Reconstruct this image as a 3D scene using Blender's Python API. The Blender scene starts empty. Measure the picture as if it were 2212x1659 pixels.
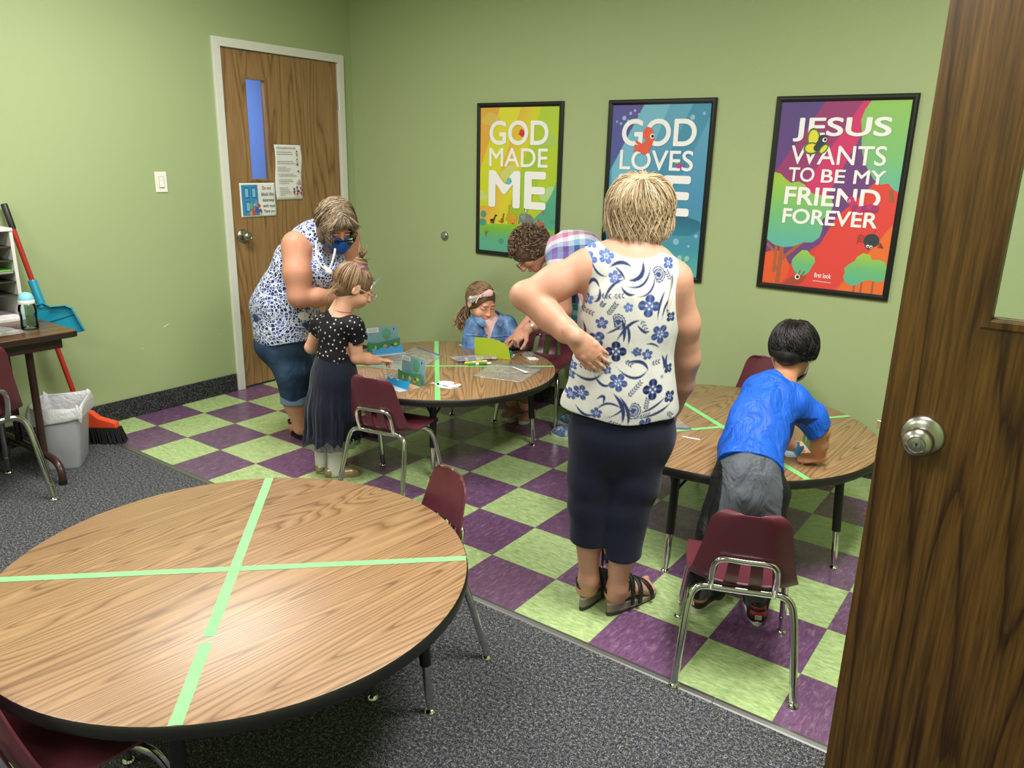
import bpy, bmesh, math, random
import numpy as np
from mathutils import Matrix, Vector
S = bpy.context.scene
COL = S.collection
# ---------------------------------------------------------------- camera, world, exposure
F_PX = 1676.69
CAM = (1.68628, -2.23699, 1.53178)
RIGHT = Vector((0.807917, 0.588860, 0.022677))
FWD = Vector((-0.560371, 0.779599, -0.279660))
UPV = RIGHT.cross(FWD)
cam_data = bpy.data.cameras.new('camera')
cam = bpy.data.objects.new('camera', cam_data)
COL.objects.link(cam)
M = Matrix(((RIGHT.x, UPV.x, -FWD.x, CAM[0]), (RIGHT.y, UPV.y, -FWD.y, CAM[1]), (RIGHT.z, UPV.z, -FWD.z, CAM[2]), (0, 0, 0, 1)))
cam.matrix_world = M
cam_data.sensor_fit = 'HORIZONTAL'
cam_data.sensor_width = 36.0
cam_data.lens = F_PX * 36.0 / 2212.0
cam_data.clip_start = 0.02
S.camera = cam
S.view_settings.view_transform = 'Standard'
S.view_settings.look = 'None'
S.view_settings.gamma = 1.0
S.view_settings.use_curve_mapping = False
S.view_settings.exposure = 0.35
W = bpy.data.worlds.new('room_air')
S.world = W
W.use_nodes = True
W.node_tree.nodes['Background'].inputs[0].default_value = (0.05, 0.05, 0.05, 1)
W.node_tree.nodes['Background'].inputs[1].default_value = 0.3
ZC = 2.74                       # ceiling height
XL, XR, YB, YF = -2.694, 2.345, 1.832, -4.4   # room: left, right, poster wall, wall behind the camera
def area(name, loc, sx, sy, power, col=(1, 0.97, 0.92)):
    l = bpy.data.lights.new(name, 'AREA'); l.shape = 'RECTANGLE'; l.size = sx; l.size_y = sy
    l.energy = power; l.color = col
    o = bpy.data.objects.new(name, l); COL.objects.link(o); o.location = loc
    return o
LAMPS = [(-1.30, -0.45, 45), (1.38, -0.32, 62), (-1.15, -2.9, 33), (0.85, -2.9, 33)]
for lx, ly, pw in LAMPS:
    area('troffer_light', (lx, ly, ZC - 0.035), 0.55, 1.15, pw)
area('next_room_light', (-3.7, 1.2, 2.5), 0.6, 0.6, 75, (0.9, 0.95, 1.0))

# ---------------------------------------------------------------- material helpers
def lin(r, g, b):
    f = lambda c: (c / 255 / 12.92) if c / 255 <= 0.04045 else ((c / 255 + 0.055) / 1.055) ** 2.4
    return (f(r), f(g), f(b), 1.0)
class N:
    """tiny node-graph writer"""
    def __init__(s, name):
        s.m = bpy.data.materials.new(name); s.m.use_nodes = True
        s.t = s.m.node_tree; s.b = s.t.nodes['Principled BSDF']
    def n(s, typ, **kw):
        x = s.t.nodes.new(typ)
        for k, v in kw.items():
            if k == 'i':
                for a, b in v.items(): s.put(x.inputs[a], b)
            else: setattr(x, k, v)
        return x
    def put(s, inp, v):
        if isinstance(v, bpy.types.NodeSocket): s.t.links.new(v, inp)
        elif isinstance(v, bpy.types.Node): s.t.links.new(v.outputs[0], inp)
        else: inp.default_value = v
    def math(s, op, a, b=0.0, c=0.0):
        x = s.n('ShaderNodeMath', operation=op); s.put(x.inputs[0], a); s.put(x.inputs[1], b); s.put(x.inputs[2], c)
        return x.outputs[0]
    def mix(s, f, a, b, mode='MIX'):
        x = s.n('ShaderNodeMix', data_type='RGBA', blend_type=mode)
        s.put(x.inputs[0], f); s.put(x.inputs[6], a); s.put(x.inputs[7], b)
        return x.outputs[2]
    def ramp(s, f, stops):
        x = s.n('ShaderNodeValToRGB'); s.put(x.inputs[0], f)
        e = x.color_ramp.elements
        while len(e) < len(stops): e.new(0.5)
        for el, (p, c) in zip(e, stops): el.position = p; el.color = c
        return x.outputs[0]
    def mapr(s, f, a, b, c=0.0, d=1.0, clamp=True):
        x = s.n('ShaderNodeMapRange', clamp=clamp)
        for i, v in enumerate((f, a, b, c, d)): s.put(x.inputs[i], v)
        return x.outputs[0]
    def noise(s, vec, scale, detail=2.0, rough=0.5, dist=0.0):
        x = s.n('ShaderNodeTexNoise'); s.put(x.inputs['Vector'], vec); s.put(x.inputs['Scale'], scale)
        s.put(x.inputs['Detail'], detail); s.put(x.inputs['Roughness'], rough); s.put(x.inputs['Distortion'], dist)
        return x.outputs[0]
    def obj(s): return s.n('ShaderNodeTexCoord').outputs['Object']
    def gen(s): return s.n('ShaderNodeTexCoord').outputs['Generated']
    def pos(s): return s.n('ShaderNodeNewGeometry').outputs['Position']
    def attr(s, name): return s.n('ShaderNodeAttribute', attribute_name=name)
    def mapping(s, vec, loc=(0, 0, 0), rot=(0, 0, 0), sc=(1, 1, 1)):
        x = s.n('ShaderNodeMapping'); s.put(x.inputs[0], vec)
        x.inputs[1].default_value = loc; x.inputs[2].default_value = rot; x.inputs[3].default_value = sc
        return x.outputs[0]
    def xyz(s, vec):
        x = s.n('ShaderNodeSeparateXYZ'); s.put(x.inputs[0], vec); return x.outputs
    def bump(s, h, strength=0.2, dist=0.01):
        x = s.n('ShaderNodeBump'); s.put(x.inputs['Height'], h); x.inputs['Strength'].default_value = strength
        x.inputs['Distance'].default_value = dist
        s.t.links.new(x.outputs[0], s.b.inputs['Normal'])
    def set(s, **kw):
        names = dict(col='Base Color', rough='Roughness', metal='Metallic', spec='Specular IOR Level', alpha='Alpha',
                     trans='Transmission Weight', ior='IOR', coat='Coat Weight', coatr='Coat Roughness', sss='Subsurface Weight',
                     sheen='Sheen Weight', emit='Emission Color', emits='Emission Strength')
        for k, v in kw.items(): s.put(s.b.inputs[names[k]], v)
        return s
def flat(name, rgb, rough=0.5, metal=0.0, vary=0.06, scale=30.0, **kw):
    """plain colour with a faint procedural mottling"""
    g = N(name); c = lin(*rgb)
    d = tuple(min(1, x * (1 + vary)) for x in c[:3]) + (1,); e = tuple(x * (1 - vary) for x in c[:3]) + (1,)
    g.set(col=g.mix(g.noise(g.obj(), scale), e, d), rough=rough, metal=metal, **kw)
    return g.m
def wood(name, light, mid, dark, along, freq=9.0, across=2.2, alongs=0.35, rough=0.35, fibre=0.35, coat=0.0, seed=(0, 0, 0), sharp=0.5, phase_mix=1.0):
    """contour-line wood grain; ALONG = rotation (euler) that brings the grain onto local X"""
    g = N(name); o = g.mapping(g.obj(), seed, along)
    v = g.mapping(o, sc=(alongs, across, across))
    n = g.noise(v, 1.0, 2.0, 0.45, 0.25)
    bands = g.math('FRACT', g.math('MULTIPLY', n, freq * phase_mix))
    fv = g.mapping(o, sc=(6, 170, 170)); fb = g.noise(fv, 1.0, 3.0, 0.6)
    fv2 = g.mapping(o, sc=(2.2, 60, 60)); f2 = g.noise(fv2, 1.0, 2.0, 0.6)
    b2 = g.math('ADD', bands, g.math('MULTIPLY', g.math('SUBTRACT', f2, 0.5), 0.5))
    col = g.ramp(b2, [(0.0, lin(*dark)), (0.10, lin(*mid)), (sharp, lin(*light)), (0.82, lin(*mid)), (1.0, lin(*dark))])
    fc = g.mapr(fb, 0.35, 0.7, 1 - fibre, 1 + fibre * 0.35)
    col = g.mix(1.0, col, g.n('ShaderNodeCombineColor', i={0: fc, 1: fc, 2: fc}), 'MULTIPLY')
    g.set(col=col, rough=rough, coat=coat, coatr=0.2)
    g.bump(fb, 0.05, 0.001)
    return g.m

# ---------------------------------------------------------------- mesh helpers
def link(o, parent=None):
    COL.objects.link(o)
    if parent is not None: o.parent = parent
    return o
def mesh_obj(name, verts, faces, mats=None, parent=None, smooth=False, mi=None, loc=None):
    me = bpy.data.meshes.new(name)
    me.from_pydata([tuple(v) for v in verts], [], [tuple(f) for f in faces])
    if mats is not None:
        for m in (mats if isinstance(mats, (list, tuple)) else [mats]): me.materials.append(m)
    if mi is not None: me.polygons.foreach_set('material_index', np.asarray(mi, dtype=np.int32))
    if smooth: me.polygons.foreach_set('use_smooth', np.ones(len(me.polygons), dtype=bool))
    me.update()
    o = bpy.data.objects.new(name, me)
    if loc is not None: o.location = loc
    return link(o, parent)
class MB:
    """collects shapes into one mesh"""
    def __init__(s): s.v = []; s.f = []; s.mi = []; s.m = 0
    def add(s, v, f):
        k = len(s.v); s.v += [tuple(x) for x in v]; s.f += [tuple(i + k for i in q) for q in f]; s.mi += [s.m] * len(f)
        return s
    def mat(s, i): s.m = i; return s
    def box(s, x0, x1, y0, y1, z0, z1, T=None):
        v = [Vector((x, y, z)) for z in (z0, z1) for y in (y0, y1) for x in (x0, x1)]
        if T is not None: v = [T @ a for a in v]
        return s.add(v, [(0, 2, 3, 1), (4, 5, 7, 6), (0, 1, 5, 4), (2, 6, 7, 3), (0, 4, 6, 2), (1, 3, 7, 5)])
    def tube(s, pts, r, n=10, cap=True, closed=False):
        P = [Vector(p) for p in pts]; m = len(P)
        rr = r if isinstance(r, (list, tuple)) else [r] * m
        V = []; up = None
        for i in range(m):
            if closed: t = (P[(i + 1) % m] - P[i - 1])
            else: t = (P[min(i + 1, m - 1)] - P[max(i - 1, 0)])
            t.normalize()
            if up is None:
                up = Vector((0, 0, 1)) if abs(t.z) < 0.9 else Vector((1, 0, 0))
            a = (up - t * up.dot(t)).normalized(); b = t.cross(a); up = a
            V += [P[i] + (a * math.cos(q) + b * math.sin(q)) * rr[i] for q in [2 * math.pi * j / n for j in range(n)]]
        Fc = []
        for i in range(m if closed else m - 1):
            j = (i + 1) % m
            for k in range(n):
                l = (k + 1) % n
                Fc.append((i * n + k, i * n + l, j * n + l, j * n + k))
        if cap and not closed:
            Fc.append(tuple(reversed(range(n)))); Fc.append(tuple((m - 1) * n + k for k in range(n)))
        return s.add(V, Fc)
    def lathe(s, prof, c=(0, 0, 0), n=32, T=None, cap=True):
        """prof: [(r,z)]"""
        V = [Vector((r * math.cos(2 * math.pi * k / n), r * math.sin(2 * math.pi * k / n), z)) for r, z in prof for k in range(n)]
        Fc = [(i * n + k, i * n + (k + 1) % n, (i + 1) * n + (k + 1) % n, (i + 1) * n + k) for i in range(len(prof) - 1) for k in range(n)]
        if cap:
            Fc.append(tuple(reversed(range(n)))); Fc.append(tuple((len(prof) - 1) * n + k for k in range(n)))
        V = [(T @ v if T is not None else v) + Vector(c) for v in V]
        return s.add(V, Fc)
    def prism(s, poly, z0, z1, T=None):
        n = len(poly)
        V = [Vector((x, y, z)) for z in (z0, z1) for x, y in poly]
        if T is not None: V = [T @ v for v in V]
        return s.add(V, [tuple(reversed(range(n))), tuple(range(n, 2 * n))] + [(k, (k + 1) % n, n + (k + 1) % n, n + k) for k in range(n)])
    def grid(s, P):
        """P: rows of points"""
        a, b = len(P), len(P[0])
        return s.add([p for row in P for p in row], [(i * b + j, i * b + j + 1, (i + 1) * b + j + 1, (i + 1) * b + j) for i in range(a - 1) for j in range(b - 1)])
    def build(s, name, mats, parent=None, smooth=False, bevel=0, seg=2, auto=None):
        o = mesh_obj(name, s.v, s.f, mats, parent, smooth, s.mi)
        if bevel:
            b = o.modifiers.new('bevel', 'BEVEL'); b.width = bevel; b.segments = seg; b.limit_method = 'ANGLE'; b.angle_limit = 0.6
        if auto is not None:
            for p in o.data.polygons: p.use_smooth = True
            sharp_edges(o.data, auto)
        return o
def sharp_edges(me, ang):
    bm = bmesh.new(); bm.from_mesh(me)
    for e in bm.edges:
        if len(e.link_faces) == 2 and e.calc_face_angle(0) > ang: e.smooth = False
    bm.to_mesh(me); bm.free()
def curve_pts(pts, n=8, closed=False):
    """Catmull-Rom through PTS"""
    P = [np.array(p, float) for p in pts]; out = []
    m = len(P)
    for i in range(m if closed else m - 1):
        if closed: a, b, c, d = P[i - 1], P[i], P[(i + 1) % m], P[(i + 2) % m]
        else: a, b, c, d = P[max(i - 1, 0)], P[i], P[i + 1], P[min(i + 2, m - 1)]
        for k in range(n):
            t = k / n
            out.append(0.5 * ((2 * b) + (c - a) * t + (2 * a - 5 * b + 4 * c - d) * t * t + (3 * b - a - 3 * c + d) * t ** 3))
    if not closed: out.append(P[-1])
    return [Vector(p) for p in out]
def thing(name, label, cat, loc=(0, 0, 0), rz=0.0, group=None):
    o = bpy.data.objects.new(name, None); COL.objects.link(o)
    o.empty_display_size = 0.1
    o.location = loc; o.rotation_euler = (0, 0, rz)
    o['label'] = label; o['category'] = cat
    if group: o['group'] = group
    return o
def tag(o, label, cat, group=None):
    o['label'] = label; o['category'] = cat
    if group: o['group'] = group
    return o
def struct(o): o['kind'] = 'structure'; return o
def dup(root, loc, rz, label, group=None):
    r = root.copy(); COL.objects.link(r); r.location = loc; r.rotation_euler = (0, 0, rz); r['label'] = label
    if group: r['group'] = group
    for ch in list(root.children):
        c = ch.copy(); COL.objects.link(c); c.parent = r
        for g in list(ch.children):
            d = g.copy(); COL.objects.link(d); d.parent = c
    return r

# ---------------------------------------------------------------- materials of the setting
def m_wall():
    g = N('green_wall_paint')
    n = g.noise(g.pos(), 90, 3.0, 0.6)
    big = g.noise(g.pos(), 1.3, 2.0)
    g.set(col=g.mix(big, lin(160, 175, 128), lin(165, 180, 133)), rough=0.55, spec=0.35)
    g.bump(n, 0.12, 0.004)
    return g.m
WALL = m_wall()
TILE = 0.3048
def m_tile():
    g = N('vinyl_checker_tiles'); p = g.pos()
    x, y, z = g.xyz(p)
    u = g.math('DIVIDE', x, TILE); v = g.math('DIVIDE', y, TILE)
    par = g.math('FLOORED_MODULO', g.math('ADD', g.math('FLOOR', u), g.math('FLOOR', v)), 2.0)
    # grain direction alternates with the tiles
    a = g.mapping(p, sc=(26, 85, 1)); b = g.mapping(p, sc=(85, 26, 1))
    vec = g.n('ShaderNodeMix', data_type='VECTOR'); g.put(vec.inputs[0], par); g.put(vec.inputs[4], a); g.put(vec.inputs[5], b)
    n1 = g.noise(vec.outputs[1], 1.0, 4.0, 0.65, 0.6)
    n2 = g.noise(p, 14, 2.0)
    green = g.ramp(n1, [(0.3, lin(136, 160, 104)), (0.5, lin(166, 189, 130)), (0.72, lin(196, 216, 158))])
    purp = g.ramp(n1, [(0.3, lin(88, 58, 90)), (0.55, lin(110, 78, 110)), (0.75, lin(146, 115, 145))])
    # per-tile value shift
    cx = g.n('ShaderNodeCombineXYZ', i={0: g.math('FLOOR', u), 1: g.math('FLOOR', v)})
    wn = g.n('ShaderNodeTexWhiteNoise', noise_dimensions='2D'); g.put(wn.inputs['Vector'], cx.outputs[0])
    col = g.mix(par, green, purp)
    f = g.mapr(wn.outputs[0], 0, 1, 0.93, 1.07)
    col = g.mix(1.0, col, g.n('ShaderNodeCombineColor', i={0: f, 1: f, 2: f}), 'MULTIPLY')
    def edge(q):
        fr = g.math('FRACT', q); return g.math('MINIMUM', fr, g.math('SUBTRACT', 1.0, fr))
    e = g.math('MINIMUM', edge(u), edge(v))
    seam = g.mapr(e, 0.0, 0.006, 1.0, 0.0)
    col = g.mix(g.math('MULTIPLY', seam, 0.55), col, lin(45, 38, 35))
    g.set(col=col, rough=g.mapr(n2, 0.3, 0.7, 0.2, 0.32), spec=0.5)
    g.bump(g.math('ADD', n1, g.math('MULTIPLY', seam, -2.0)), 0.04, 0.002)
    return g.m
def m_carpet(name='speckled_carpet', k=0.91):
    g = N(name); p = g.pos()
    n = g.noise(p, 260, 2.0, 0.7); n2 = g.noise(p, 95, 3.0, 0.75); n3 = g.noise(p, 2.0, 2.0)
    vo = g.n('ShaderNodeTexVoronoi', i={'Vector': p, 'Scale': 230.0})
    base = g.ramp(g.math('ADD', g.math('MULTIPLY', n, 0.55), g.math('MULTIPLY', n2, 0.45)),
                  [(0.38, lin(26 * k, 26 * k, 30 * k)), (0.50, lin(74 * k, 75 * k, 82 * k)), (0.58, lin(140 * k, 140 * k, 144 * k)), (0.68, lin(225 * k, 220 * k, 208 * k))])
    hue = g.xyz(vo.outputs['Color'])[0]
    tint = g.ramp(hue, [(0.0, (0.78, 0.86, 1.05, 1)), (0.45, (1, 1, 1, 1)), (0.75, (1.0, 0.98, 0.86, 1)), (1.0, (1.06, 1.0, 0.8, 1))])
    g.set(col=g.mix(1.0, base, tint, 'MULTIPLY'), rough=0.95, spec=0.1)
    g.bump(n2, 0.7, 0.006)
    return g.m
CARPET = m_carpet()
OAK = wood('oak_veneer', (164, 128, 87), (153, 117, 77), (126, 93, 58), (0, math.radians(90), 0), freq=14, across=4.2, alongs=0.55, rough=0.42, fibre=0.22)
OAK2 = wood('dark_oak_veneer', (108, 76, 32), (98, 67, 26), (62, 37, 11), (0, math.radians(90), 0), freq=11, across=4.0, alongs=0.30, rough=0.36, fibre=0.5, seed=(3, 1, 2))
WHITE_TRIM = flat('white_door_paint', (222, 222, 214), 0.4, vary=0.03)
BRUSHED = N('satin_steel'); BRUSHED.set(col=lin(176, 174, 166), metal=1.0, rough=0.28); BRUSHED.bump(BRUSHED.noise(BRUSHED.mapping(BRUSHED.obj(), sc=(400, 400, 20)), 1.0), 0.03, 0.001); BRUSHED = BRUSHED.m
CHROME = N('polished_chrome'); CHROME.set(col=CHROME.mix(CHROME.noise(CHROME.obj(), 15), lin(200, 200, 198), lin(220, 220, 218)), metal=1.0, rough=0.09); CHROME = CHROME.m
def m_glass(name, tint=(1, 1, 1, 1), rough=0.0):
    g = N(name); g.set(col=tint, rough=rough, trans=1.0, ior=1.45)
    lp = g.n('ShaderNodeBsdfTransparent'); g.put(lp.inputs[0], tint)
    fr = g.n('ShaderNodeFresnel', i={0: 1.35}); gl = g.n('ShaderNodeBsdfGlossy', i={'Roughness': 0.02})
    mx = g.n('ShaderNodeMixShader'); g.put(mx.inputs[0], fr.outputs[0]); g.put(mx.inputs[1], lp.outputs[0]); g.put(mx.inputs[2], gl.outputs[0])
    g.put(g.t.nodes['Material Output'].inputs[0], mx.outputs[0])
    return g.m
PANE = m_glass('window_glass', (0.96, 0.98, 0.97, 1))

# ---------------------------------------------------------------- room shell
T_WALL = 0.12
y_edge = -0.289                 # metal strip between tiles and carpet
struct(MB().box(XL, XR, y_edge, YB, -0.05, 0.0).build('floor', m_tile()))
struct(MB().box(XL - 0.0, XR, YF, y_edge, -0.05, 0.0).build('carpet', CARPET))
g = flat('ceiling_tile_white', (225, 224, 215), 0.9)
struct(MB().box(XL, XR, YF, YB, ZC, ZC + 0.05).build('ceiling', g))
# left wall with its doorway (y 0.755..1.712, up to z 2.15)
DY0, DY1, DZ = 0.752, 1.712, 2.15
b = MB(); x0, x1 = XL - T_WALL, XL
b.box(x0, x1, YF - T_WALL, DY0, 0, ZC).box(x0, x1, DY1, YB, 0, ZC).box(x0, x1, DY0, DY1, DZ, ZC)
# a pale chip in the paint and a scuff
b.mat(1)
for (cy, cz, l, h, t) in ((0.262, 0.512, 0.05, 0.007, 0.35), (0.10, 0.40, 0.022, 0.003, 0.2), (0.62, 0.40, 0.018, 0.003, -0.3)):
    T = Matrix.Translation((XL + 0.0004, cy, cz)) @ Matrix.Rotation(t, 4, 'X')
    b.prism([(-l / 2, 0), (-l * .2, -h * .5), (l / 2, -h * .1), (l * .35, h * .5), (-l * .1, h * .3)], 0, 0.0003, T @ Matrix(((0, 0, 1, 0), (1, 0, 0, 0), (0, 1, 0, 0), (0, 0, 0, 1))))
struct(b.build('wall_left', [WALL, flat('bare_plaster', (226, 228, 205), 0.8)]))
struct(MB().box(XL - T_WALL, XR + T_WALL, YB, YB + T_WALL, 0, ZC).build('wall_back', WALL))
struct(MB().box(XR, XR + T_WALL, YF, YB, 0, ZC).build('wall_right', WALL))
struct(MB().box(XL, XR, YF - T_WALL, YF, 0, ZC).build('wall_front', WALL))
BASE = m_carpet('carpet_baseboard', 0.66)
struct(MB().box(XL, XL + 0.012, YF, DY0 - 0.04, 0, 0.118).box(XL, XL + 0.012, DY1 + 0.04, YB, 0, 0.118).build('baseboard_left', BASE, bevel=0.003))
struct(MB().box(XL, XR, YB - 0.012, YB, 0, 0.118).build('baseboard_back', BASE, bevel=0.003))
# metal strip
strip = flat('dull_aluminium', (150, 150, 150), 0.38, metal=0.9)
b = MB()
for xa, xb in ((XL, 1.05), (1.053, XR)):
    b.prism([(-0.016, 0.0), (-0.012, 0.0035), (0, 0.0055), (0.012, 0.0035), (0.016, 0.0)], xa, xb, Matrix(((0, 0, 1, 0), (1, 0, 0, y_edge), (0, 1, 0, 0), (0, 0, 0, 1))))
struct(b.build('trim_1', strip))
# ceiling fixtures (off the top of the picture; they light the room)
frame_m = flat('fixture_white', (235, 235, 230), 0.5)
dif = N('fixture_diffuser'); dif.set(col=(0.9, 0.9, 0.9, 1), emit=(1, 0.97, 0.92, 1), emits=3.0); dif = dif.m
for i, (lx, ly, pw) in enumerate(LAMPS):
    r = thing('ceiling_light', ['long white ceiling light over the table by the panelled door', 'long white ceiling light over the table under the last poster', 'long white ceiling light over the desk side of the carpet', 'long white ceiling light near the open door'][i], 'ceiling light', (lx, ly, ZC))
    MB().box(-0.31, 0.31, -0.62, -0.585, -0.03, 0).box(-0.31, 0.31, 0.585, 0.62, -0.03, 0).box(-0.31, -0.28, -0.585, 0.585, -0.03, 0).box(0.28, 0.31, -0.585, 0.585, -0.03, 0).build('frame', frame_m, r)
    MB().box(-0.28, 0.28, -0.585, 0.585, -0.02, -0.012).build('diffuser', dif, r)

# next room seen through the door's narrow window
BLUE = flat('blue_wall_paint', (104, 134, 214), 0.6, vary=0.02)
struct(MB().box(-4.5, -4.4, 0.2, 2.4, 0, 2.9).build('wall_hall', BLUE))

# ---------------------------------------------------------------- door in the left wall
d1 = struct(thing('door_1', 'wood veneer door with narrow window in the left wall', 'door', (XL, 1.23, 0)))
y0, y1 = 0.773 - 1.23, 1.693 - 1.23          # slab
zt = 2.13
wy0, wy1, wz0, wz1 = 0.944 - 1.23, 1.092 - 1.23, 1.362, 1.968
sl = MB(); xs0, xs1 = -0.047, -0.003
sl.box(xs0, xs1, y0 + .004, wy0, 0.012, zt).box(xs0, xs1, wy1, y1 - .004, 0.012, zt).box(xs0, xs1, wy0, wy1, 0.012, wz0).box(xs0, xs1, wy0, wy1, wz1, zt)
slab = sl.build('door_slab', OAK, d1)
b = MB()   # stop moulding round the window
mw = 0.013
b.box(xs1 - 0.03, xs1 + 0.005, wy0 - mw, wy0 + 0.002, wz0 - mw, wz1 + mw).box(xs1 - 0.03, xs1 + 0.005, wy1 - 0.002, wy1 + mw, wz0 - mw, wz1 + mw)
b.box(xs1 - 0.03, xs1 + 0.005, wy0, wy1, wz0 - mw, wz0 + 0.002).box(xs1 - 0.03, xs1 + 0.005, wy0, wy1, wz1 - 0.002, wz1 + mw)
b.build('window_moulding', OAK, d1, bevel=0.002)
MB().box(-0.03, -0.025, wy0, wy1, wz0, wz1).build('window_pane', PANE, d1)
b = MB()   # casing and jamb
cz = zt + 0.055
b.box(-0.115, 0.018, y0 - 0.052, y0, 0, cz).box(-0.115, 0.018, y1, y1 + 0.052, 0, cz).box(-0.115, 0.018, y0, y1, zt + 0.003, cz)
b.build('door_frame', WHITE_TRIM, d1, bevel=0.003)
def knob_profile(k=1.0): return [(0.0435, 0), (0.0435, 0.003), (0.040, 0.009), (0.030, 0.014), (0.016, 0.017), (0.0135, 0.022), (0.0135, 0.030), (0.020, 0.034), (0.0275, 0.041), (0.0305, 0.050), (0.0300, 0.060), (0.0255, 0.068), (0.0175, 0.0725), (0.0165, 0.0715), (0.0155, 0.0715)]
TX = Matrix.Rotation(math.radians(90), 4, 'Y')
kn = MB().lathe(knob_profile(), (0, 0, 0), 40, TX).build('door_knob', BRUSHED, d1, auto=0.7); kn.location = (-0.003, 0.848 - 1.23, 1.01)
MB().lathe([(0.0085, 0.0700), (0.0085, 0.0745), (0.006, 0.0755)], (0, 0, 0), 20, TX).build('lock_cylinder', BRUSHED, kn, auto=0.7)
for hz in (1.885, 1.05, 0.22):
    b = MB(); b.tube([(0.006, y1 + 0.004, hz - 0.055), (0.006, y1 + 0.004, hz + 0.055)], 0.008, 12); b.tube([(0.006, y1 + 0.004, hz - 0.06), (0.006, y1 + 0.004, hz + 0.06)], 0.005, 8)
    b.build('hinge', BRUSHED, d1, auto=0.7)

# ---------------------------------------------------------------- open door on the right
d2 = struct(thing('door_2', 'open dark oak door with a large window, nearest the camera', 'door', (0, 0, 0)))
ex, ey, th, dw = 1.403, -0.462, 0.044, 0.915     # latch edge, near face
wx0, wx1, vz0, vz1 = ex + 0.165, ex + 0.165 + 0.58, 1.245, 2.0
b = MB()
b.box(ex, wx0, ey, ey + th, 0.012, zt).box(wx1, ex + dw, ey, ey + th, 0.012, zt).box(wx0, wx1, ey, ey + th, 0.012, vz0).box(wx0, wx1, ey, ey + th, vz1, zt)
b.build('door_slab', OAK2, d2)
b = MB(); mw = 0.016
for ya, yb in ((ey - 0.007, ey + 0.016), (ey + th - 0.016, ey + th + 0.007)):
    b.box(wx0 - mw, wx0 + .002, ya, yb, vz0 - mw, vz1 + mw).box(wx1 - .002, wx1 + mw, ya, yb, vz0 - mw, vz1 + mw)
    b.box(wx0, wx1, ya, yb, vz0 - mw, vz0 + .002).box(wx0, wx1, ya, yb, vz1 - .002, vz1 + mw)
b.build('window_moulding', OAK2, d2, bevel=0.003)
MB().box(wx0, wx1, ey + 0.019, ey + 0.025, vz0, vz1).build('window_pane', PANE, d2)
kn = MB().lathe(knob_profile(), (0, 0, 0), 48, Matrix.Rotation(math.radians(90), 4, 'X')).build('door_knob', BRUSHED, d2, auto=0.7)
kn.location = (1.487, ey, 0.986)
TK = Matrix.Rotation(math.radians(90), 4, 'X')
MB().lathe([(0.0145, 0.0695), (0.0145, 0.072), (0.0125, 0.0728)], (0, 0, 0), 28, TK).build('lock_cylinder', BRUSHED, kn, auto=0.6)
b = MB().lathe([(0.0075, 0.0725), (0.0075, 0.0736)], (0, 0, 0), 20, TK); b.build('lock_plug', flat('lock_grey', (165, 165, 158), 0.35, metal=0.8), kn)
b = MB().box(-0.0009, 0.0009, -0.0742, -0.0735, -0.0055, 0.0005).box(-0.0022, 0.0022, -0.0742, -0.0735, 0.0, 0.0028); b.build('keyhole', flat('keyhole_black', (10, 10, 10), 0.8), kn)
kb = MB().lathe(knob_profile(), (0, 0, 0), 40, Matrix.Rotation(math.radians(-90), 4, 'X')).build('door_knob', BRUSHED, d2, auto=0.7); kb.location = (1.487, ey + th, 0.986)
b = MB(); b.prism([(0, -0.007), (-0.011, -0.003), (-0.012, 0.003), (0, 0.010)], -0.009, 0.009, Matrix.Translation((ex, ey + th / 2, 0.986)))
b.build('latch', CHROME, d2, bevel=0.001)
for hz in (1.885, 1.05, 0.22):
    MB().tube([(ex + dw + 0.004, ey + th + 0.004, hz - 0.055), (ex + dw + 0.004, ey + th + 0.004, hz + 0.055)], 0.008, 12).build('hinge', BRUSHED, d2, auto=0.7)

# ---------------------------------------------------------------- small things on the walls
sw = thing('light_switch', 'white light switch on the green wall left of the closed door', 'light switch', (XL, 0.322, 1.351))
wp = flat('switch_white', (238, 236, 226), 0.35, vary=0.02)
MB().box(0.0, 0.006, -0.036, 0.036, -0.058, 0.058).build('wall_plate', wp, sw, bevel=0.003)
MB().box(0.004, 0.0085, -0.0165, 0.0165, -0.033, 0.033).build('switch_frame', flat('switch_shadow', (190, 188, 178), 0.4), sw, bevel=0.001)
b = MB(); b.prism([(0.005, -0.029), (0.013, -0.029), (0.009, 0.0), (0.0095, 0.029), (0.005, 0.029)], -0.013, 0.013, Matrix(((1, 0, 0, 0), (0, 0, 1, 0), (0, 1, 0, 0), (0, 0, 0, 1))))
b.build('rocker', wp, sw, bevel=0.001)
ds = thing('door_stop', 'round steel door stop on the green wall left of the first poster', 'door stop', (-1.829, YB, 1.011))
MB().lathe([(0.031, 0), (0.031, 0.004), (0.027, 0.012), (0.021, 0.015), (0.021, 0.012)], (0, 0, 0), 32, Matrix.Rotation(math.radians(90), 4, 'X')).build('base_ring', BRUSHED, ds, auto=0.6)
MB().lathe([(0.020, 0.008), (0.019, 0.017), (0.012, 0.021), (0.004, 0.022)], (0, 0, 0), 24, Matrix.Rotation(math.radians(90), 4, 'X')).build('rubber_bumper', flat('grey_rubber', (120, 118, 110), 0.7), ds, auto=0.6)

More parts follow.
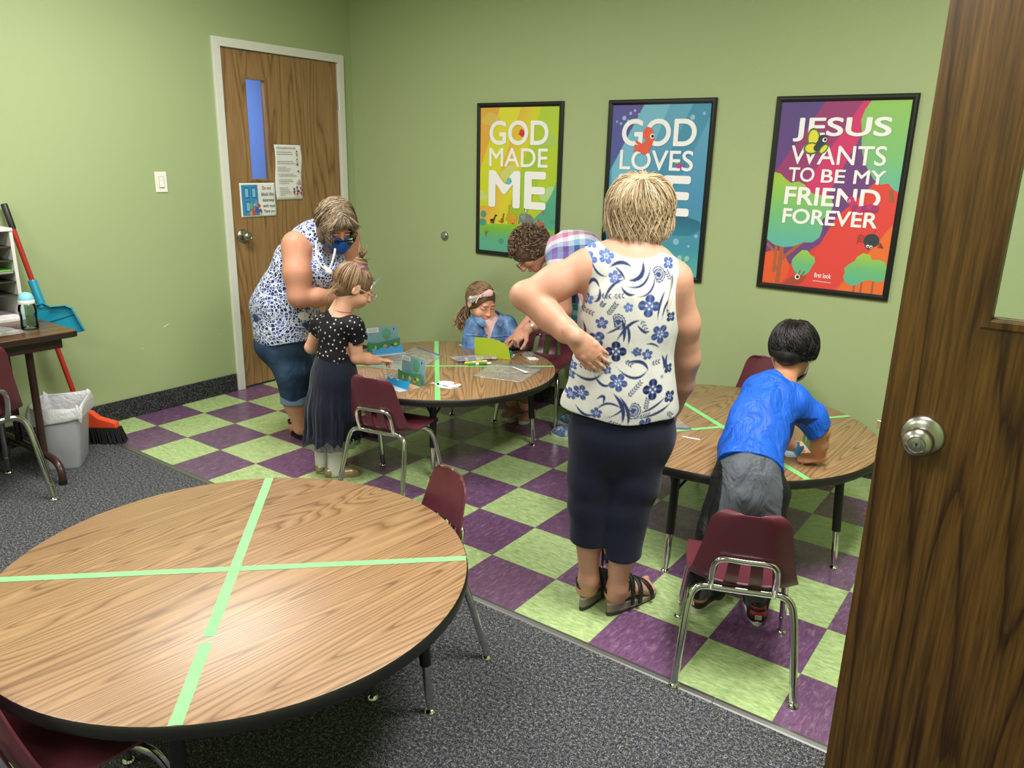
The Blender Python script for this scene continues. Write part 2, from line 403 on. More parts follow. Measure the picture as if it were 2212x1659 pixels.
# ---------------------------------------------------------------- round tables
LAM = wood('oak_laminate', (168, 132, 94), (150, 114, 76), (118, 84, 52), (0, 0, 0), freq=60, across=3.6, alongs=0.32, rough=0.44, fibre=0.20, sharp=0.40, coat=0.55)
LAM.node_tree.nodes['Principled BSDF'].inputs['Coat Roughness'].default_value = 0.42
LAM.node_tree.nodes['Principled BSDF'].inputs['Specular IOR Level'].default_value = 0.65
BLACK = flat('black_vinyl_edge', (24, 24, 24), 0.42, vary=0.15)
BLACKM = flat('black_powder_coat', (20, 20, 21), 0.45)
def m_tape():
    g = N('green_masking_tape'); n = g.noise(g.obj(), 300, 2.0); n2 = g.noise(g.obj(), 12, 2.0)
    g.set(col=g.mix(n2, lin(118, 204, 118), lin(136, 218, 138)), rough=0.6)
    g.bump(n, 0.15, 0.001); return g.m
TAPE = m_tape()
def tape(tb, a, b, w, R, z, fold=False, gap=None):
    """strip of tape across a table top, from A to B (local xy)"""
    a = Vector(a); b = Vector(b); d = (b - a).normalized(); n = Vector((-d.y, d.x)); L = (b - a).length
    rnd = random.Random(int(L * 1000)); P = []; k = 40
    o = MB()
    def seg(s0, s1):
        rows = []
        for i in range(k + 1):
            s = s0 + (s1 - s0) * i / k
            j = rnd.uniform(-0.0005, 0.0005)
            e = 0.0022 if i in (0, k) else 0
            c = a + d * s
            rows.append([Vector((*(c + n * (-w / 2 + j) + d * rnd.uniform(-e, e)), z)), Vector((*c, z + 0.0003)), Vector((*(c + n * (w / 2 + j) + d * rnd.uniform(-e, e)), z))])
        if fold and s1 == L:
            e = b + d * 0.0015
            for zz in (z - 0.004, z - 0.02, z - 0.034):
                rows.append([Vector((*(e + n * (-w / 2)), zz)), Vector((*e, zz)), Vector((*(e + n * (w / 2)), zz))])
        o.grid(rows)
    if gap: seg(0, gap[0]); seg(gap[1], L)
    else: seg(0, L)
    return o.build('tape_strip', TAPE, tb)
def make_table(label, loc, r, rz, leg_ang, leg_r, h, tapes, splay=0.03):
    t = thing('round_table', label, 'table', (loc[0], loc[1], 0), 0)
    n = 96
    top = MB().lathe([(r - 0.004, h - 0.006), (r - 0.003, h - 0.001), (r - 0.0045, h)], (0, 0, 0), n).build('tabletop', LAM, t, auto=0.6)
    top.rotation_euler = (0, 0, rz)
    MB().lathe([(r - 0.02, h - 0.034), (r - 0.004, h - 0.036), (r, h - 0.032), (r + 0.001, h - 0.02), (r, h - 0.006), (r - 0.0035, h - 0.0015)], (0, 0, 0), n).build('edge_band', BLACK, t, auto=0.9)
    for a in leg_ang:
        c, s = math.cos(a), math.sin(a)
        rr = leg_r - splay
        def P(d, z): return (c * d, s * d, z)
        zt = h - 0.036
        L = MB().tube([P(rr, zt), P(rr + splay * 0.6, 0.16)], 0.0165, 18).build('leg', BLACKM, t, auto=0.7)
        b = MB(); b.box(-0.05, 0.05, -0.05, 0.05, zt - 0.004, zt, Matrix.Translation((c * rr, s * rr, 0)) @ Matrix.Rotation(a, 4, 'Z')); b.build('mounting_plate', BLACKM, L)
        for q in (0.8, -0.8):
            dx, dy = math.cos(a + math.pi + q) * 0.085, math.sin(a + math.pi + q) * 0.085
            MB().tube([P(rr + 0.012, zt - 0.10), (c * rr + dx, s * rr + dy, zt - 0.003)], 0.005, 8).build('brace', BLACKM, L, auto=0.7)
        MB().tube([P(rr + splay * .6, 0.17), P(rr + splay * .85, 0.06), P(rr + splay * .9, 0.035), P(rr + splay, 0.010)], [0.0125, 0.0125, 0.010, 0.0085], 16).build('leg_insert', CHROME, L, auto=0.7)
        MB().lathe([(0.017, 0.0), (0.0175, 0.005), (0.013, 0.011), (0.007, 0.014)], P(rr + splay, 0), 20).build('glide', CHROME, L, auto=0.7)
    for tp in tapes: tape(t, *tp)
    return t
R1 = 0.61
c1 = Vector((0.022, -1.150)); h1 = 0.463
def rel(c, *pts): return [(p[0] - c[0], p[1] - c[1]) for p in pts]
def chord(c, r, p, q):
    """clip the line p-q to the circle"""
    p = Vector(p) - Vector(c); q = Vector(q) - Vector(c); d = (q - p).normalized(); k = p.dot(d); m = p - d * k
    s = math.sqrt(max(r * r - m.length_squared, 0)); return (m - d * s, m + d * s)
t1a = chord(c1, R1 - 0.004, (-0.431, -0.706), (0.447, -1.600)); t1b = chord(c1, R1 - 0.004, (-0.400, -1.566), (0.471, -0.732))
A = math.radians
make_table('round oak laminate table with an empty taped top, nearest the camera', c1, R1, A(84), [A(38), A(128), A(218), A(308)], 0.505, h1,
           [(t1a[0], t1a[1], 0.0275, R1, h1 + 0.0004, False, (0.92, 0.945)), (t1b[0], t1b[1], 0.0255, R1, h1 + 0.0008)])
c2 = Vector((-0.985, 0.838)); h2 = 0.44
t2a = chord(c2, R1 - 0.005, (-1.42, 1.275), (-0.597, 0.352)); t2b = chord(c2, R1 - 0.005, (-1.335, 0.55), (-0.53, 1.235))
make_table('round oak laminate table covered with paper crafts, beside the first poster', c2, R1, A(128), [A(35), A(125), A(215), A(305)], 0.50, h2,
           [(t2a[0], t2a[1], 0.0255, R1, h2 + 0.0004, True), (t2b[0], t2b[1], 0.022, R1, h2 + 0.0008)])
c3 = Vector((0.598, 0.850)); h3 = 0.462
t3a = chord(c3, R1 - 0.005, (0.312, 1.026), (1.092, 0.423)); t3b = chord(c3, R1 - 0.005, (0.503, 0.672), (0.985, 1.308))
make_table('round oak laminate table the boy in blue leans over', c3, R1, A(85), [A(-10), A(80), A(170), A(271)], 0.535, h3,
           [(t3a[0], t3a[1], 0.0255, R1, h3 + 0.0004, True), (t3b[0], t3b[1], 0.0225, R1, h3 + 0.0008)])

# ---------------------------------------------------------------- stacking chairs
def m_maroon():
    g = N('maroon_plastic'); n = g.noise(g.obj(), 500, 2.0); n2 = g.noise(g.obj(), 6, 2.0)
    g.set(col=g.mix(n2, lin(92, 40, 52), lin(102, 46, 58)), rough=0.34, spec=0.5)
    g.bump(n, 0.05, 0.0006); return g.m
MAROON = m_maroon()
def smooth_profile(pts, n): return curve_pts(pts, n)
def make_chair(label, s=1.0):
    """child's stacking chair: faces +y, origin on the floor between its rear feet"""
    t = thing('stacking_chair', label, 'chair', (0, 0, 0))
    # profile down the back and along the seat: (y, z, half-width, side curl forward/up)
    prof = [(0.024, 0.578, 0.098, 0.018), (0.025, 0.568, 0.106, 0.020), (0.037, 0.510, 0.116, 0.024), (0.050, 0.450, 0.127, 0.026), (0.062, 0.400, 0.138, 0.028), (0.075, 0.355, 0.148, 0.030),
            (0.097, 0.322, 0.156, 0.030), (0.135, 0.308, 0.162, 0.022), (0.20, 0.305, 0.166, 0.013), (0.28, 0.311, 0.168, 0.009), (0.345, 0.316, 0.166, 0.004), (0.372, 0.309, 0.160, -0.002), (0.385, 0.292, 0.152, -0.004)]
    nr = 4
    rows = []
    q = curve_pts([(p[0], p[1], p[2]) for p in prof], nr); q2 = curve_pts([(p[3], 0, 0) for p in prof], nr)
    us = [-1, -0.97, -0.9, -0.78, -0.66, -0.55, -0.44, -0.30, -0.12, 0.12, 0.30, 0.44, 0.55, 0.66, 0.78, 0.9, 0.97, 1]
    us = [-1, -0.97, -0.9, -0.75, -0.58, -0.545, -0.36, -0.325, -0.17, -0.11, 0.11, 0.17, 0.325, 0.36, 0.545, 0.58, 0.75, 0.9, 0.97, 1]
    m = len(q)
    for i in range(m):
        y, z, w = q[i]; curl = q2[i].x
        tv = (q[min(i + 1, m - 1)] - q[max(i - 1, 0)]); ny, nz = -tv.y, tv.x
        L = math.hypot(ny, nz) or 1; ny /= L; nz /= L        # towards the sitter
        row = []
        for u in us:
            k = max(0, abs(u) - 0.25) / 0.75
            ww = w
            st = 0.578 - z; Rt = 0.045
            if st < Rt: ww = w - Rt * (1 - math.sqrt(max(0.0, 1 - (1 - st / Rt) ** 2))) * 0.9        # rounded top corners
            c = curl * k ** 2.2
            yy = y + ny * c; zz = z + nz * c
            row.append(Vector((u * ww, yy, zz)))
        rows.append(row)
    V = [p for r_ in rows for p in r_]; nb = len(us); Fc = []
    zlo, zhi = 0.330, 0.420
    for i in range(m - 1):
        zm = (q[i].y + q[i + 1].y) / 2
        for j in range(nb - 1):
            um = (us[j] + us[j + 1]) / 2
            slot = (0.40 < abs(um) < 0.54 or abs(um) < 0.1)
            if slot and zlo < zm < zhi and q[i].x < 0.11: continue
            Fc.append((i * nb + j, i * nb + j + 1, (i + 1) * nb + j + 1, (i + 1) * nb + j))
    sh = mesh_obj('seat_shell', V, Fc, MAROON, t, True)
    so = sh.modifiers.new('thick', 'SOLIDIFY'); so.thickness = 0.0062; so.offset = -1
    be = sh.modifiers.new('bev', 'BEVEL'); be.width = 0.0018; be.segments = 2; be.limit_method = 'ANGLE'; be.angle_limit = 0.9
    ss = sh.modifiers.new('sub', 'SUBSURF'); ss.levels = 1; ss.render_levels = 2
    # chrome frame
    def leg(path, g):
        o = MB().tube(curve_pts(path, 6), 0.0115, 14).build('leg', CHROME, t, auto=0.8)
        p0, p1 = Vector(path[0]), Vector(path[1]); d = (p1 - p0).normalized()
        MB().tube([p0, p0 + d * 0.012, p0 + d * 0.05, p0 + d * 0.06], [0.0075, 0.009, 0.0125, 0.0121], 14).build('leg_sleeve', CHROME, o, auto=0.8)
        MB().lathe([(0.016, 0.0), (0.0175, 0.003), (0.015, 0.009), (0.008, 0.014), (0.004, 0.018)], (p0.x, p0.y, 0), 18).build('glide', CHROME, o, auto=0.8)
        return o
    for sx in (-1, 1):
        leg([(sx * 0.172, 0.0, 0.013), (sx * 0.158, 0.048, 0.19), (sx * 0.150, 0.068, 0.262), (sx * 0.138, 0.078, 0.292), (sx * 0.112, 0.083, 0.306), (sx * 0.06, 0.088, 0.304), (0, 0.089, 0.303)], 0)
        leg([(sx * 0.172, 0.385, 0.013), (sx * 0.160, 0.350, 0.17), (sx * 0.151, 0.322, 0.245), (sx * 0.138, 0.300, 0.274), (sx * 0.112, 0.285, 0.284), (sx * 0.06, 0.28, 0.284), (0, 0.28, 0.284)], 0)
    MB().tube(curve_pts([(-0.092, 0.080, 0.306), (-0.092, 0.066, 0.335), (-0.091, 0.052, 0.385), (-0.083, 0.045, 0.412), (-0.062, 0.042, 0.424), (0, 0.040, 0.425), (0.062, 0.042, 0.424), (0.083, 0.045, 0.412), (0.091, 0.052, 0.385), (0.092, 0.066, 0.335), (0.092, 0.080, 0.306)], 6), 0.0092, 14).build('back_bar', CHROME, t, auto=0.8)
    for sx in (-1, 1): MB().lathe([(0.0055, 0), (0.005, 0.003), (0.002, 0.0045)], (sx * 0.045, 0.066, 0.425), 12, Matrix.Rotation(math.radians(-82), 4, 'X')).build('rivet', CHROME, t, auto=0.8)
    for ch in t.children:
        ch.scale = (s, s, s)
    return t
def face(dx, dy): return math.atan2(-dx, dy)      # heading so that local +y points along (dx,dy)
CB = make_chair('maroon plastic chair with chrome legs, behind the boy in blue, seen from its back', 1.0)
CB.location = (1.086, -0.234, 0); CB.rotation_euler = (0, 0, face(-0.151, 0.369))
GCH = 'maroon stacking chairs'
CB['group'] = GCH
dup(CB, (-0.76, 0.06, 0), face(-0.22, 0.97), 'maroon chair at the craft table beside the girl in black, its back to the camera', GCH)
dup(CB, (0.235, -0.475, 0), face(-0.38, -0.92), 'maroon chair half hidden behind the near empty table, beside the checkered floor', GCH)
dup(CB, (-0.90, 1.775, 0), face(0.24, -0.97), 'maroon chair with slotted back against the poster wall, under the girl in denim', GCH).scale = (1.13,) * 3
dup(CB, (0.50, 1.70, 0), face(-0.05, -1), 'maroon chair across the table from the boy, mostly hidden behind him', GCH)
dup(CB, (-1.865, -1.045, 0), face(-1, 0.02), 'maroon chair pulled up to the brown desk by the left wall', GCH).scale = (1.26,) * 3
dup(CB, (0.075, -1.85, 0), face(0.05, 1), 'maroon chair tucked under the near empty table at the bottom left', GCH)

# ---------------------------------------------------------------- flat art helpers
PAINTS = {}
def ink(rgb, rough=0.5):
    k = (rgb, rough)
    if k not in PAINTS:
        PAINTS[k] = flat('ink_%02x%02x%02x' % rgb, rgb, rough, vary=0.025, scale=60)
    return PAINTS[k]
def grad(name, w, h, ang, stops, rough=0.45):
    """printed colour blend across a sheet of size w x h (object x,z)"""
    g = N(name); x, y, z = g.xyz(g.obj())
    u = g.math('DIVIDE', x, w); v = g.math('DIVIDE', z, h)
    t = g.math('ADD', g.math('MULTIPLY', u, math.cos(ang)), g.math('MULTIPLY', v, math.sin(ang)))
    n = g.noise(g.obj(), 40, 2.0)
    g.set(col=g.ramp(g.math('ADD', t, g.math('MULTIPLY', g.math('SUBTRACT', n, 0.5), 0.01)), [(p, lin(*c)) for p, c in stops]), rough=rough)
    return g.m
class Art:
    """layers of flat print on a sheet w x h; local x right, z up, facing -y"""
    def __init__(s, w, h): s.w = w; s.h = h; s.b = MB(); s.mats = []; s.k = 0
    def m(s, mat):
        if mat not in s.mats: s.mats.append(mat)
        s.b.mat(s.mats.index(mat))
    def poly(s, mat, pts):
        """pts in 0..1 sheet units; clipped to the sheet; any simple polygon"""
        s.m(mat); s.k += 1; y = -0.00006 * s.k
        P = [(min(max(u, 0), 1), min(max(v, 0), 1)) for u, v in pts]
        from mathutils.geometry import tessellate_polygon
        V = [Vector((u * s.w, y, v * s.h)) for u, v in P]
        tris = tessellate_polygon([[Vector((u * s.w, v * s.h, 0)) for u, v in P]])
        out = []
        for t in tris:
            a, b_, c = [V[i] for i in t]
            if ((b_ - a).cross(c - a)).y > 0: t = (t[0], t[2], t[1])
            out.append(t)
        s.b.add(V, out); return s
    def ell(s, mat, cx, cy, rx, ry, n=40, rot=0.0):
        """rx, ry in sheet-width units"""
        a = s.w / s.h; c, sn = math.cos(rot), math.sin(rot)
        return s.poly(mat, [(cx + (rx * math.cos(t) * c - ry * math.sin(t) * sn), cy + (rx * math.cos(t) * sn + ry * math.sin(t) * c) * a) for t in [2 * math.pi * i / n for i in range(n)]])
    def line(s, mat, pts, wd):
        a = s.w / s.h
        for p, q in zip(pts, pts[1:]):
            d = Vector((q[0] - p[0], (q[1] - p[1]) / a)); L = d.length or 1; d /= L; n = Vector((-d.y, d.x)) * wd / 2
            s.poly(mat, [(p[0] + n.x, p[1] + n.y * a), (q[0] + n.x, q[1] + n.y * a), (q[0] - n.x, q[1] - n.y * a), (p[0] - n.x, p[1] - n.y * a)])
        return s
    def build(s, name, parent=None): return s.b.build(name, s.mats, parent)
def lettering(txt, mat, box, parent, y, bold=0.0, name='lettering', shear=0.0):
    """text fitted to BOX = (x0, x1, z0, z1) in the parent's plane; BOLD thickens the strokes"""
    c = bpy.data.curves.new('txt', 'FONT'); c.body = txt; c.size = 1.0; c.shear = shear; c.resolution_u = 6
    o = bpy.data.objects.new('txt', c); COL.objects.link(o)
    bpy.context.view_layer.update()
    me = bpy.data.meshes.new_from_object(o.evaluated_get(bpy.context.evaluated_depsgraph_get()))
    bpy.data.objects.remove(o); bpy.data.curves.remove(c)
    n = len(me.vertices); co = np.empty(n * 3, np.float32); me.vertices.foreach_get('co', co); co = co.reshape(-1, 3)
    fs = [tuple(p.vertices) for p in me.polygons]; bpy.data.meshes.remove(me)
    sh = [(0, 0)] if not bold else [(bold * math.cos(a * math.pi / 4), bold * math.sin(a * math.pi / 4)) for a in range(8)]
    lo, hi = co.min(0) - bold, co.max(0) + bold; V = []; F_ = []
    for k, (dx, dz) in enumerate(sh):
        for q in co: V.append((box[0] + (q[0] + dx - lo[0]) / (hi[0] - lo[0]) * (box[1] - box[0]), y - 0.00001 * k, box[2] + (q[1] + dz - lo[1]) / (hi[1] - lo[1]) * (box[3] - box[2])))
        F_ += [tuple(i + n * k for i in f) for f in fs]
    return mesh_obj(name, V, F_, mat, parent)

# ---------------------------------------------------------------- the three posters
FRAME = N('black_poster_frame'); FRAME.set(col=FRAME.mix(FRAME.noise(FRAME.obj(), 8), lin(16, 16, 17), lin(24, 24, 25)), rough=0.32); FRAME = FRAME.m
LETTER = ink((240, 238, 240), 0.5)
def poster(label, x0, x1, z0, z1):
    t = thing('framed_poster', label, 'poster', (x0, YB, z0))
    w, h = x1 - x0, z1 - z0; fw = 0.027
    b = MB()
    prof = [(0, 0), (0, -0.014), (0.006, -0.020), (0.016, -0.020), (fw, -0.013), (fw, 0)]
    cs = [(0, 0), (w, 0), (w, h), (0, h)]; sg = [(1, 1), (-1, 1), (-1, -1), (1, -1)]
    V = [(c[0] + g[0] * p, y, c[1] + g[1] * p) for c, g in zip(cs, sg) for p, y in prof]
    m = len(prof); Fc = [(i * m + k, i * m + (k + 1) % m, ((i + 1) % 4) * m + (k + 1) % m, ((i + 1) % 4) * m + k) for i in range(4) for k in range(m)]
    b.add(V, Fc); b.build('frame', FRAME, t, auto=0.5)
    return t, Art(w, h), w, h
def finish(t, art):
    p = art.build('print', t); p.location = (0, -0.0095, 0); return p
def words(pr, w, h, rows, bold=0.018):
    for txt, u0, u1, v0, v1, *bd in rows: lettering(txt, LETTER, (u0 * w, u1 * w, v0 * h, v1 * h), pr, -0.0036, bd[0] if bd else bold)

# 1: green
t, A1, w, h = poster('framed green poster reading GOD MADE ME', -1.550, -0.907, 0.920, 1.857)
bg = grad('print_lime_blend', w, h, math.radians(-28), [(-0.0, (226, 168, 70)), (0.0, (226, 178, 66)), (0.16, (214, 206, 52)), (0.5, (176, 198, 46)), (0.9, (132, 182, 62))])
A1.poly(bg, [(0.03, 0.02), (0.97, 0.02), (0.97, 0.98), (0.03, 0.98)])
ray1 = grad('print_ray_yellow', w, h, math.radians(80), [(0.3, (196, 206, 40)), (1.0, (222, 214, 60))])
ray2 = grad('print_ray_green', w, h, math.radians(80), [(0.2, (142, 184, 50)), (1.0, (176, 202, 58))])
A1.poly(ray1, [(0.28, 0.975), (0.53, 0.975), (0.16, 0.33), (0.03, 0.33), (0.03, 0.55)])
A1.poly(ray2, [(0.76, 0.975), (0.97, 0.975), (0.97, 0.9), (0.6, 0.24), (0.36, 0.24)])
cloud = ink((200, 208, 120)); cloud2 = ink((178, 208, 140))
for cx, cy, k, m in ((0.42, 0.555, 1.0, cloud), (0.9, 0.43, 1.1, cloud2), (0.06, 0.40, .7, cloud), (0.86, 0.765, .75, ink((168, 196, 96))), (0.17, 0.9, .9, ink((220, 186, 90)))):
    A1.ell(m, cx, cy, 0.075 * k, 0.07 * k).ell(m, cx - 0.07 * k, cy - 0.012, 0.055 * k, 0.045 * k).ell(m, cx + 0.07 * k, cy - 0.012, 0.055 * k, 0.045 * k)
teal = grad('print_teal_hill', w, h, math.radians(90), [(0.0, (98, 176, 156)), (0.3, (82, 160, 130)), (0.6, (96, 176, 140))])
A1.poly(teal, [(0.97, 0.53), (0.9, 0.43), (0.8, 0.32), (0.66, 0.24), (0.5, 0.2), (0.97, 0.2)])
meadow = grad('print_meadow', w, h, math.radians(90), [(0.02, (92, 172, 150)), (0.10, (92, 172, 140)), (0.18, (118, 180, 62)), (0.23, (152, 192, 46))])
A1.poly(meadow, [(0.03, 0.02), (0.97, 0.02), (0.97, 0.19), (0.8, 0.225), (0.6, 0.222), (0.3, 0.218), (0.15, 0.21), (0.03, 0.23)])
tt = ink((74, 150, 126))
A1.ell(tt, 0.09, 0.275, 0.035, 0.035).ell(tt, 0.08, 0.22, 0.05, 0.035).ell(tt, 0.32, 0.1, 0.035, 0.03).ell(tt, 0.93, 0.255, 0.035, 0.02)
dk = ink((58, 44, 40)); br = ink((150, 92, 50)); og = ink((222, 150, 40)); gy = ink((118, 124, 122)); rd = ink((190, 84, 56)); wh = ink((236, 236, 230)); bl = ink((20, 20, 22))
# dark deer, kangaroo, yellow giraffe, elephant with a penguin on its back, small llama
A1.ell(dk, 0.205, 0.238, 0.028, 0.014).line(dk, [(0.225, 0.24), (0.243, 0.272)], 0.016).ell(dk, 0.25, 0.272, 0.016, 0.009)
for x in (0.187, 0.198, 0.215, 0.225): A1.line(dk, [(x, 0.235), (x, 0.216)], 0.008)
A1.ell(br, 0.328, 0.24, 0.02, 0.024, rot=0.3).line(br, [(0.335, 0.25), (0.345, 0.28)], 0.016).ell(br, 0.347, 0.284, 0.012, 0.008).line(br, [(0.315, 0.228), (0.285, 0.238)], 0.009)
A1.ell(og, 0.45, 0.268, 0.055, 0.028)
for x in (0.405, 0.43, 0.475, 0.497): A1.line(og, [(x, 0.265), (x, 0.222)], 0.016)
A1.line(og, [(0.408, 0.275), (0.408, 0.345), (0.495, 0.345), (0.495, 0.315)], 0.014).ell(rd, 0.46, 0.228, 0.014, 0.012)
A1.ell(gy, 0.63, 0.258, 0.075, 0.058).ell(gy, 0.575, 0.27, 0.04, 0.04).line(gy, [(0.55, 0.265), (0.538, 0.235), (0.525, 0.232)], 0.02)
for x in (0.58, 0.61, 0.66, 0.69): A1.line(gy, [(x, 0.25), (x, 0.218)], 0.03)
A1.ell(ink((140, 146, 144)), 0.59, 0.272, 0.022, 0.03).ell(wh, 0.562, 0.277, 0.007, 0.007).ell(bl, 0.562, 0.277, 0.004, 0.004)
A1.ell(bl, 0.612, 0.322, 0.013, 0.026, rot=0.25).ell(wh, 0.615, 0.317, 0.008, 0.016, rot=0.25)
A1.ell(rd, 0.80, 0.236, 0.04, 0.02).line(rd, [(0.772, 0.24), (0.762, 0.268)], 0.018).line(rd, [(0.775, 0.232), (0.775, 0.214)], 0.01).line(rd, [(0.83, 0.232), (0.83, 0.212)], 0.01).ell(ink((212, 70, 62)), 0.815, 0.31, 0.012, 0.01)
A1.line(br, [(0.13, 0.125), (0.13, 0.165)], 0.008).line(br, [(0.13, 0.135), (0.105, 0.16)], 0.007).line(br, [(0.13, 0.14), (0.155, 0.165)], 0.007)
p = finish(t, A1)
words(p, w, h, [('GOD', 0.157, 0.85, 0.733, 0.888, 0.02), ('MADE', 0.157, 0.85, 0.596, 0.715, 0.012), ('ME', 0.155, 0.842, 0.328, 0.570, 0.03)])
Ab = Art(w, h); Ab.ell(ink((206, 52, 48)), 0.545, 0.81, 0.028, 0.034, rot=0.3).ell(ink((206, 52, 48)), 0.525, 0.805, 0.016, 0.012)
o = Ab.build('printed_bird', p); o.location = (0, -0.0038, 0)
Ab = Art(w, h); Ab.ell(ink((106, 182, 190)), 0.405, 0.503, 0.03, 0.034, rot=-0.3).ell(ink((106, 182, 190)), 0.38, 0.49, 0.025, 0.012).ell(bl, 0.43, 0.503, 0.006, 0.006)
o = Ab.build('printed_bird', p); o.location = (0, -0.0038, 0)

# 2: blue
t, A2, w, h = poster('framed blue poster reading GOD LOVES ME, behind the blonde woman', -0.605, 0.030, 0.895, 1.855)
bg = grad('print_sea_blend', w, h, math.radians(90), [(0.0, (96, 178, 160)), (0.18, (66, 146, 168)), (0.45, (72, 140, 180)), (1.0, (92, 160, 192))])
A2.poly(bg, [(0.03, 0.02), (0.97, 0.02), (0.97, 0.98), (0.03, 0.98)])
vi = grad('print_violet_blend', w, h, math.radians(60), [(0.5, (70, 92, 156)), (0.9, (84, 76, 152)), (1.2, (92, 70, 146))])
A2.poly(vi, [(0.03, 0.585), (0.03, 0.98), (0.352, 0.98)])
A2.poly(ink((112, 178, 204)), [(0.352, 0.975), (0.59, 0.975), (0.28, 0.45), (0.08, 0.45), (0.06, 0.62)])
A2.poly(ink((62, 138, 172)), [(0.8, 0.975), (0.97, 0.975), (0.97, 0.93), (0.52, 0.25), (0.36, 0.35)])
wm = grad('print_whale', w, h, math.radians(90), [(0.24, (50, 128, 152)), (0.37, (36, 96, 128))])
A2.poly(wm, [(0.03, 0.33), (0.2, 0.37), (0.5, 0.38), (0.7, 0.37), (0.82, 0.364), (0.93, 0.345), (0.965, 0.325), (0.95, 0.29), (0.86, 0.258), (0.76, 0.25), (0.7, 0.22), (0.66, 0.25), (0.4, 0.22), (0.03, 0.2)])
A2.poly(ink((74, 146, 166)), [(0.03, 0.2), (0.4, 0.22), (0.66, 0.25), (0.86, 0.258), (0.7, 0.21), (0.4, 0.17), (0.03, 0.14)])
bub = ink((140, 182, 214))
for cx, cy, r in ((0.16, 0.9, .02), (0.22, 0.925, .014), (0.26, 0.94, .012), (0.13, 0.87, .012), (0.3, 0.92, .01), (0.20, 0.885, .012), (0.09, 0.88, .01), (0.8, 0.9, .022), (0.9, 0.92, .014), (0.66, 0.35, .016), (0.74, 0.22, .028), (0.92, 0.26, .016), (0.86, 0.2, .012)): A2.ell(bub, cx, cy, r, r, 20)
st = ink((140, 200, 190))
A2.line(st, [(0.79, 0.125), (0.86, 0.055)], 0.014).line(st, [(0.85, 0.125), (0.79, 0.06)], 0.014).ell(st, 0.785, 0.13, 0.022, 0.022).ell(st, 0.855, 0.13, 0.022, 0.022)
p = finish(t, A2)
words(p, w, h, [('GOD', 0.148, 0.85, 0.745, 0.895, 0.02), ('LOVES', 0.142, 0.84, 0.612, 0.724, 0.012), ('ME', 0.142, 0.838, 0.364, 0.588, 0.03)])
Ab = Art(w, h); oc = ink((222, 88, 64))
Ab.poly(oc, [(0.355, 0.80), (0.36, 0.835), (0.39, 0.853), (0.43, 0.845), (0.455, 0.82), (0.466, 0.79), (0.45, 0.75), (0.42, 0.71), (0.39, 0.697), (0.36, 0.702), (0.34, 0.71), (0.30, 0.718), (0.275, 0.715), (0.27, 0.726), (0.30, 0.735), (0.272, 0.742), (0.285, 0.755), (0.32, 0.75), (0.28, 0.768), (0.30, 0.776), (0.345, 0.76), (0.375, 0.765), (0.385, 0.785), (0.365, 0.79)])
Ab.ell(wh, 0.445, 0.8, 0.022, 0.022).ell(bl, 0.448, 0.8, 0.013, 0.013)
o = Ab.build('printed_octopus', p); o.location = (0, -0.0038, 0)
Ab = Art(w, h)
Ab.ell(ink((172, 64, 138)), 0.71, 0.642, 0.03, 0.022).poly(ink((172, 64, 138)), [(0.73, 0.642), (0.762, 0.656), (0.758, 0.63)]).ell(ink((96, 190, 96)), 0.69, 0.656, 0.02, 0.007)
o = Ab.build('printed_fish', p); o.location = (0, -0.0038, 0)

# 3: red and purple
t, A3, w, h = poster('framed red and purple poster reading JESUS WANTS TO BE MY FRIEND FOREVER', 0.340, 0.981, 0.910, 1.852)
bg = grad('print_red_blend', w, h, math.radians(-60), [(-0.9, (110, 66, 128)), (-0.55, (196, 52, 104)), (-0.2, (212, 62, 70)), (0.3, (224, 90, 58))])
A3.poly(bg, [(0.03, 0.02), (0.97, 0.02), (0.97, 0.98), (0.03, 0.98)])
A3.poly(grad('print_purple', w, h, 1.0, [(0.4, (104, 62, 128)), (1.0, (84, 66, 132))]), [(0.03, 0.60), (0.03, 0.98), (0.37, 0.98)])
A3.poly(ink((150, 56, 112)), [(0.37, 0.975), (0.635, 0.975), (0.2, 0.44), (0.03, 0.44), (0.03, 0.60)])
A3.poly(ink((206, 52, 108)), [(0.635, 0.975), (0.75, 0.975), (0.4, 0.40), (0.16, 0.40)])
A3.poly(ink((220, 68, 60)), [(0.97, 0.72), (0.97, 0.40), (0.6, 0.02), (0.30, 0.02), (0.55, 0.40)])
A3.poly(ink((228, 110, 50)), [(0.97, 0.40), (0.97, 0.02), (0.62, 0.02)])
gr = grad('print_tree_blend', w, h, math.radians(90), [(0.55, (104, 182, 160)), (0.7, (124, 186, 118)), (0.95, (142, 192, 96))])
A3.poly(gr, [(0.69, 0.975), (0.65, 0.93), (0.632, 0.88), (0.65, 0.82), (0.66, 0.75), (0.69, 0.69), (0.73, 0.64), (0.78, 0.595), (0.83, 0.573), (0.88, 0.58), (0.92, 0.552), (0.97, 0.535), (0.97, 0.975)])
A3.line(ink((150, 92, 60)), [(0.905, 0.55), (0.925, 0.49)], 0.03)
gr2 = grad('print_tree_blend_low', w, h, math.radians(90), [(0.23, (92, 176, 168)), (0.42, (118, 186, 118)), (0.60, (158, 196, 60))])
br3 = ink((168, 92, 58))
A3.poly(ink((226, 90, 48)), [(0.03, 0.19), (0.12, 0.215), (0.2, 0.19), (0.25, 0.13), (0.24, 0.07), (0.16, 0.02), (0.03, 0.02)])
A3.line(br3, [(0.165, 0.03), (0.17, 0.25)], 0.035).line(br3, [(0.17, 0.16), (0.33, 0.27)], 0.025).line(br3, [(0.14, 0.10), (0.16, 0.12)], 0.05).line(br3, [(0.125, 0.09), (0.125, 0.25)], 0.025).line(br3, [(0.12, 0.2), (0.05, 0.24)], 0.02)
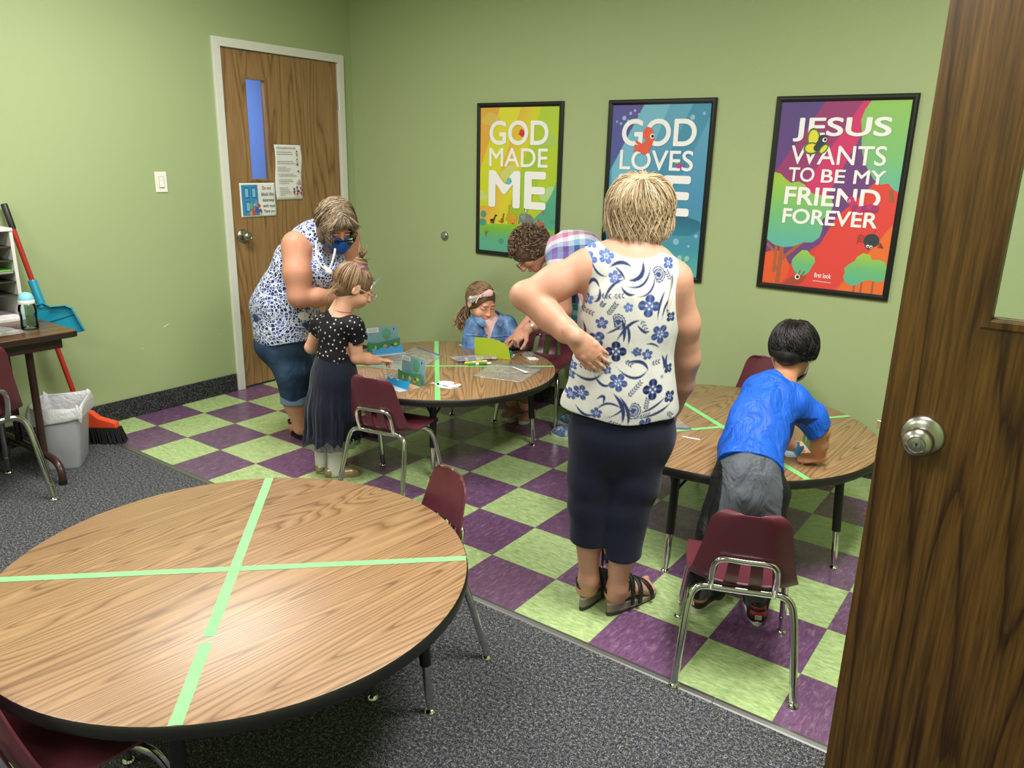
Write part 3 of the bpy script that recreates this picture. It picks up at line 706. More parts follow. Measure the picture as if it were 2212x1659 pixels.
A3.poly(gr2, [(0.03, 0.62), (0.09, 0.613), (0.14, 0.585), (0.18, 0.567), (0.24, 0.575), (0.29, 0.56), (0.32, 0.53), (0.38, 0.51), (0.44, 0.512), (0.5, 0.495), (0.52, 0.46), (0.50, 0.42), (0.45, 0.385), (0.462, 0.34), (0.45, 0.295), (0.40, 0.265), (0.33, 0.262), (0.26, 0.237), (0.18, 0.228), (0.10, 0.24), (0.03, 0.27)])
gr3 = grad('print_tree_blend_small', w, h, math.radians(90), [(0.06, (92, 176, 150)), (0.15, (110, 182, 120)), (0.23, (160, 196, 60))])
A3.poly(gr3, [(0.26, 0.165), (0.28, 0.185), (0.30, 0.20), (0.33, 0.222), (0.37, 0.222), (0.40, 0.20), (0.43, 0.19), (0.44, 0.165), (0.42, 0.135), (0.40, 0.105), (0.36, 0.085), (0.31, 0.09), (0.28, 0.115), (0.262, 0.14)])
A3.line(br3, [(0.75, 0.02), (0.75, 0.08)], 0.014).line(br3, [(0.8, 0.02), (0.8, 0.1)], 0.014).line(br3, [(0.88, 0.02), (0.88, 0.11)], 0.014)
A3.poly(gr3, [(0.66, 0.10), (0.67, 0.125), (0.66, 0.145), (0.69, 0.17), (0.73, 0.19), (0.74, 0.21), (0.78, 0.232), (0.83, 0.225), (0.85, 0.20), (0.9, 0.205), (0.95, 0.19), (0.965, 0.15), (0.95, 0.10), (0.9, 0.09), (0.85, 0.10), (0.8, 0.085), (0.77, 0.065), (0.72, 0.06), (0.68, 0.075)])
A3.poly(ink((164, 74, 48)), [(0.21, 0.035), (0.27, 0.075), (0.33, 0.085), (0.385, 0.085), (0.37, 0.06), (0.33, 0.035)])
A3.line(ink((140, 60, 44)), [(0.325, 0.08), (0.335, 0.115)], 0.008).line(ink((140, 60, 44)), [(0.345, 0.08), (0.37, 0.11)], 0.008).ell(wh, 0.318, 0.077, 0.02, 0.02).ell(bl, 0.32, 0.077, 0.012, 0.012)
A3.line(ink((120, 60, 70)), [(0.845, 0.36), (0.83, 0.32)], 0.003)
A3.ell(ink((52, 58, 66)), 0.825, 0.297, 0.055, 0.05).ell(ink((52, 58, 66)), 0.815, 0.27, 0.03, 0.025).ell(wh, 0.805, 0.268, 0.011, 0.012).ell(wh, 0.828, 0.265, 0.011, 0.012).ell(bl, 0.807, 0.266, 0.006, 0.006).ell(bl, 0.829, 0.263, 0.006, 0.006)
sp = ink((110, 52, 56))
for q in range(4):
    A3.line(sp, [(0.775, 0.315 - q * 0.01), (0.74, 0.322 - q * .01), (0.725, 0.312 - q * 0.011)], 0.004).line(sp, [(0.872, 0.29 - q * .008), (0.893 + q * 0.005, 0.288 - q * .006), (0.89 + q * .008, 0.262)], 0.004)
A3.line(LETTER, [(0.44, 0.066), (0.578, 0.063)], 0.004)
p = finish(t, A3)
words(p, w, h, [('JESUS', 0.155, 0.85, 0.775, 0.894, 0.022), ('WANTS', 0.156, 0.842, 0.662, 0.757, 0.010), ('TO', 0.156, 0.352, 0.574, 0.647, 0.016), ('BE', 0.403, 0.578, 0.573, 0.640, 0.016), ('MY', 0.638, 0.858, 0.572, 0.640, 0.016), ('FRIEND', 0.145, 0.845, 0.455, 0.548, 0.022), ('FOREVER', 0.148, 0.848, 0.357, 0.436, 0.022), ('first', 0.446, 0.502, 0.084, 0.110, 0.02), ('look', 0.514, 0.573, 0.084, 0.110, 0.02)])
Ab = Art(w, h); ye = ink((222, 212, 60)); dg = ink((84, 112, 58)); nv = ink((44, 56, 70))
Ab.ell(dg, 0.312, 0.79, 0.05, 0.078, rot=0.15).ell(ye, 0.313, 0.79, 0.038, 0.064, rot=0.15).ell(dg, 0.305, 0.742, 0.06, 0.045).ell(ye, 0.305, 0.743, 0.046, 0.033).ell(dg, 0.395, 0.74, 0.045, 0.026, rot=0.9).ell(ye, 0.395, 0.74, 0.034, 0.016, rot=0.9)
Ab.ell(nv, 0.345, 0.745, 0.025, 0.025).ell(nv, 0.36, 0.765, 0.026, 0.026).ell(nv, 0.378, 0.787, 0.033, 0.033).ell(wh, 0.395, 0.785, 0.017, 0.017).ell(bl, 0.398, 0.786, 0.01, 0.01)
o = Ab.build('printed_butterfly', p); o.location = (0, -0.0038, 0)
Ab = Art(w, h)
mg = ink((192, 52, 112)); m2 = ink((158, 50, 112))
for q, (cx, cy) in enumerate(((0.655, 0.475), (0.68, 0.452), (0.715, 0.448), (0.75, 0.455), (0.785, 0.462), (0.815, 0.455))): Ab.ell(mg if q % 2 == 0 else m2, cx, cy, 0.028, 0.026)
Ab.ell(mg, 0.64, 0.492, 0.026, 0.028).ell(wh, 0.633, 0.488, 0.008, 0.009).ell(bl, 0.633, 0.488, 0.005, 0.005).line(mg, [(0.635, 0.505), (0.628, 0.525)], 0.005)
o = Ab.build('printed_caterpillar', p); o.location = (0, -0.0038, 0)

# ---------------------------------------------------------------- paper signs on the closed door
PAPER = flat('white_paper', (232, 232, 228), 0.7, vary=0.02)
def door_sheet(name, label, y0, y1, z0, z1, curl):
    """sheet taped to the left wall's door, gently wavy; local x along the door, facing the room"""
    w, h = y1 - y0, z1 - z0
    t = thing(name, label, 'sign', (XL + 0.0, y0, z0), math.radians(90))
    n = 16
    def off(u, v): return -(0.002 + curl * math.sin(v * 5.5 + 0.5) ** 2 * (0.25 + 0.75 * u))
    P = [[Vector((u * w + (0.0 if curl < .004 else 0.010 * math.sin(v * 6.2) ** 1 * -0.6), off(u, v), v * h)) for u in [i / n for i in range(n + 1)]] for v in [i / n for i in range(n + 1)]]
    s = MB().grid(P).build('sheet', PAPER, t, True)
    so = s.modifiers.new('thick', 'SOLIDIFY'); so.thickness = 0.0004
    return t, s, w, h
t, s, w, h = door_sheet('door_sign', 'white sheet reading Do not block this doorway with toys, on the closed door', 0.845, 1.118, 1.125, 1.339, 0.003)
Ad = Art(w, h); b1 = ink((58, 142, 190)); b2 = ink((22, 98, 158)); b3 = ink((124, 190, 226))
Ad.poly(b2, [(0.045, 0.055), (0.50, 0.055), (0.48, 0.945), (0.035, 0.945)]).poly(b1, [(0.055, 0.065), (0.49, 0.065), (0.47, 0.935), (0.045, 0.935)])
for u0, v0, v1 in ((0.11, 0.56, 0.87), (0.31, 0.56, 0.87), (0.13, 0.16, 0.46)):
    Ad.poly(b2, [(u0, v0), (u0 + 0.13, v0), (u0 + .13, v1), (u0, v1)]).poly(b3, [(u0 + .02, v0 + .03), (u0 + 0.11, v0 + .03), (u0 + .11, v1 - .03), (u0 + .02, v1 - .03)])
for c, cx, cy, rx, ry in (((206, 150, 110), .27, .12, .05, .05), ((196, 84, 66), .34, .14, .05, .07), ((70, 96, 170), .43, .2, .05, .08), ((130, 160, 120), .28, .33, .04, .08), ((150, 110, 80), .49, .33, .055, .045), ((104, 80, 140), .53, .15, .05, .07), ((200, 190, 120), .53, .09, .035, .04), ((150, 150, 180), .42, .40, .03, .08), ((190, 110, 100), .36, .24, .035, .035), ((240, 240, 240), .37, .36, .018, .018)): Ad.ell(ink(c), cx, cy, rx, ry, 18)
o = Ad.build('printed_door_picture', s); o.location = (0, -0.0055, 0)
dkr = ink((110, 50, 74)); blk = ink((34, 34, 38))
for txt, m, x0, x1, zz, hh in (('Do not', dkr, .62, .87, .80, .10), ('block this', blk, .585, .935, .62, .105), ('doorway', blk, .61, .94, .42, .125), ('with toys', blk, .61, .955, .245, .125), ('Thank you', blk, .625, .945, .09, .115)):
    lettering(txt, m, (x0 * w, x1 * w, zz * h, (zz + hh) * h), s, -0.0062, 0.004, shear=0.25 if 'Thank' in txt else 0.0)
t, s, w, h = door_sheet('guidance_sign', 'tall white sheet of small printed rules with little drawings, on the closed door', 1.128, 1.345, 1.227, 1.581, 0.005)
Ad = Art(w, h)
greyt = ink((92, 92, 96)); rnd = random.Random(3)
def textbar(u0, u1, v, hgt=0.008, m=greyt):
    u = u0
    while u < u1 - 0.02:
        L = rnd.uniform(0.03, 0.085); Ad.poly(m, [(u, v), (min(u + L, u1), v), (min(u + L, u1), v + hgt), (u, v + hgt)]); u += L + 0.014
for u1, v in ((.64, .862), (.68, .826), (.68, .695), (.72, .66), (.55, .56), (.5, .527), (.66, .465), (.78, .432), (.6, .365), (.62, .335), (.45, .302), (.44, .185), (.5, .152), (.52, .12), (.3, .088)): textbar(0.07 if v > .5 else .10, u1, v)
Ad.poly(greyt, [(0.07, 0.925), (0.78, 0.925), (0.78, 0.928), (0.07, 0.928)])
pk = ink((214, 130, 130)); hr = ink((48, 34, 34)); bj = ink((60, 84, 130)); sk = ink((222, 170, 140))
for cx, cy, top in ((.80, .83, pk), (.80, .69, sk)): Ad.ell(top, cx, cy, 0.035, 0.06, 16).ell(sk, cx, cy + .045, .025, .026, 16).ell(hr, cx, cy + .057, .028, .018, 16)
Ad.ell(bj, .8, .645, .035, .03, 14).ell(ink((150, 130, 150)), .82, .52, .04, .025, 14).ell(hr, .83, .53, .02, .02, 14)
Ad.poly(ink((170, 170, 186)), [(.74, .285), (.94, .285), (.94, .325), (.74, .325)]).poly(ink((206, 150, 130)), [(.80, .285), (.88, .285), (.87, .37), (.81, .37)])
for a_ in range(7):
    cx, cy = .78 + .17 * math.cos(a_ * .9), .16 + .062 * math.sin(a_ * .9); Ad.ell(pk if a_ % 2 else ink((190, 110, 110)), cx, cy - .012, .035, .04, 14).ell(hr, cx, cy + .012, .028, .03, 14)
Ad.ell(ink((60, 60, 64)), .78, .155, .06, .03, 16)
o = Ad.build('printed_rules', s); o.location = (0, -0.0078, 0)
for txt, x0, x1, z0, z1 in (('POSITIVE GUIDANCE FOR CHILDREN', .07, .78, .935, .958), ('FOLLOW THROUGH', .07, .4, .59, .606), ('SECOND CHANCE', .10, .42, .212, .23)): lettering(txt, greyt, (x0 * w, x1 * w, z0 * h, z1 * h), s, -0.0084, 0.01)

# ---------------------------------------------------------------- desk by the left wall
ZD = 0.72
dk = thing('desk', 'brown wood-top desk against the left wall', 'desk', (0, 0, 0))
DARKWOOD = wood('dark_walnut_laminate', (104, 72, 44), (90, 60, 36), (58, 36, 22), (0, 0, math.radians(90)), freq=10, rough=0.28, fibre=0.2)
BROWNM = flat('brown_enamel', (62, 40, 36), 0.3)
x0, x1, y0, y1 = XL + 0.015, -2.0, -1.85, -0.563
b = MB(); cr = 0.03
pl = [(x0, y0), (x1, y0), (x1, y1 - cr), (x1 - cr * .3, y1 - cr * .3), (x1 - cr, y1), (x0, y1)]
b.prism(pl, ZD - 0.03, ZD); b.build('desktop', DARKWOOD, dk, bevel=0.003)
b = MB(); b.prism([(x * 1.0 + (0.004 if x > -2.2 else 0), y + (0.004 if y > -1 else -0.004)) for x, y in pl], ZD - 0.028, ZD - 0.004); b.build('edge_band', flat('dark_brown_edge', (40, 28, 24), 0.4), dk)
MB().box(x0 + 0.04, x1 - 0.06, y0 + .03, y1 - 0.05, ZD - 0.085, ZD - 0.03).build('apron', BROWNM, dk, bevel=0.004)
for ly in (y1 - 0.16, y0 + 0.16):
    b = MB(); b.tube(curve_pts([(x1 - 0.005, ly, 0.012), (x1 - 0.008, ly, 0.07), (x1 - 0.06, ly, 0.108), (x1 - 0.2, ly, 0.115), (x0 + 0.2, ly, 0.115), (x0 + 0.06, ly, 0.108), (x0 + 0.03, ly, 0.07), (x0 + 0.03, ly, 0.012)], 5), 0.017, 12); ft = b.build('foot_rail', BROWNM, dk, auto=0.8)
    for px_ in (x1 - 0.16, x1 - 0.42):
        MB().tube([(px_, ly, 0.115), (px_, ly, ZD - 0.08)], 0.017, 12).build('leg', BROWNM, dk, auto=0.8)
    MB().tube([(x1 - 0.005, ly, 0.0), (x1 - 0.005, ly, 0.022)], 0.019, 12).build('foot_cap', BLACKM, ft, auto=0.8)
# paper sorter
og = thing('paper_sorter', 'white open paper sorter with dark shelves on the brown desk', 'paper sorter', (0, 0, ZD))
SW = flat('white_sorter_board', (214, 212, 208), 0.5, vary=0.03); SD = flat('dark_sorter_shelf', (60, 52, 48), 0.5)
ox0, ox1, oy0, oy1, oz = XL + 0.02, -2.412, -1.15, -0.612, 0.425
for yy in (oy1 - 0.016, oy0): MB().box(ox0, ox1, yy, yy + 0.016, 0, oz).build('side_panel', SW, og, bevel=0.002)
MB().box(ox0, ox1 + 0.004, oy0, oy1, oz, oz + 0.016).build('top_panel', SW, og, bevel=0.002)
MB().box(ox0, ox0 + 0.006, oy0, oy1, 0, oz).build('back_panel', SD, og)
MB().box(ox0, ox1, oy0 + 0.016, oy1 - .016, 0, 0.012).build('bottom_panel', SW, og)
for zz in (0.12, 0.185, 0.225, 0.285, 0.35): MB().box(ox0, ox1 - 0.004, oy0 + .016, oy1 - .016, zz, zz + 0.004).build('shelf', SD, og)
for (nm, zz, col, lab) in (('paper_stack', 0.0122, (226, 222, 226), 'stack of white paper at the bottom of the paper sorter'), ('paper_stack', 0.2292, (226, 228, 222), 'white paper lying on the lit shelf of the paper sorter'), ('paper_sheet', 0.2425, (112, 190, 70), 'bright green sheet on top of the paper in the sorter')):
    hh = 0.001 if nm == 'paper_sheet' else 0.012
    tag(MB().box(-2.66, -2.418 + (0.01 if nm == 'paper_sheet' else 0), -0.95, -0.635, ZD + zz, ZD + zz + hh).build(nm, ink(col, 0.7), None), lab, 'paper')
# water bottle
bt = thing('water_bottle', 'clear aqua water bottle on the corner of the brown desk', 'bottle', (-2.185, -0.690, ZD))
AQ = m_glass('aqua_plastic', (0.80, 0.94, 0.95, 1), 0.0)
MB().lathe([(0.030, 0.0), (0.036, 0.004), (0.037, 0.02), (0.035, 0.05), (0.037, 0.075), (0.0385, 0.09), (0.036, 0.105), (0.031, 0.118), (0.029, 0.124)], (0, 0, 0), 36).build('bottle_body', AQ, bt, auto=0.9)
WT = m_glass('water', (0.84, 0.93, 0.94, 1))
MB().lathe([(0.029, 0.004), (0.0345, 0.007), (0.0355, 0.02), (0.0335, 0.05), (0.0348, 0.068)], (0, 0, 0), 36).build('water', WT, bt, auto=0.9)
MB().lathe([(0.033, 0.118), (0.0345, 0.122), (0.0345, 0.132), (0.033, 0.136)], (0, 0, 0), 36).build('collar', flat('white_plastic', (232, 234, 230), 0.35), bt, auto=0.7)
MB().lathe([(0.033, 0.136), (0.032, 0.146), (0.027, 0.158), (0.018, 0.167), (0.006, 0.171), (0.0005, 0.172)], (0, 0, 0), 36).build('cap', flat('aqua_cap', (128, 196, 214), 0.3, spec=0.5), bt, auto=0.9)
def m_film(name, tint=(0.93, 0.94, 0.92, 1), a=0.72):
    g = N(name)
    tr = g.n('ShaderNodeBsdfTransparent'); g.put(tr.inputs[0], tint)
    gl = g.n('ShaderNodeBsdfGlossy', i={'Roughness': 0.12}); df = g.n('ShaderNodeBsdfDiffuse'); df.inputs[0].default_value = (0.8, 0.82, 0.8, 1)
    m1 = g.n('ShaderNodeMixShader'); m1.inputs[0].default_value = 0.45; g.put(m1.inputs[1], df.outputs[0]); g.put(m1.inputs[2], gl.outputs[0])
    m2 = g.n('ShaderNodeMixShader'); g.put(m2.inputs[0], g.mapr(g.noise(g.obj(), 35, 3.0), 0.35, 0.75, (1 - a) * 0.55, (1 - a) * 1.6)); g.put(m2.inputs[1], tr.outputs[0]); g.put(m2.inputs[2], m1.outputs[0])
    g.put(g.t.nodes['Material Output'].inputs[0], m2.outputs[0]); return g.m
FILM = m_film('clear_bag_film')
ZIP = flat('violet_zip_strip', (98, 104, 178), 0.4)
def film(name, label, corners, zt, amp=0.004, seed=0, parent=None, mat=None):
    """crinkled clear sheet over a quad of table points (a,b,c,d) in world coordinates"""
    a, b_, c, d = [Vector((*p, 0)) for p in corners]; n = 22; P = []
    rs = np.random.RandomState(seed); ph = rs.rand(6, 3) * 6.28
    for i in range(n + 1):
        row = []
        for j in range(n + 1):
            u, v = i / n, j / n; q = a * (1 - u) * (1 - v) + b_ * u * (1 - v) + c * u * v + d * (1 - u) * v
            e = min(u, 1 - u, v, 1 - v) * 4; e = min(e, 1)
            z = sum(math.sin(u * (3 + k * 2.3) + v * (9 - k * 1.7) + ph[k][0]) for k in range(6)) / 6
            row.append(Vector((q.x, q.y, zt + 0.0015 + amp * (0.4 + 0.6 * e) * (0.7 + z))))
        P.append(row)
    o = MB().grid(P).build(name, mat or FILM, parent, True); so = o.modifiers.new('thick', 'SOLIDIFY'); so.thickness = 0.0006
    return o
def zip_bag(label, corners, zt, seed):
    t = thing('plastic_bag', label, 'bag', (0, 0, 0))
    film('bag_film', '', corners, zt, 0.004, seed, t)
    a, b_ = Vector((*corners[0], 0)), Vector((*corners[1], 0)); d = Vector((*corners[3], 0)) - a; d.normalize()
    b = MB(); b.grid([[Vector((*(a + (b_ - a) * i / 12 + d * k).xy, zt + 0.008 + 0.001 * math.sin(i))) for k in (0.004, 0.012)] for i in range(13)]); z = b.build('zip_strip', ZIP, t); so = z.modifiers.new('thick', 'SOLIDIFY'); so.thickness = 0.0015
    return t
zip_bag('clear zip bag lying flat on the right of the craft table', [(-0.828, 1.075), (-0.545, 1.140), (-0.475, 0.855), (-0.742, 0.790)], h2, 1)
zip_bag('clear zip bag under the standing craft cards, left of the long tape', [(-1.395, 1.07), (-1.13, 1.00), (-1.02, 0.63), (-1.29, 0.56)], h2, 2)
zip_bag('clear zip bag with paper inside, beside the blonde woman on the boy\'s table', [(0.385, 0.565), (0.520, 0.675), (0.405, 0.780), (0.26, 0.69)], h3, 3)
t = thing('plastic_bag', 'crumpled clear bag on the brown desk', 'bag', (0, 0, 0))
film('bag_film', '', [(-2.27, -0.76), (-2.10, -0.74), (-2.06, -0.98), (-2.25, -1.0)], ZD, 0.02, 4, t)
t = thing('plastic_bag', 'clear bag end against the denim girl\'s sleeve at the table rim', 'bag', (0, 0, 0))
film('bag_film', '', [(-0.80, 1.40), (-0.72, 1.36), (-0.735, 1.26), (-0.83, 1.33)], h2, 0.02, 5, t)
# trash bin with a liner
tb = thing('trash_bin', 'pale grey plastic wastebasket with a white liner below the desk corner', 'trash bin', (-2.270, -0.572, 0), math.atan2(0.8, 0.6)); BIN_S = (0.84, 0.86, 0.88)
GREYP = flat('pale_grey_plastic', (196, 197, 206), 0.4, vary=0.03)
def rrect(hx, hy, r, n=6):
    P = []
    for cx, cy, a0 in ((hx - r, hy - r, 0), (-hx + r, hy - r, 90), (-hx + r, -hy + r, 180), (hx - r, -hy + r, 270)):
        P += [(cx + r * math.cos(math.radians(a0 + 90 * k / n)), cy + r * math.sin(math.radians(a0 + 90 * k / n))) for k in range(n + 1)]
    return P
def loft(rings):
    b = MB(); n = len(rings[0]); V = [p for r_ in rings for p in r_]
    F_ = [(i * n + k, i * n + (k + 1) % n, (i + 1) * n + (k + 1) % n, (i + 1) * n + k) for i in range(len(rings) - 1) for k in range(n)]
    return b.add(V, F_)
rings = [[Vector((x, y, z)) for x, y in rrect(hx, hy, r)] for hx, hy, r, z in ((0.06, 0.09, .02, 0.006), (0.086, 0.117, .025, 0.0), (0.090, 0.122, .026, 0.008), (0.124, 0.158, .03, 0.345), (0.131, 0.165, .03, 0.348), (0.131, 0.165, .03, 0.362), (0.124, 0.158, .03, 0.362), (0.119, 0.152, .028, 0.33), (0.085, 0.115, .025, 0.012), (0.05, 0.08, .02, 0.010))]
b = loft(rings); m_ = len(rings[0]); b.f.append(tuple(range(m_))); b.mi.append(0); b.build('bin_body', GREYP, tb, auto=0.7)
rs = np.random.RandomState(5); LN = N('white_liner_film'); LN.set(col=lin(232, 232, 236), rough=0.35, trans=0.15); LN.bump(LN.noise(LN.obj(), 40, 4.0, 0.65), 0.5, 0.02); LN = LN.m
def wob(hx, hy, r, z, a, ph): return [Vector((x * (1 + a * math.sin(9 * k / 28 * 6.28 + ph) + a * 0.7 * math.sin(5 * k / 28 * 6.28 + ph * 2)), y * (1 + a * math.cos(7 * k / 28 * 6.28 + ph)), z + (0.02 if a > .01 else 0.004) * math.sin(6 * k / 28 * 6.28 + ph))) for k, (x, y) in enumerate(rrect(hx, hy, r))]
rings = [wob(.108, .14, .03, .24, .01, 0), wob(.116, .148, .03, .32, .012, .5), wob(.126, .158, .03, .372, .008, 1), wob(.138, .172, .03, .376, .02, 1.5), wob(.145, .178, .03, .345, .03, 2.2), wob(.143, .178, .03, .312, .035, 3), wob(.139, .172, .03, .290, .03, 3.6)]
o = loft(rings).build('liner', LN, tb, True); tb.scale = BIN_S; so = o.modifiers.new('thick', 'SOLIDIFY'); so.thickness = 0.001; ss = o.modifiers.new('sub', 'SUBSURF'); ss.levels = 1; ss.render_levels = 2
# broom and dustpan leaning on the wall
A0, B0 = Vector((-2.660, -0.534, 1.257)), Vector((-2.458, -0.390, 0.14))
br = thing('broom', 'red-handled broom leaning on the left wall behind the trash bin', 'broom', (0, 0, 0))
dv = (B0 - A0).normalized()
REDM = flat('red_enamel', (168, 40, 32), 0.35); 
MB().tube([A0 + dv * 0.12, B0], 0.0125, 14).build('handle', REDM, br, auto=0.8)
MB().tube([A0, A0 + dv * 0.005, A0 + dv * 0.125], [0.012, 0.0155, 0.015], 14).build('grip', BLACKM, br, auto=0.8)
R_ = Matrix.Translation((-2.455, -0.365, 0.0)) @ Matrix.Rotation(math.radians(38), 4, 'Z')
b = MB(); b.prism([(-0.10, 0.0), (0.155, 0.0), (0.145, 0.035), (0.06, 0.06), (0.02, 0.095), (-0.03, 0.095), (-0.06, 0.06), (-0.10, 0.04)], -0.022, 0.022, R_ @ Matrix.Translation((0, 0, 0.085)) @ Matrix.Rotation(math.radians(90), 4, 'X') @ Matrix.Rotation(math.radians(0), 4, 'Y'))
b.build('broom_head', flat('orange_plastic', (226, 78, 44), 0.4), br, bevel=0.008)
b = MB(); rs = np.random.RandomState(2)
for i in range(26):
    for j in range(5):
        u = -0.10 + 0.255 * i / 25; v = -0.018 + 0.009 * j
        p0 = R_ @ Vector((u, v, 0.09)); p1 = R_ @ Vector((u * 1.12 + rs.uniform(-.006, .006) + 0.01, v * 1.7 + rs.uniform(-.005, .005), 0.003 + rs.uniform(0, .004)))
        b.tube([p0, p1], [0.0052, 0.004], 5)
o = b.build('bristles', flat('black_bristle', (18, 18, 20), 0.6), br); o['kind'] = 'stuff'
dp = thing('dustpan', 'teal blue dustpan clipped upright onto the red broom handle', 'dustpan', (0, 0, 0))
TEAL = flat('teal_plastic', (24, 142, 172), 0.35)
S0 = A0 + dv * 0.385; S1 = A0 + dv * 0.53
MB().tube([S0, S0 + dv * 0.006, S1], [0.017, 0.0205, 0.022], 16).build('sleeve', TEAL, dp, auto=0.8)
xa = Vector((0.55, 0.83, 0)).normalized(); xa = (xa - dv * xa.dot(dv)).normalized(); na = xa.cross(dv).normalized()
if na.x < 0: na = -na
Tm = Matrix(((xa.x, dv.x, na.x, S1.x), (xa.y, dv.y, na.y, S1.y), (xa.z, dv.z, na.z, S1.z), (0, 0, 0, 1))) @ Matrix.Diagonal((0.72, 0.68, 0.8, 1))
b = MB(); out = [(-0.03, -0.03), (0.02, -0.03), (0.055, 0.005), (0.15, 0.02), (0.185, 0.05), (0.215, 0.23), (-0.085, 0.25), (-0.075, 0.06), (-0.045, 0.015)]
b.prism(out, 0.012, 0.017, Tm)
for p, q in zip(out[:5] + out[6:], out[1:6] + out[7:] + [out[0]]):
    pv, qv = Vector((*p, 0)), Vector((*q, 0)); d_ = (qv - pv).normalized(); nn = Vector((-d_.y, d_.x, 0)) * 0.003
    b.prism([(pv + nn).xy[:], (qv + nn).xy[:], (qv - nn).xy[:], (pv - nn).xy[:]], 0.012, 0.05 if p[1] > 0.0 else 0.035, Tm)
b.build('pan', TEAL, dp, bevel=0.002)
b = MB(); b.prism([(-0.075, 0.118), (0.195, 0.098), (0.196, 0.106), (-0.076, 0.126)], 0.0165, 0.0195, Tm); b.build('pan_rib', flat('deep_teal', (14, 84, 108), 0.4), dp)
b = MB(); b.prism([(-0.085, 0.25), (0.215, 0.23), (0.2155, 0.237), (-0.0855, 0.257)], 0.010, 0.022, Tm); b.build('rubber_lip', flat('blue_lip', (18, 100, 190), 0.5), dp)

# ---------------------------------------------------------------- paper dioramas and craft bits on the tables
CARD = {k: ink(v, 0.55) for k, v in dict(sky=(124, 166, 178), hill=(58, 140, 96), wave=(28, 140, 200), sand=(208, 164, 132), lime=(168, 186, 40), tree=(92, 158, 128), trunk=(120, 128, 70), pale=(186, 216, 236), white=(236, 238, 240), grey=(120, 120, 130), yellow=(212, 178, 60), orange=(206, 128, 60), dark=(40, 44, 40), pinky=(196, 150, 150), red=(190, 70, 60)).items()}
def cutsheet(parent, name, outline, mats, y, lean, thick=0.0012, pics=()):
    """upright cut-paper layer: outline in (x,z); front faces -y"""
    T = Matrix.Translation((0, y, 0.0015)) @ Matrix.Rotation(lean, 4, 'X')
    from mathutils.geometry import tessellate_polygon
    tr = tessellate_polygon([[Vector((p[0], p[1], 0)) for p in outline]])
    b = MB(); n = len(outline)
    F0 = [Vector((x, 0, z)) for x, z in outline]; F1 = [Vector((x, thick, z)) for x, z in outline]
    def ori(t, V, s):
        a, c, d = [V[i] for i in t]; return t if ((c - a).cross(d - a)).y * s > 0 else (t[0], t[2], t[1])
    b.mat(0).add([T @ v for v in F0], [ori(t, F0, -1) for t in tr])
    b.mat(1).add([T @ v for v in F1], [ori(t, F1, 1) for t in tr])
    b.add([T @ v for v in F0 + F1], [(k, (k + 1) % n, n + (k + 1) % n, n + k) for k in range(n)])
    ml = [mats[0], mats[1]]
    for k, (m, pts) in enumerate(pics):
        if m not in ml: ml.append(m)
        V = [Vector((x, -0.0004 - 0.0001 * k, z)) for x, z in pts]; t2 = tessellate_polygon([[Vector((p[0], p[1], 0)) for p in pts]])
        b.mat(ml.index(m)).add([T @ v for v in V], [ori(t, V, -1) for t in t2])
    return b.build(name, ml, parent)
def blob(cx, cy, rx, ry, n=16, wav=0.0): return [(cx + rx * (1 + wav * math.sin(5 * a)) * math.cos(a), cy + ry * (1 + wav * math.sin(5 * a)) * math.sin(a)) for a in [2 * math.pi * i / n for i in range(n)]]
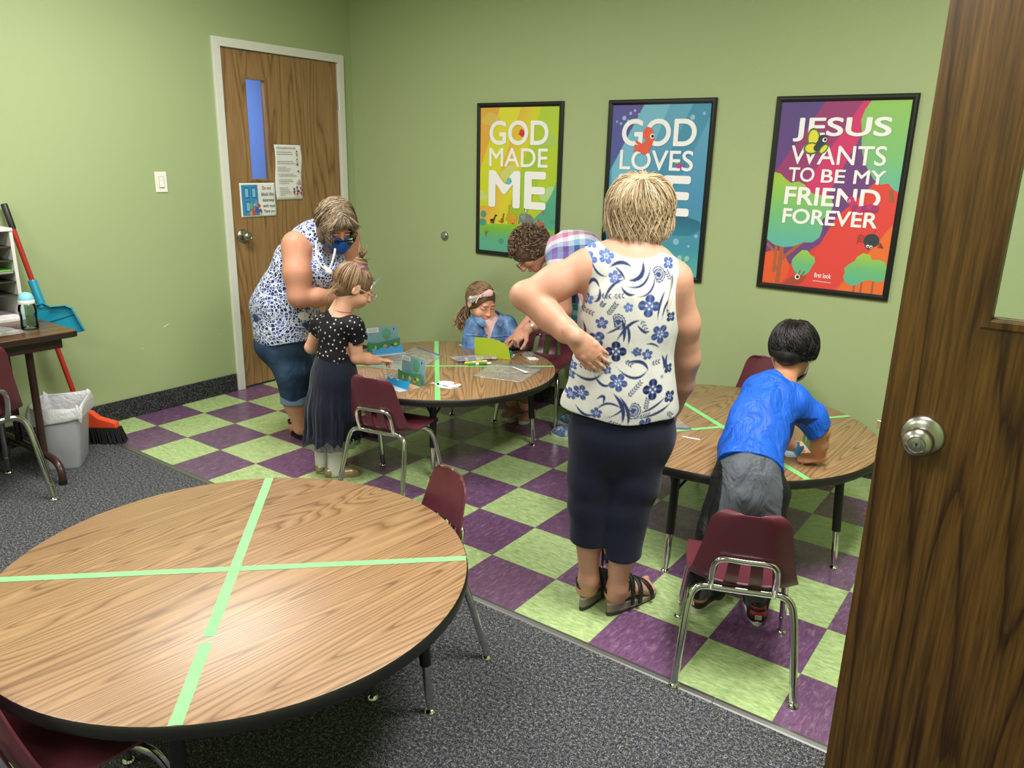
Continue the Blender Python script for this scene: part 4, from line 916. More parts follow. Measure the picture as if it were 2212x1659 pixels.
def diorama(label, loc, rz, z, w=0.19, d=0.145, h=0.128, lean=-0.06, top=None, pale=True):
    t = thing('paper_diorama', label, 'paper craft', (loc[0], loc[1], z), rz)
    C_ = CARD; hw = w / 2
    b = MB(); b.mat(0).box(-hw, hw, -d, 0.0, 0.0005, 0.0017).mat(1).box(-hw, hw, -d + 0.0005, -d * 0.72, 0.0016, 0.0020)
    b.build('base_card', [C_['sand'], C_['pale']], t)
    sk = top or [(-hw, 0), (hw, 0), (hw, h), (-hw, h)]
    pics = [(C_['tree'], blob(0.25 * hw, h * 0.68, 0.028, 0.032, 18, .06)), (C_['trunk'], [(0.22 * hw, 0.02), (0.30 * hw, 0.02), (0.27 * hw, h * .62), (0.24 * hw, h * .62)]), (C_['dark'], blob(0.7 * hw, h * .86, .0035, .006, 8)), (C_['red'], blob(-0.55 * hw, h * .8, .003, .006, 8)), (C_['red'], blob(-0.75 * hw, h * .7, .004, .004, 8))]
    if pale: pics.append((C_['white'], [(-hw * .98, h * .78), (-hw * .25, h * .78), (-hw * .25, h * .97), (-hw * .98, h * .97)])); pics += [(C_['grey'], [(-hw * .9, h * q), (-hw * .32, h * q), (-hw * .32, h * (q + .018)), (-hw * .9, h * (q + .018))]) for q in (.91, .86, .82)]
    cutsheet(t, 'back_panel', sk, [C_['sky'], C_['lime']], 0.0, lean, pics=pics)
    hl = [(-hw, 0), (hw, 0), (hw, h * .52), (hw * .5, h * .45), (hw * .1, h * .40), (-hw * .4, h * .36), (-hw * .75, h * .38), (-hw, h * .44)]
    pics = [(C_['yellow'], blob(-0.55 * hw, h * .17, .007, .012, 10)), (C_['pinky'], blob(0.05 * hw, h * .2, .013, .012, 12)), (C_['orange'], blob(0.45 * hw, h * .16, .012, .010, 12)), (C_['yellow'], blob(0.72 * hw, h * .26, .012, .009, 12, .2)), (C_['dark'], blob(0.5 * hw, h * .22, .008, .004, 10))]
    cutsheet(t, 'hill_layer', hl, [C_['hill'], C_['hill']], -0.022, lean * .6, pics=pics)
    wv = [(-hw * .95, 0), (hw * .95, 0)] + [(hw * .95 - (w * .95) * i / 14, h * .22 + 0.006 * math.sin(i * 1.5) + (0.012 * (1 - i / 14))) for i in range(15)]
    cutsheet(t, 'wave_layer', wv, [C_['wave'], C_['wave']], -d * 0.68, -0.45)
    return t
# angle: local -y is the diorama's front
diorama('standing paper diorama with its open front towards the girl in black, nearest the chair', ((-0.984 - 0.803) / 2, (0.517 + 0.485) / 2), math.atan2(-0.032, 0.181), h2, 0.19, 0.15, 0.13)
diorama('standing paper diorama at the left rim of the craft table, behind the girl\'s hand', (-1.485, 0.885), math.atan2(0.175, 0.09), h2, 0.19, 0.135, 0.138)
diorama('bright lime green paper card standing in front of the girl in denim', ((-0.984 - 0.793) / 2, (1.111 + 1.194) / 2), math.atan2(-0.083, -0.191), h2, 0.208, 0.125, 0.115, lean=-0.10, pale=False, top=[(-0.104, 0), (0.104, 0), (0.104, 0.118), (0.04, 0.119), (-0.03, 0.11), (-0.075, 0.088), (-0.092, 0.07)])
diorama('paper diorama half hidden by the boy\'s right arm', (0.99, 0.765), math.atan2(-0.165, 0.10), h3, 0.19, 0.13, 0.14)
def scrap(label, pts, z, col='white', name='paper_scrap', t=0.0008, tilt=0.0):
    b = MB(); b.prism([(p[0], p[1]) for p in pts], z + 0.0006, z + 0.0006 + t)
    return tag(b.build(name, CARD[col], None), label, 'paper', None)
def off(c, pts, k=1.0): return [(c[0] + p[0] * k, c[1] + p[1] * k) for p in pts]
scrap('small square white paper scrap at the far side of the craft table', off((-1.222, 1.292), [(-.02, -.016), (.012, -.024), (.022, .012), (-.01, .022)]), h2)
scrap('crumpled white paper cutout near the right rim of the craft table', [( -0.712 + 0.034 * (1 + .25 * math.sin(5 * a)) * math.cos(a), 1.290 + 0.022 * (1 + .3 * math.cos(4 * a)) * math.sin(a)) for a in [i * 0.349 for i in range(18)]], h2, t=0.006)
scrap('narrow white paper strip on the boy\'s table', off((0.556, 0.586), [(-.036, -.012), (.034, -.002), (.033, .010), (-.037, 0)]), h3)
scrap('tiny white paper scrap by the blonde woman\'s hip on the boy\'s table', off((0.545, 0.352), [(-.012, -.006), (.012, -.003), (.01, .005), (-.01, .005)]), h3)
scrap('white note label lying in the flat zip bag', off((-0.60, 1.00), [(-.075, 0.045), (-.07, 0.05), (.055, .02), (.05, -.008)]), h2 + 0.0085)
scrap('white paper strip behind the standing diorama', off((-1.10, 0.72), [(-.05, .0), (.05, -.02), (.05, 0), (-.05, .012)]), h2 + 0.009)
scrap('white paper spoon cutout beside the standing diorama', off((-0.80, 0.56), [(-.02, -.012), (.0, -.004), (.012, -.012), (.034, -.006), (.036, .01), (.015, .014), (0, .006), (-.02, .012)]), h2)
scrap('violet paper strip beside the standing diorama', off((-1.06, 0.53), [(-.05, -.016), (.04, .004), (.04, .016), (-.05, -.004)]), h2, 'wave')
scrap('small white cutout by the girl\'s hand', off((-1.02, 0.64), [(-.03, -.016), (.012, -.018), (.03, .0), (.01, .02), (-.03, .014)]), h2 + .009)
scrap('white card lying on the floor under the craft table', off((-0.93, 1.385), [(-.035, -.025), (.03, -.035), (.045, .02), (-.02, .035)]), 0.0)
cc = (-0.735, 0.585)
for k, (lab, col, pts, zz) in enumerate((('orange paper cutout tucked at the back of the white cutout pile', 'orange', [(-.055, .02), (-.05, .04), (0, .058), (.04, .05), (.055, .03), (.02, .012), (-.02, .006)], 0.0), ('left white cutout in the pile by the tape', 'white', [(-.062, .0), (-.05, .03), (-.02, .035), (-.005, .0), (-.03, -.03)], 0.003), ('middle white round cutout in the pile by the tape', 'white', [(-.025, -.005), (-.015, .03), (.015, .032), (.032, .01), (.022, -.035), (-.012, -.038)], 0.007), ('right white cutout in the pile by the tape', 'white', [(.022, -.03), (.03, .0), (.045, .04), (.062, .03), (.07, 0), (.055, -.035)], 0.003), ('bottom white paper cutout under the pile by the tape', 'white', [(-.06, -.01), (-.03, .03), (.04, .035), (.072, .0), (.055, -.045), (.01, -.062), (-.04, -.045)], -0.0006))):
    scrap(lab, off(cc, pts), h2 + max(zz, 0.0) + 0.001 * k * 0, col, 'paper_cutout', t=0.003 if zz >= 0 else 0.0008)
def marker(label, a, b_, col, z, white=True):
    a = Vector((*a, 0)); b_ = Vector((*b_, 0)); d = (b_ - a).normalized(); L = 0.135
    t = thing('marker_pen', label, 'marker', (a.x, a.y, z + 0.0075), math.atan2(d.y, d.x))
    TY = Matrix.Rotation(math.radians(90), 4, 'Y')
    MB().lathe([(0.0068, 0.045), (0.0072, 0.05), (0.0072, 0.125), (0.006, 0.132), (0.004, 0.135)], (0, 0, 0), 18, TY).build('barrel', ink((226, 230, 214), 0.35), t, auto=0.7)
    MB().lathe([(0.0074, 0.062), (0.0074, 0.108)], (0, 0, 0), 18, TY, cap=False).build('label_band', ink(col, 0.35), t, auto=0.7)
    MB().lathe([(0.003, 0.0), (0.0058, 0.003), (0.007, 0.012), (0.0078, 0.045), (0.0065, 0.0455)], (0, 0, 0), 18, TY).build('cap', ink(col, 0.3), t, auto=0.7)
    return t
marker('green capped marker lying outside the marker bag', (-0.895, 0.935), (-0.79, 1.075), (60, 130, 60), h2 + 0.0)
marker('yellow marker half under the green one', (-0.925, 0.945), (-0.845, 1.085), (220, 200, 40), h2 + 0.0)
marker('purple marker inside the clear marker bag', (-1.015, 0.985), (-0.92, 1.09), (96, 78, 160), h2 + 0.001)
marker('blue marker inside the clear marker bag', (-0.985, 0.955), (-0.90, 1.06), (60, 90, 190), h2 + 0.001)
marker('orange marker inside the clear marker bag', (-0.96, 1.06), (-0.86, 1.14), (214, 88, 50), h2 + 0.001)
t = thing('plastic_bag', 'small clear bag of markers in the middle of the craft table', 'bag', (0, 0, 0))
film('bag_film', '', [(-1.06, 0.97), (-0.90, 1.19), (-0.83, 1.13), (-0.94, 0.92)], h2 + 0.014, 0.006, 6, t)

# ---------------------------------------------------------------- smooth implicit bodies and their surface mesh
V3 = lambda *a: np.array(a, float)
def unit(v): v = np.asarray(v, float); return v / (np.linalg.norm(v) + 1e-12)
class Sdf:
    """smooth union of tapered limbs and ellipsoids"""
    def __init__(s): s.p = []
    def cone(s, a, b, ra, rb, k=0.03, side=None, flat=1.0, sub=False):
        a, b = np.asarray(a, float), np.asarray(b, float); ax = b - a; L2 = float(ax @ ax) + 1e-12
        dep = None
        if side is not None and flat != 1.0:
            dep = unit(np.cross(ax if L2 > 1e-8 else V3(0, 0, 1), side))
        def f(P):
            q = P - a
            t = np.clip(q @ ax / L2, 0, 1)
            r = q - t[:, None] * ax
            if dep is not None:
                e = r @ dep; r = r + (e * (1 / flat - 1))[:, None] * dep
            l = np.sqrt((r * r).sum(1)); R = ra + (rb - ra) * t
            return (l - R) * (flat if dep is not None and flat < 1 else 1.0) if dep is None else (l - R) * (flat + (1 - flat) * 0.5)
        R = max(ra, rb) * max(1.0, flat)
        s.p.append((f, k, sub, np.minimum(a, b) - R, np.maximum(a, b) + R)); return s
    def chain(s, pts, rad, k=0.03, side=None, flat=1.0):
        for i in range(len(pts) - 1): s.cone(pts[i], pts[i + 1], rad[i], rad[i + 1], k, side, flat)
        return s
    def ball(s, c, r, M=None, k=0.03, sub=False):
        c = np.asarray(c, float); r = np.full(3, r, float) if np.isscalar(r) else np.asarray(r, float)
        M = np.eye(3) if M is None else np.asarray(M, float)      # columns = axes
        rm = r.min()
        def f(P):
            q = (P - c) @ M / r; l = np.sqrt((q * q).sum(1)) + 1e-9
            g = np.sqrt(((q / r) ** 2).sum(1)) + 1e-9
            return l * (l - 1) / g
        R = r.max(); s.p.append((f, k, sub, c - R, c + R)); return s
    def plane(s, o, n, k=0.004):
        """cut away everything on the side N points to"""
        o, n = np.asarray(o, float), unit(n)
        s.p.append((lambda P: -((P - o) @ n), k, True, None, None)); return s
    def rip(s, f, k=0.004): s.p.append((f, k, True, None, None)); return s
    def warp(s, f): s.w = f; return s
def smin(a, b, k):
    h = np.clip(0.5 + 0.5 * (b - a) / k, 0, 1); return b + (a - b) * h - k * h * (1 - h)
def combine(s, P):
    d = np.full(len(P), 1e3)
    for f, k, sub, lo, hi in s.p:
        e = f(P); d = -smin(-d, e, k) if sub else smin(d, e, k)
    if getattr(s, 'w', None): d = d + s.w(P)
    return d
def surface(s, h, pad=0.02, smooth=1):
    """surface-nets mesh of the implicit body at cell size H -> verts, quads"""
    lo = np.min([p[3] for p in s.p if p[3] is not None and not p[2]], 0) - pad
    hi = np.max([p[4] for p in s.p if p[4] is not None and not p[2]], 0) + pad
    B = 8; nb = np.ceil((hi - lo) / (h * B)).astype(int)
    bi = np.stack(np.meshgrid(*[np.arange(n) for n in nb], indexing='ij'), -1).reshape(-1, 3)
    cen = lo + (bi * B + (B - 1) / 2) * h; hd = 0.5 * B * h * 1.7321
    dc = np.full(len(cen), 1e3); each = []
    for f, k, sub, _, _ in s.p:
        e = f(cen); each.append(e); dc = -smin(-dc, e, k) if sub else smin(dc, e, k)
    if getattr(s, 'w', None): dc = dc + s.w(cen)
    keep = np.abs(dc) < hd * 1.5 + 0.012
    ki = np.nonzero(keep)[0]
    loc = np.stack(np.meshgrid(*[np.arange(B)] * 3, indexing='ij'), -1).reshape(-1, 3)
    dims = nb * B
    D = np.repeat(np.repeat(np.repeat(np.where(dc < 0, -1.0, 1.0).astype(np.float32).reshape(nb), B, 0), B, 1), B, 2)
    CH = 600
    for c0 in range(0, len(ki), CH):
        kk = ki[c0:c0 + CH]
        G = (bi[kk][:, None, :] * B + loc[None]).reshape(-1, 3); P = lo + G * h
        d = np.full((len(kk), B ** 3), 1e3)
        for (f, k, sub, _, _), e in zip(s.p, each):
            near = np.abs(e[kk]) < 2.2 * hd + 0.02 + 2 * k if sub else e[kk] < np.maximum(dc[kk], 0) + 2.6 * hd + 0.02 + 2 * k
            if not near.any():
                continue
            m = np.nonzero(near)[0]
            Pm = P.reshape(len(kk), -1, 3)[m].reshape(-1, 3)
            v = f(Pm).reshape(len(m), -1)
            d[m] = -smin(-d[m], v, k) if sub else smin(d[m], v, k)
            if sub:
                pass
        # deep inside a cutter every sample is outside
        for (f, k, sub, _, _), e in zip(s.p, each):
            if sub:
                out = e[kk] < -(2.2 * hd + 0.02 + 2 * k)
                if out.any(): d[out] = np.maximum(d[out], 0.05)
        d = d.reshape(-1)
        if getattr(s, 'w', None): d = d + s.w(P)
        D[G[:, 0], G[:, 1], G[:, 2]] = d
    I = D < 0
    cnt = np.zeros([n - 1 for n in dims], np.uint8)
    sl = lambda o, n: slice(o, n - 1 + o)
    offs = [(x, y, z) for x in (0, 1) for y in (0, 1) for z in (0, 1)]
    for o in offs: cnt += I[sl(o[0], dims[0]), sl(o[1], dims[1]), sl(o[2], dims[2])]
    act = np.argwhere((cnt > 0) & (cnt < 8))
    cid = np.full(cnt.shape, -1, np.int32); cid[act[:, 0], act[:, 1], act[:, 2]] = np.arange(len(act))
    acc = np.zeros((len(act), 3)); num = np.zeros(len(act))
    for a in offs:
        for ax in range(3):
            if a[ax]: continue
            b = list(a); b[ax] = 1
            va = D[act[:, 0] + a[0], act[:, 1] + a[1], act[:, 2] + a[2]].astype(float); vb = D[act[:, 0] + b[0], act[:, 1] + b[1], act[:, 2] + b[2]].astype(float)
            m = (va < 0) != (vb < 0); t = np.where(m, va / np.where(m, va - vb, 1), 0)
            p = np.zeros((len(act), 3)) + np.array(a); p[:, ax] = t
            acc[m] += p[m]; num[m] += 1
    Vv = lo + (act + acc / num[:, None]) * h
    Q = []
    for ax in range(3):
        o = [slice(None)] * 3; o2 = [slice(None)] * 3; o[ax] = slice(0, -1); o2[ax] = slice(1, None)
        A, Bv = I[tuple(o)], I[tuple(o2)]
        E = np.argwhere(A != Bv); u, v = [(1, 2), (2, 0), (0, 1)][ax]
        ok = (E[:, u] > 0) & (E[:, v] > 0) & (E[:, u] < dims[u] - 1) & (E[:, v] < dims[v] - 1); E = E[ok]
        fl = A[E[:, 0], E[:, 1], E[:, 2]]
        def c(du, dv):
            e = E.copy(); e[:, u] += du; e[:, v] += dv; return cid[e[:, 0], e[:, 1], e[:, 2]]
        q = np.stack([c(-1, -1), c(0, -1), c(0, 0), c(-1, 0)], 1)
        q[~fl] = q[~fl][:, ::-1]
        Q.append(q[(q >= 0).all(1)])
    Q = np.concatenate(Q)
    for _ in range(smooth):
        for lam in (0.5, -0.45):
            S_ = np.zeros_like(Vv); n_ = np.zeros(len(Vv))
            for i in range(4):
                a, b = Q[:, i], Q[:, (i + 1) % 4]
                for x in range(3):
                    S_[:, x] += np.bincount(a, Vv[b, x], len(Vv)) + np.bincount(b, Vv[a, x], len(Vv))
                n_ += np.bincount(a, minlength=len(Vv)) + np.bincount(b, minlength=len(Vv))
            Vv = Vv + lam * (S_ / np.maximum(n_, 1)[:, None] - Vv)
    return Vv, Q
def np_mesh(name, parts, mat, parent=None, col=None, shade=None, extra=None):
    """parts: list of (verts, quads-or-tris arrays); one object"""
    V = np.concatenate([p[0] for p in parts]); off = 0; loops = []; starts = []; tot = 0
    for v, q in parts:
        q = np.asarray(q); loops.append((q + off).ravel()); k = q.shape[1]
        starts.append(tot + np.arange(len(q)) * k); tot += q.size; off += len(v)
    loops = np.concatenate(loops); starts = np.concatenate(starts)
    me = bpy.data.meshes.new(name); me.vertices.add(len(V)); me.vertices.foreach_set('co', V.astype(np.float32).ravel())
    me.loops.add(len(loops)); me.loops.foreach_set('vertex_index', loops.astype(np.int32))
    me.polygons.add(len(starts)); me.polygons.foreach_set('loop_start', starts.astype(np.int32))
    me.update(calc_edges=True); me.polygons.foreach_set('use_smooth', np.ones(len(starts), bool))
    if col is not None:
        a = me.attributes.new('Col', 'FLOAT_COLOR', 'POINT'); c = np.ones((len(V), 4), np.float32); c[:, :3] = col; a.data.foreach_set('color', c.ravel())
    if shade is not None:
        a = me.attributes.new('shade', 'FLOAT', 'POINT'); a.data.foreach_set('value', np.asarray(shade, np.float32))
    if extra is not None:
        a = me.attributes.new('uvp', 'FLOAT_VECTOR', 'POINT'); a.data.foreach_set('vector', np.asarray(extra, np.float32).ravel())
    for m in (mat if isinstance(mat, (list, tuple)) else [mat]): me.materials.append(m)
    me.validate(); me.update()
    o = bpy.data.objects.new(name, me); return link(o, parent)
def tubes(paths, rad, n=5, flat=1.0):
    """paths (N,m,3), rad (m,) or (N,m) -> verts, quads; ends close to points"""
    P = np.asarray(paths, float); N_, m, _ = P.shape
    rad = np.broadcast_to(np.asarray(rad, float), (N_, m))
    T = np.gradient(P, axis=1); T /= np.linalg.norm(T, axis=2, keepdims=True) + 1e-12
    ref = np.where(np.abs(T[:, :1, 2:3]) < 0.9, V3(0, 0, 1), V3(1, 0, 0)); A = np.cross(T, np.broadcast_to(ref, T.shape)); A /= np.linalg.norm(A, axis=2, keepdims=True) + 1e-12
    Bv = np.cross(T, A)
    an = 2 * np.pi * np.arange(n) / n
    V = P[:, :, None, :] + (A[:, :, None, :] * np.cos(an)[None, None, :, None] + Bv[:, :, None, :] * np.sin(an)[None, None, :, None] * flat) * rad[:, :, None, None]
    idx = np.arange(N_ * m * n).reshape(N_, m, n); a = idx[:, :-1]; b = idx[:, 1:]
    Q = np.stack([a, np.roll(a, -1, 2), np.roll(b, -1, 2), b], -1).reshape(-1, 4)
    return V.reshape(-1, 3), Q

# ---------------------------------------------------------------- skin, cloth and hair materials
def m_skin(name, rgb, red=0.12):
    g = N(name); c = lin(*rgb); n = g.noise(g.obj(), 28, 3.0); n2 = g.noise(g.obj(), 140, 2.0)
    rd = (min(1, c[0] * 1.06), c[1] * 0.84, c[2] * 0.78, 1)
    base = g.mix(g.mapr(n, 0.35, 0.7, 0.0, 0.7), c, rd)
    col = g.mix(1.0, base, g.attr('Col').outputs[0], 'MULTIPLY')
    g.set(col=col, rough=0.5, spec=0.4, sss=0.12); g.b.inputs['Subsurface Radius'].default_value = (0.012, 0.004, 0.002); g.b.inputs['Subsurface Scale'].default_value = 0.4
    g.bump(n2, 0.08, 0.002); return g.m
def m_hair(name, dark, mid, light, rough=0.42):
    g = N(name); a = g.attr('shade').outputs[2]; n = g.noise(g.obj(), 60, 2.0)
    t = g.math('ADD', a, g.math('MULTIPLY', g.math('SUBTRACT', n, 0.5), 0.35))
    g.set(col=g.ramp(t, [(0.0, lin(*dark)), (0.5, lin(*mid)), (1.0, lin(*light))]), rough=rough, spec=0.45); return g.m
def m_cloth(name, rgb, wr=14.0, st=0.25, rough=0.8, weave=700, vary=0.08, sheen=0.1):
    g = N(name); c = lin(*rgb); o = g.obj()
    n = g.noise(o, 9, 3.0); lo = tuple(x * (1 - vary) for x in c[:3]) + (1,); hi = tuple(min(1, x * (1 + vary)) for x in c[:3]) + (1,)
    g.set(col=g.mix(n, lo, hi), rough=rough, spec=0.25, sheen=sheen)
    w = g.noise(g.mapping(o, rot=(0.4, 0.3, 0.7), sc=(1, 1, 0.45)), wr, 3.0, 0.55, 0.4); t = g.noise(o, weave, 1.0)
    g.bump(g.math('ADD', w, g.math('MULTIPLY', t, 0.05)), st, 0.02); return g.m
def m_print(name, wr=12.0, st=0.25, rough=0.75):
    """cloth whose print is carried by the mesh's own colour attribute"""
    g = N(name); o = g.obj(); g.set(col=g.attr('Col').outputs[0], rough=rough, spec=0.25)
    w = g.noise(g.mapping(o, rot=(0.4, 0.3, 0.7), sc=(1, 1, 0.45)), wr, 3.0, 0.55, 0.4); g.bump(w, st, 0.02); return g.m
def folds(amp, dirs, freq, seed=0):
    """soft cloth folds as a displacement of the implicit surface"""
    rs = np.random.RandomState(seed); W_ = [(unit(np.asarray(d) + rs.randn(3) * 0.25) * f, rs.rand() * 6.28) for d, f in zip(dirs, freq)]
    def f(P):
        q = P + 0.02 * np.sin(P[:, [1, 2, 0]] * 23 + 1.3)
        s_ = sum(np.sin(q @ w + p) for w, p in W_) / len(W_)
        return -amp * np.abs(s_) ** 1.3 * np.sign(s_)
    return f
def frame_from(fwd, up=(0, 0, 1)):
    """columns right, forward, up of a head looking along FWD"""
    f = unit(fwd); r = unit(np.cross(f, up)); u = np.cross(r, f); return np.stack([r, f, u], 1)
# ---------------------------------------------------------------- hands, feet and heads as pieces of a body
def hand(wrist, d, nrm, thumb, k=1.0, curl=(12, 18, 14), spread=0.10, curls=None, thumb_out=0.9, palm_len=0.078):
    """D fingers' direction, NRM out of the back of the hand, THUMB = direction of the thumb side; returns an Sdf"""
    d = unit(d); n = unit(nrm - d * (nrm @ d)); t = unit(thumb - d * (thumb @ d) - n * (thumb @ n)); s = Sdf(); w = np.asarray(wrist, float)
    pl = palm_len * k
    kn = w + d * pl
    s.cone(w - d * 0.03 * k, w + d * 0.012 * k, 0.026 * k, 0.027 * k, 0.01, t, 0.72)
    s.cone(w + d * 0.01 * k, w + d * pl * 0.55, 0.027 * k, 0.036 * k, 0.014, t, 0.46)
    s.cone(w + d * pl * 0.5, kn - d * 0.004 * k, 0.037 * k, 0.040 * k, 0.012, t, 0.36)
    Ls = (0.068, 0.078, 0.073, 0.057)
    for i, (o_, L, r) in enumerate(zip((0.030, 0.0105, -0.0095, -0.0285), Ls, (0.0088, 0.0090, 0.0086, 0.0076))):
        cu = curls[i] if curls else curl
        p = kn + t * o_ * k - d * (0.004 if i in (1, 2) else 0.010) * k
        dd = unit(d + t * spread * (1.5 - i) * 0.5); nn = n
        s.ball(p + n * 0.002 * k, 0.0105 * k, None, 0.008)
        for j, (fr, rr) in enumerate(((0.45, 1.0), (0.31, 0.93), (0.24, 0.84))):
            a = math.radians(cu[j]); ax = unit(np.cross(nn, dd))
            dn = dd * math.cos(a) - nn * math.sin(a); nn = nn * math.cos(a) + dd * math.sin(a); dd = unit(dn)
            q = p + dd * L * fr * k
            s.cone(p, q, r * rr * k, r * (rr - 0.09) * k, 0.004)
            p = q
    # thumb leaves the side of the palm near its base
    b0 = w + d * 0.022 * k + t * 0.022 * k - n * 0.004 * k
    td = unit(d * 0.62 + t * thumb_out - n * 0.25); p1 = b0 + td * 0.042 * k; td2 = unit(d * 0.9 + t * thumb_out * 0.45 - n * 0.2); p2 = p1 + td2 * 0.034 * k; p3 = p2 + unit(d + t * 0.1 - n * 0.15) * 0.026 * k
    s.cone(b0, p1, 0.0165 * k, 0.0115 * k, 0.010).cone(p1, p2, 0.0112 * k, 0.0098 * k, 0.005).cone(p2, p3, 0.0098 * k, 0.0078 * k, 0.004)
    return s
def foot(s, ankle, heel, d, L=0.24, k=1.0, lift=0.0, toes=True, rise=0.0):
    """HEEL point at floor level, D direction to the toes"""
    d = unit(d); heel = np.asarray(heel, float); side = unit(np.cross(d, V3(0, 0, 1))); z = V3(0, 0, 1)
    h = heel + z * (0.032 * k + lift + rise)
    s.cone(ankle, h + d * 0.035 * k, 0.036 * k, 0.034 * k, 0.02)
    s.ball(h + d * 0.022 * k, V3(0.033, 0.036, 0.033) * k, None, 0.02)
    m = heel + d * L * 0.55 + z * (0.032 * k + lift + rise * 0.45); bl = heel + d * L * 0.74 + z * (0.022 * k + lift)
    s.cone(h + d * 0.03 * k, m, 0.033 * k, 0.029 * k, 0.02).cone(m, bl, 0.034 * k, 0.040 * k, 0.02, side, 0.55)
    if toes:
        for i, o_ in enumerate((0.032, 0.013, -0.004, -0.019, -0.032)):
            p = bl + side * o_ * k * -1 + d * 0.01 * k; q = p + d * (0.046 - 0.008 * i if i else 0.050) * k
            s.cone(p, q, (0.0125 if i == 0 else 0.0095) * k, (0.0115 if i == 0 else 0.0085) * k, 0.006)
    else: s.cone(bl, heel + d * L * 0.93 + z * (0.018 * k + lift), 0.042 * k, 0.03 * k, 0.02, side, 0.55)
    return s
def head(s, c, M, k=1.0, child=False, neck=None, neck_r=0.05, detail=True):
    """cranium, jaw, brow, nose, lips, sockets, ears; M columns right, forward, up; c = centre of the skull"""
    r, f, u = M[:, 0], M[:, 1], M[:, 2]; L = lambda x, y, z: c + (r * x + f * y + u * z) * k
    s.ball(L(0, -0.012, 0.018), V3(0.074, 0.094, 0.086) * k, M, 0.02)
    if child:
        s.ball(L(0, 0.030, -0.048), V3(0.056, 0.056, 0.052) * k, M, 0.03).ball(L(0, 0.052, -0.082), V3(0.026, 0.026, 0.020) * k, M, 0.025)
        for sx in (-1, 1): s.ball(L(sx * 0.036, 0.056, -0.048), V3(0.027, 0.024, 0.026) * k, M, 0.02)
    else:
        s.ball(L(0, 0.030, -0.040), V3(0.057, 0.058, 0.056) * k, M, 0.03).ball(L(0, 0.052, -0.090), V3(0.030, 0.026, 0.022) * k, M, 0.03)
        for sx in (-1, 1): s.ball(L(sx * 0.038, 0.054, -0.034), V3(0.024, 0.022, 0.022) * k, M, 0.02)
    if detail:
        ey = -0.006
        for sx in (-1, 1):
            s.ball(L(sx * 0.030, 0.094, ey), V3(0.017, 0.016, 0.013) * k, M, 0.012, sub=True)
            s.ball(L(sx * 0.030, 0.071, ey - 0.001), V3(0.0165, 0.0135, 0.0125) * k, M, 0.005)      # closed or lowered lid
            s.ball(L(sx * 0.028, 0.080, ey + 0.020), V3(0.022, 0.010, 0.007) * k, M, 0.01)
            s.ball(L(sx * 0.011, 0.096, -0.043), V3(0.0085, 0.0085, 0.007) * k, M, 0.006)
            ec = L(sx * 0.076, -0.004, -0.012)
            s.ball(ec + r * sx * 0.004 * k, V3(0.008, 0.019, 0.030) * k, M @ np.array([[1, 0, 0], [0, .96, .27], [0, -.27, .96]]), 0.006)
            s.ball(ec + r * sx * 0.013 * k + f * 0.004 * k, V3(0.007, 0.010, 0.019) * k, M, 0.004, sub=True)
        nt = 0.112 if not child else 0.104
        s.cone(L(0, 0.083, -0.002), L(0, nt - 0.004, -0.040), 0.0085 * k, 0.0105 * k, 0.012).ball(L(0, nt - 0.002, -0.041), 0.0105 * k, None, 0.006)
        s.ball(L(0, 0.086, -0.066), V3(0.021, 0.010, 0.0055) * k, M, 0.005).ball(L(0, 0.084, -0.076), V3(0.018, 0.010, 0.0065) * k, M, 0.005)
    if neck is not None: s.cone(L(0, -0.022, -0.050), neck, neck_r * 0.95 * k, neck_r * k, 0.03)
    return s
def face_paint(P, c, M, k=1.0, lips=(1.0, 0.62, 0.62), brow=(0.45, 0.36, 0.30), lash=(0.30, 0.22, 0.20), cheek=(1.0, 0.86, 0.82)):
    """colour multiplier for lips, brows, lashes and cheeks"""
    q = (P - c) @ M / k; C_ = np.ones((len(P), 3)); fr = q[:, 1] > 0.03
    def blob(cx, cz, rx, rz, col, soft=0.35):
        d = np.sqrt(((q[:, 0] - cx) / rx) ** 2 + ((q[:, 2] - cz) / rz) ** 2); m = np.clip((1 + soft - d) / (2 * soft), 0, 1) * fr
        C_[:] = C_ * (1 - m[:, None]) + C_ * np.array(col) * m[:, None]
    for sx in (-1, 1):
        blob(sx * 0.036, -0.048, 0.022, 0.018, cheek, 0.8)
        blob(sx * 0.031, 0.014, 0.019, 0.0035, brow, 0.5)
        d = np.abs(q[:, 2] - (-0.014 + 3.5 * (q[:, 0] - sx * 0.030) ** 2 * 4)); m = (np.clip(1.6 - d / 0.0018, 0, 1) * (np.abs(q[:, 0] - sx * 0.030) < 0.0165) * fr)[:, None]
        C_[:] = C_ * (1 - m) + C_ * np.array(lash) * m
    blob(0, -0.070, 0.021, 0.0085, lips, 0.3)
    return C_
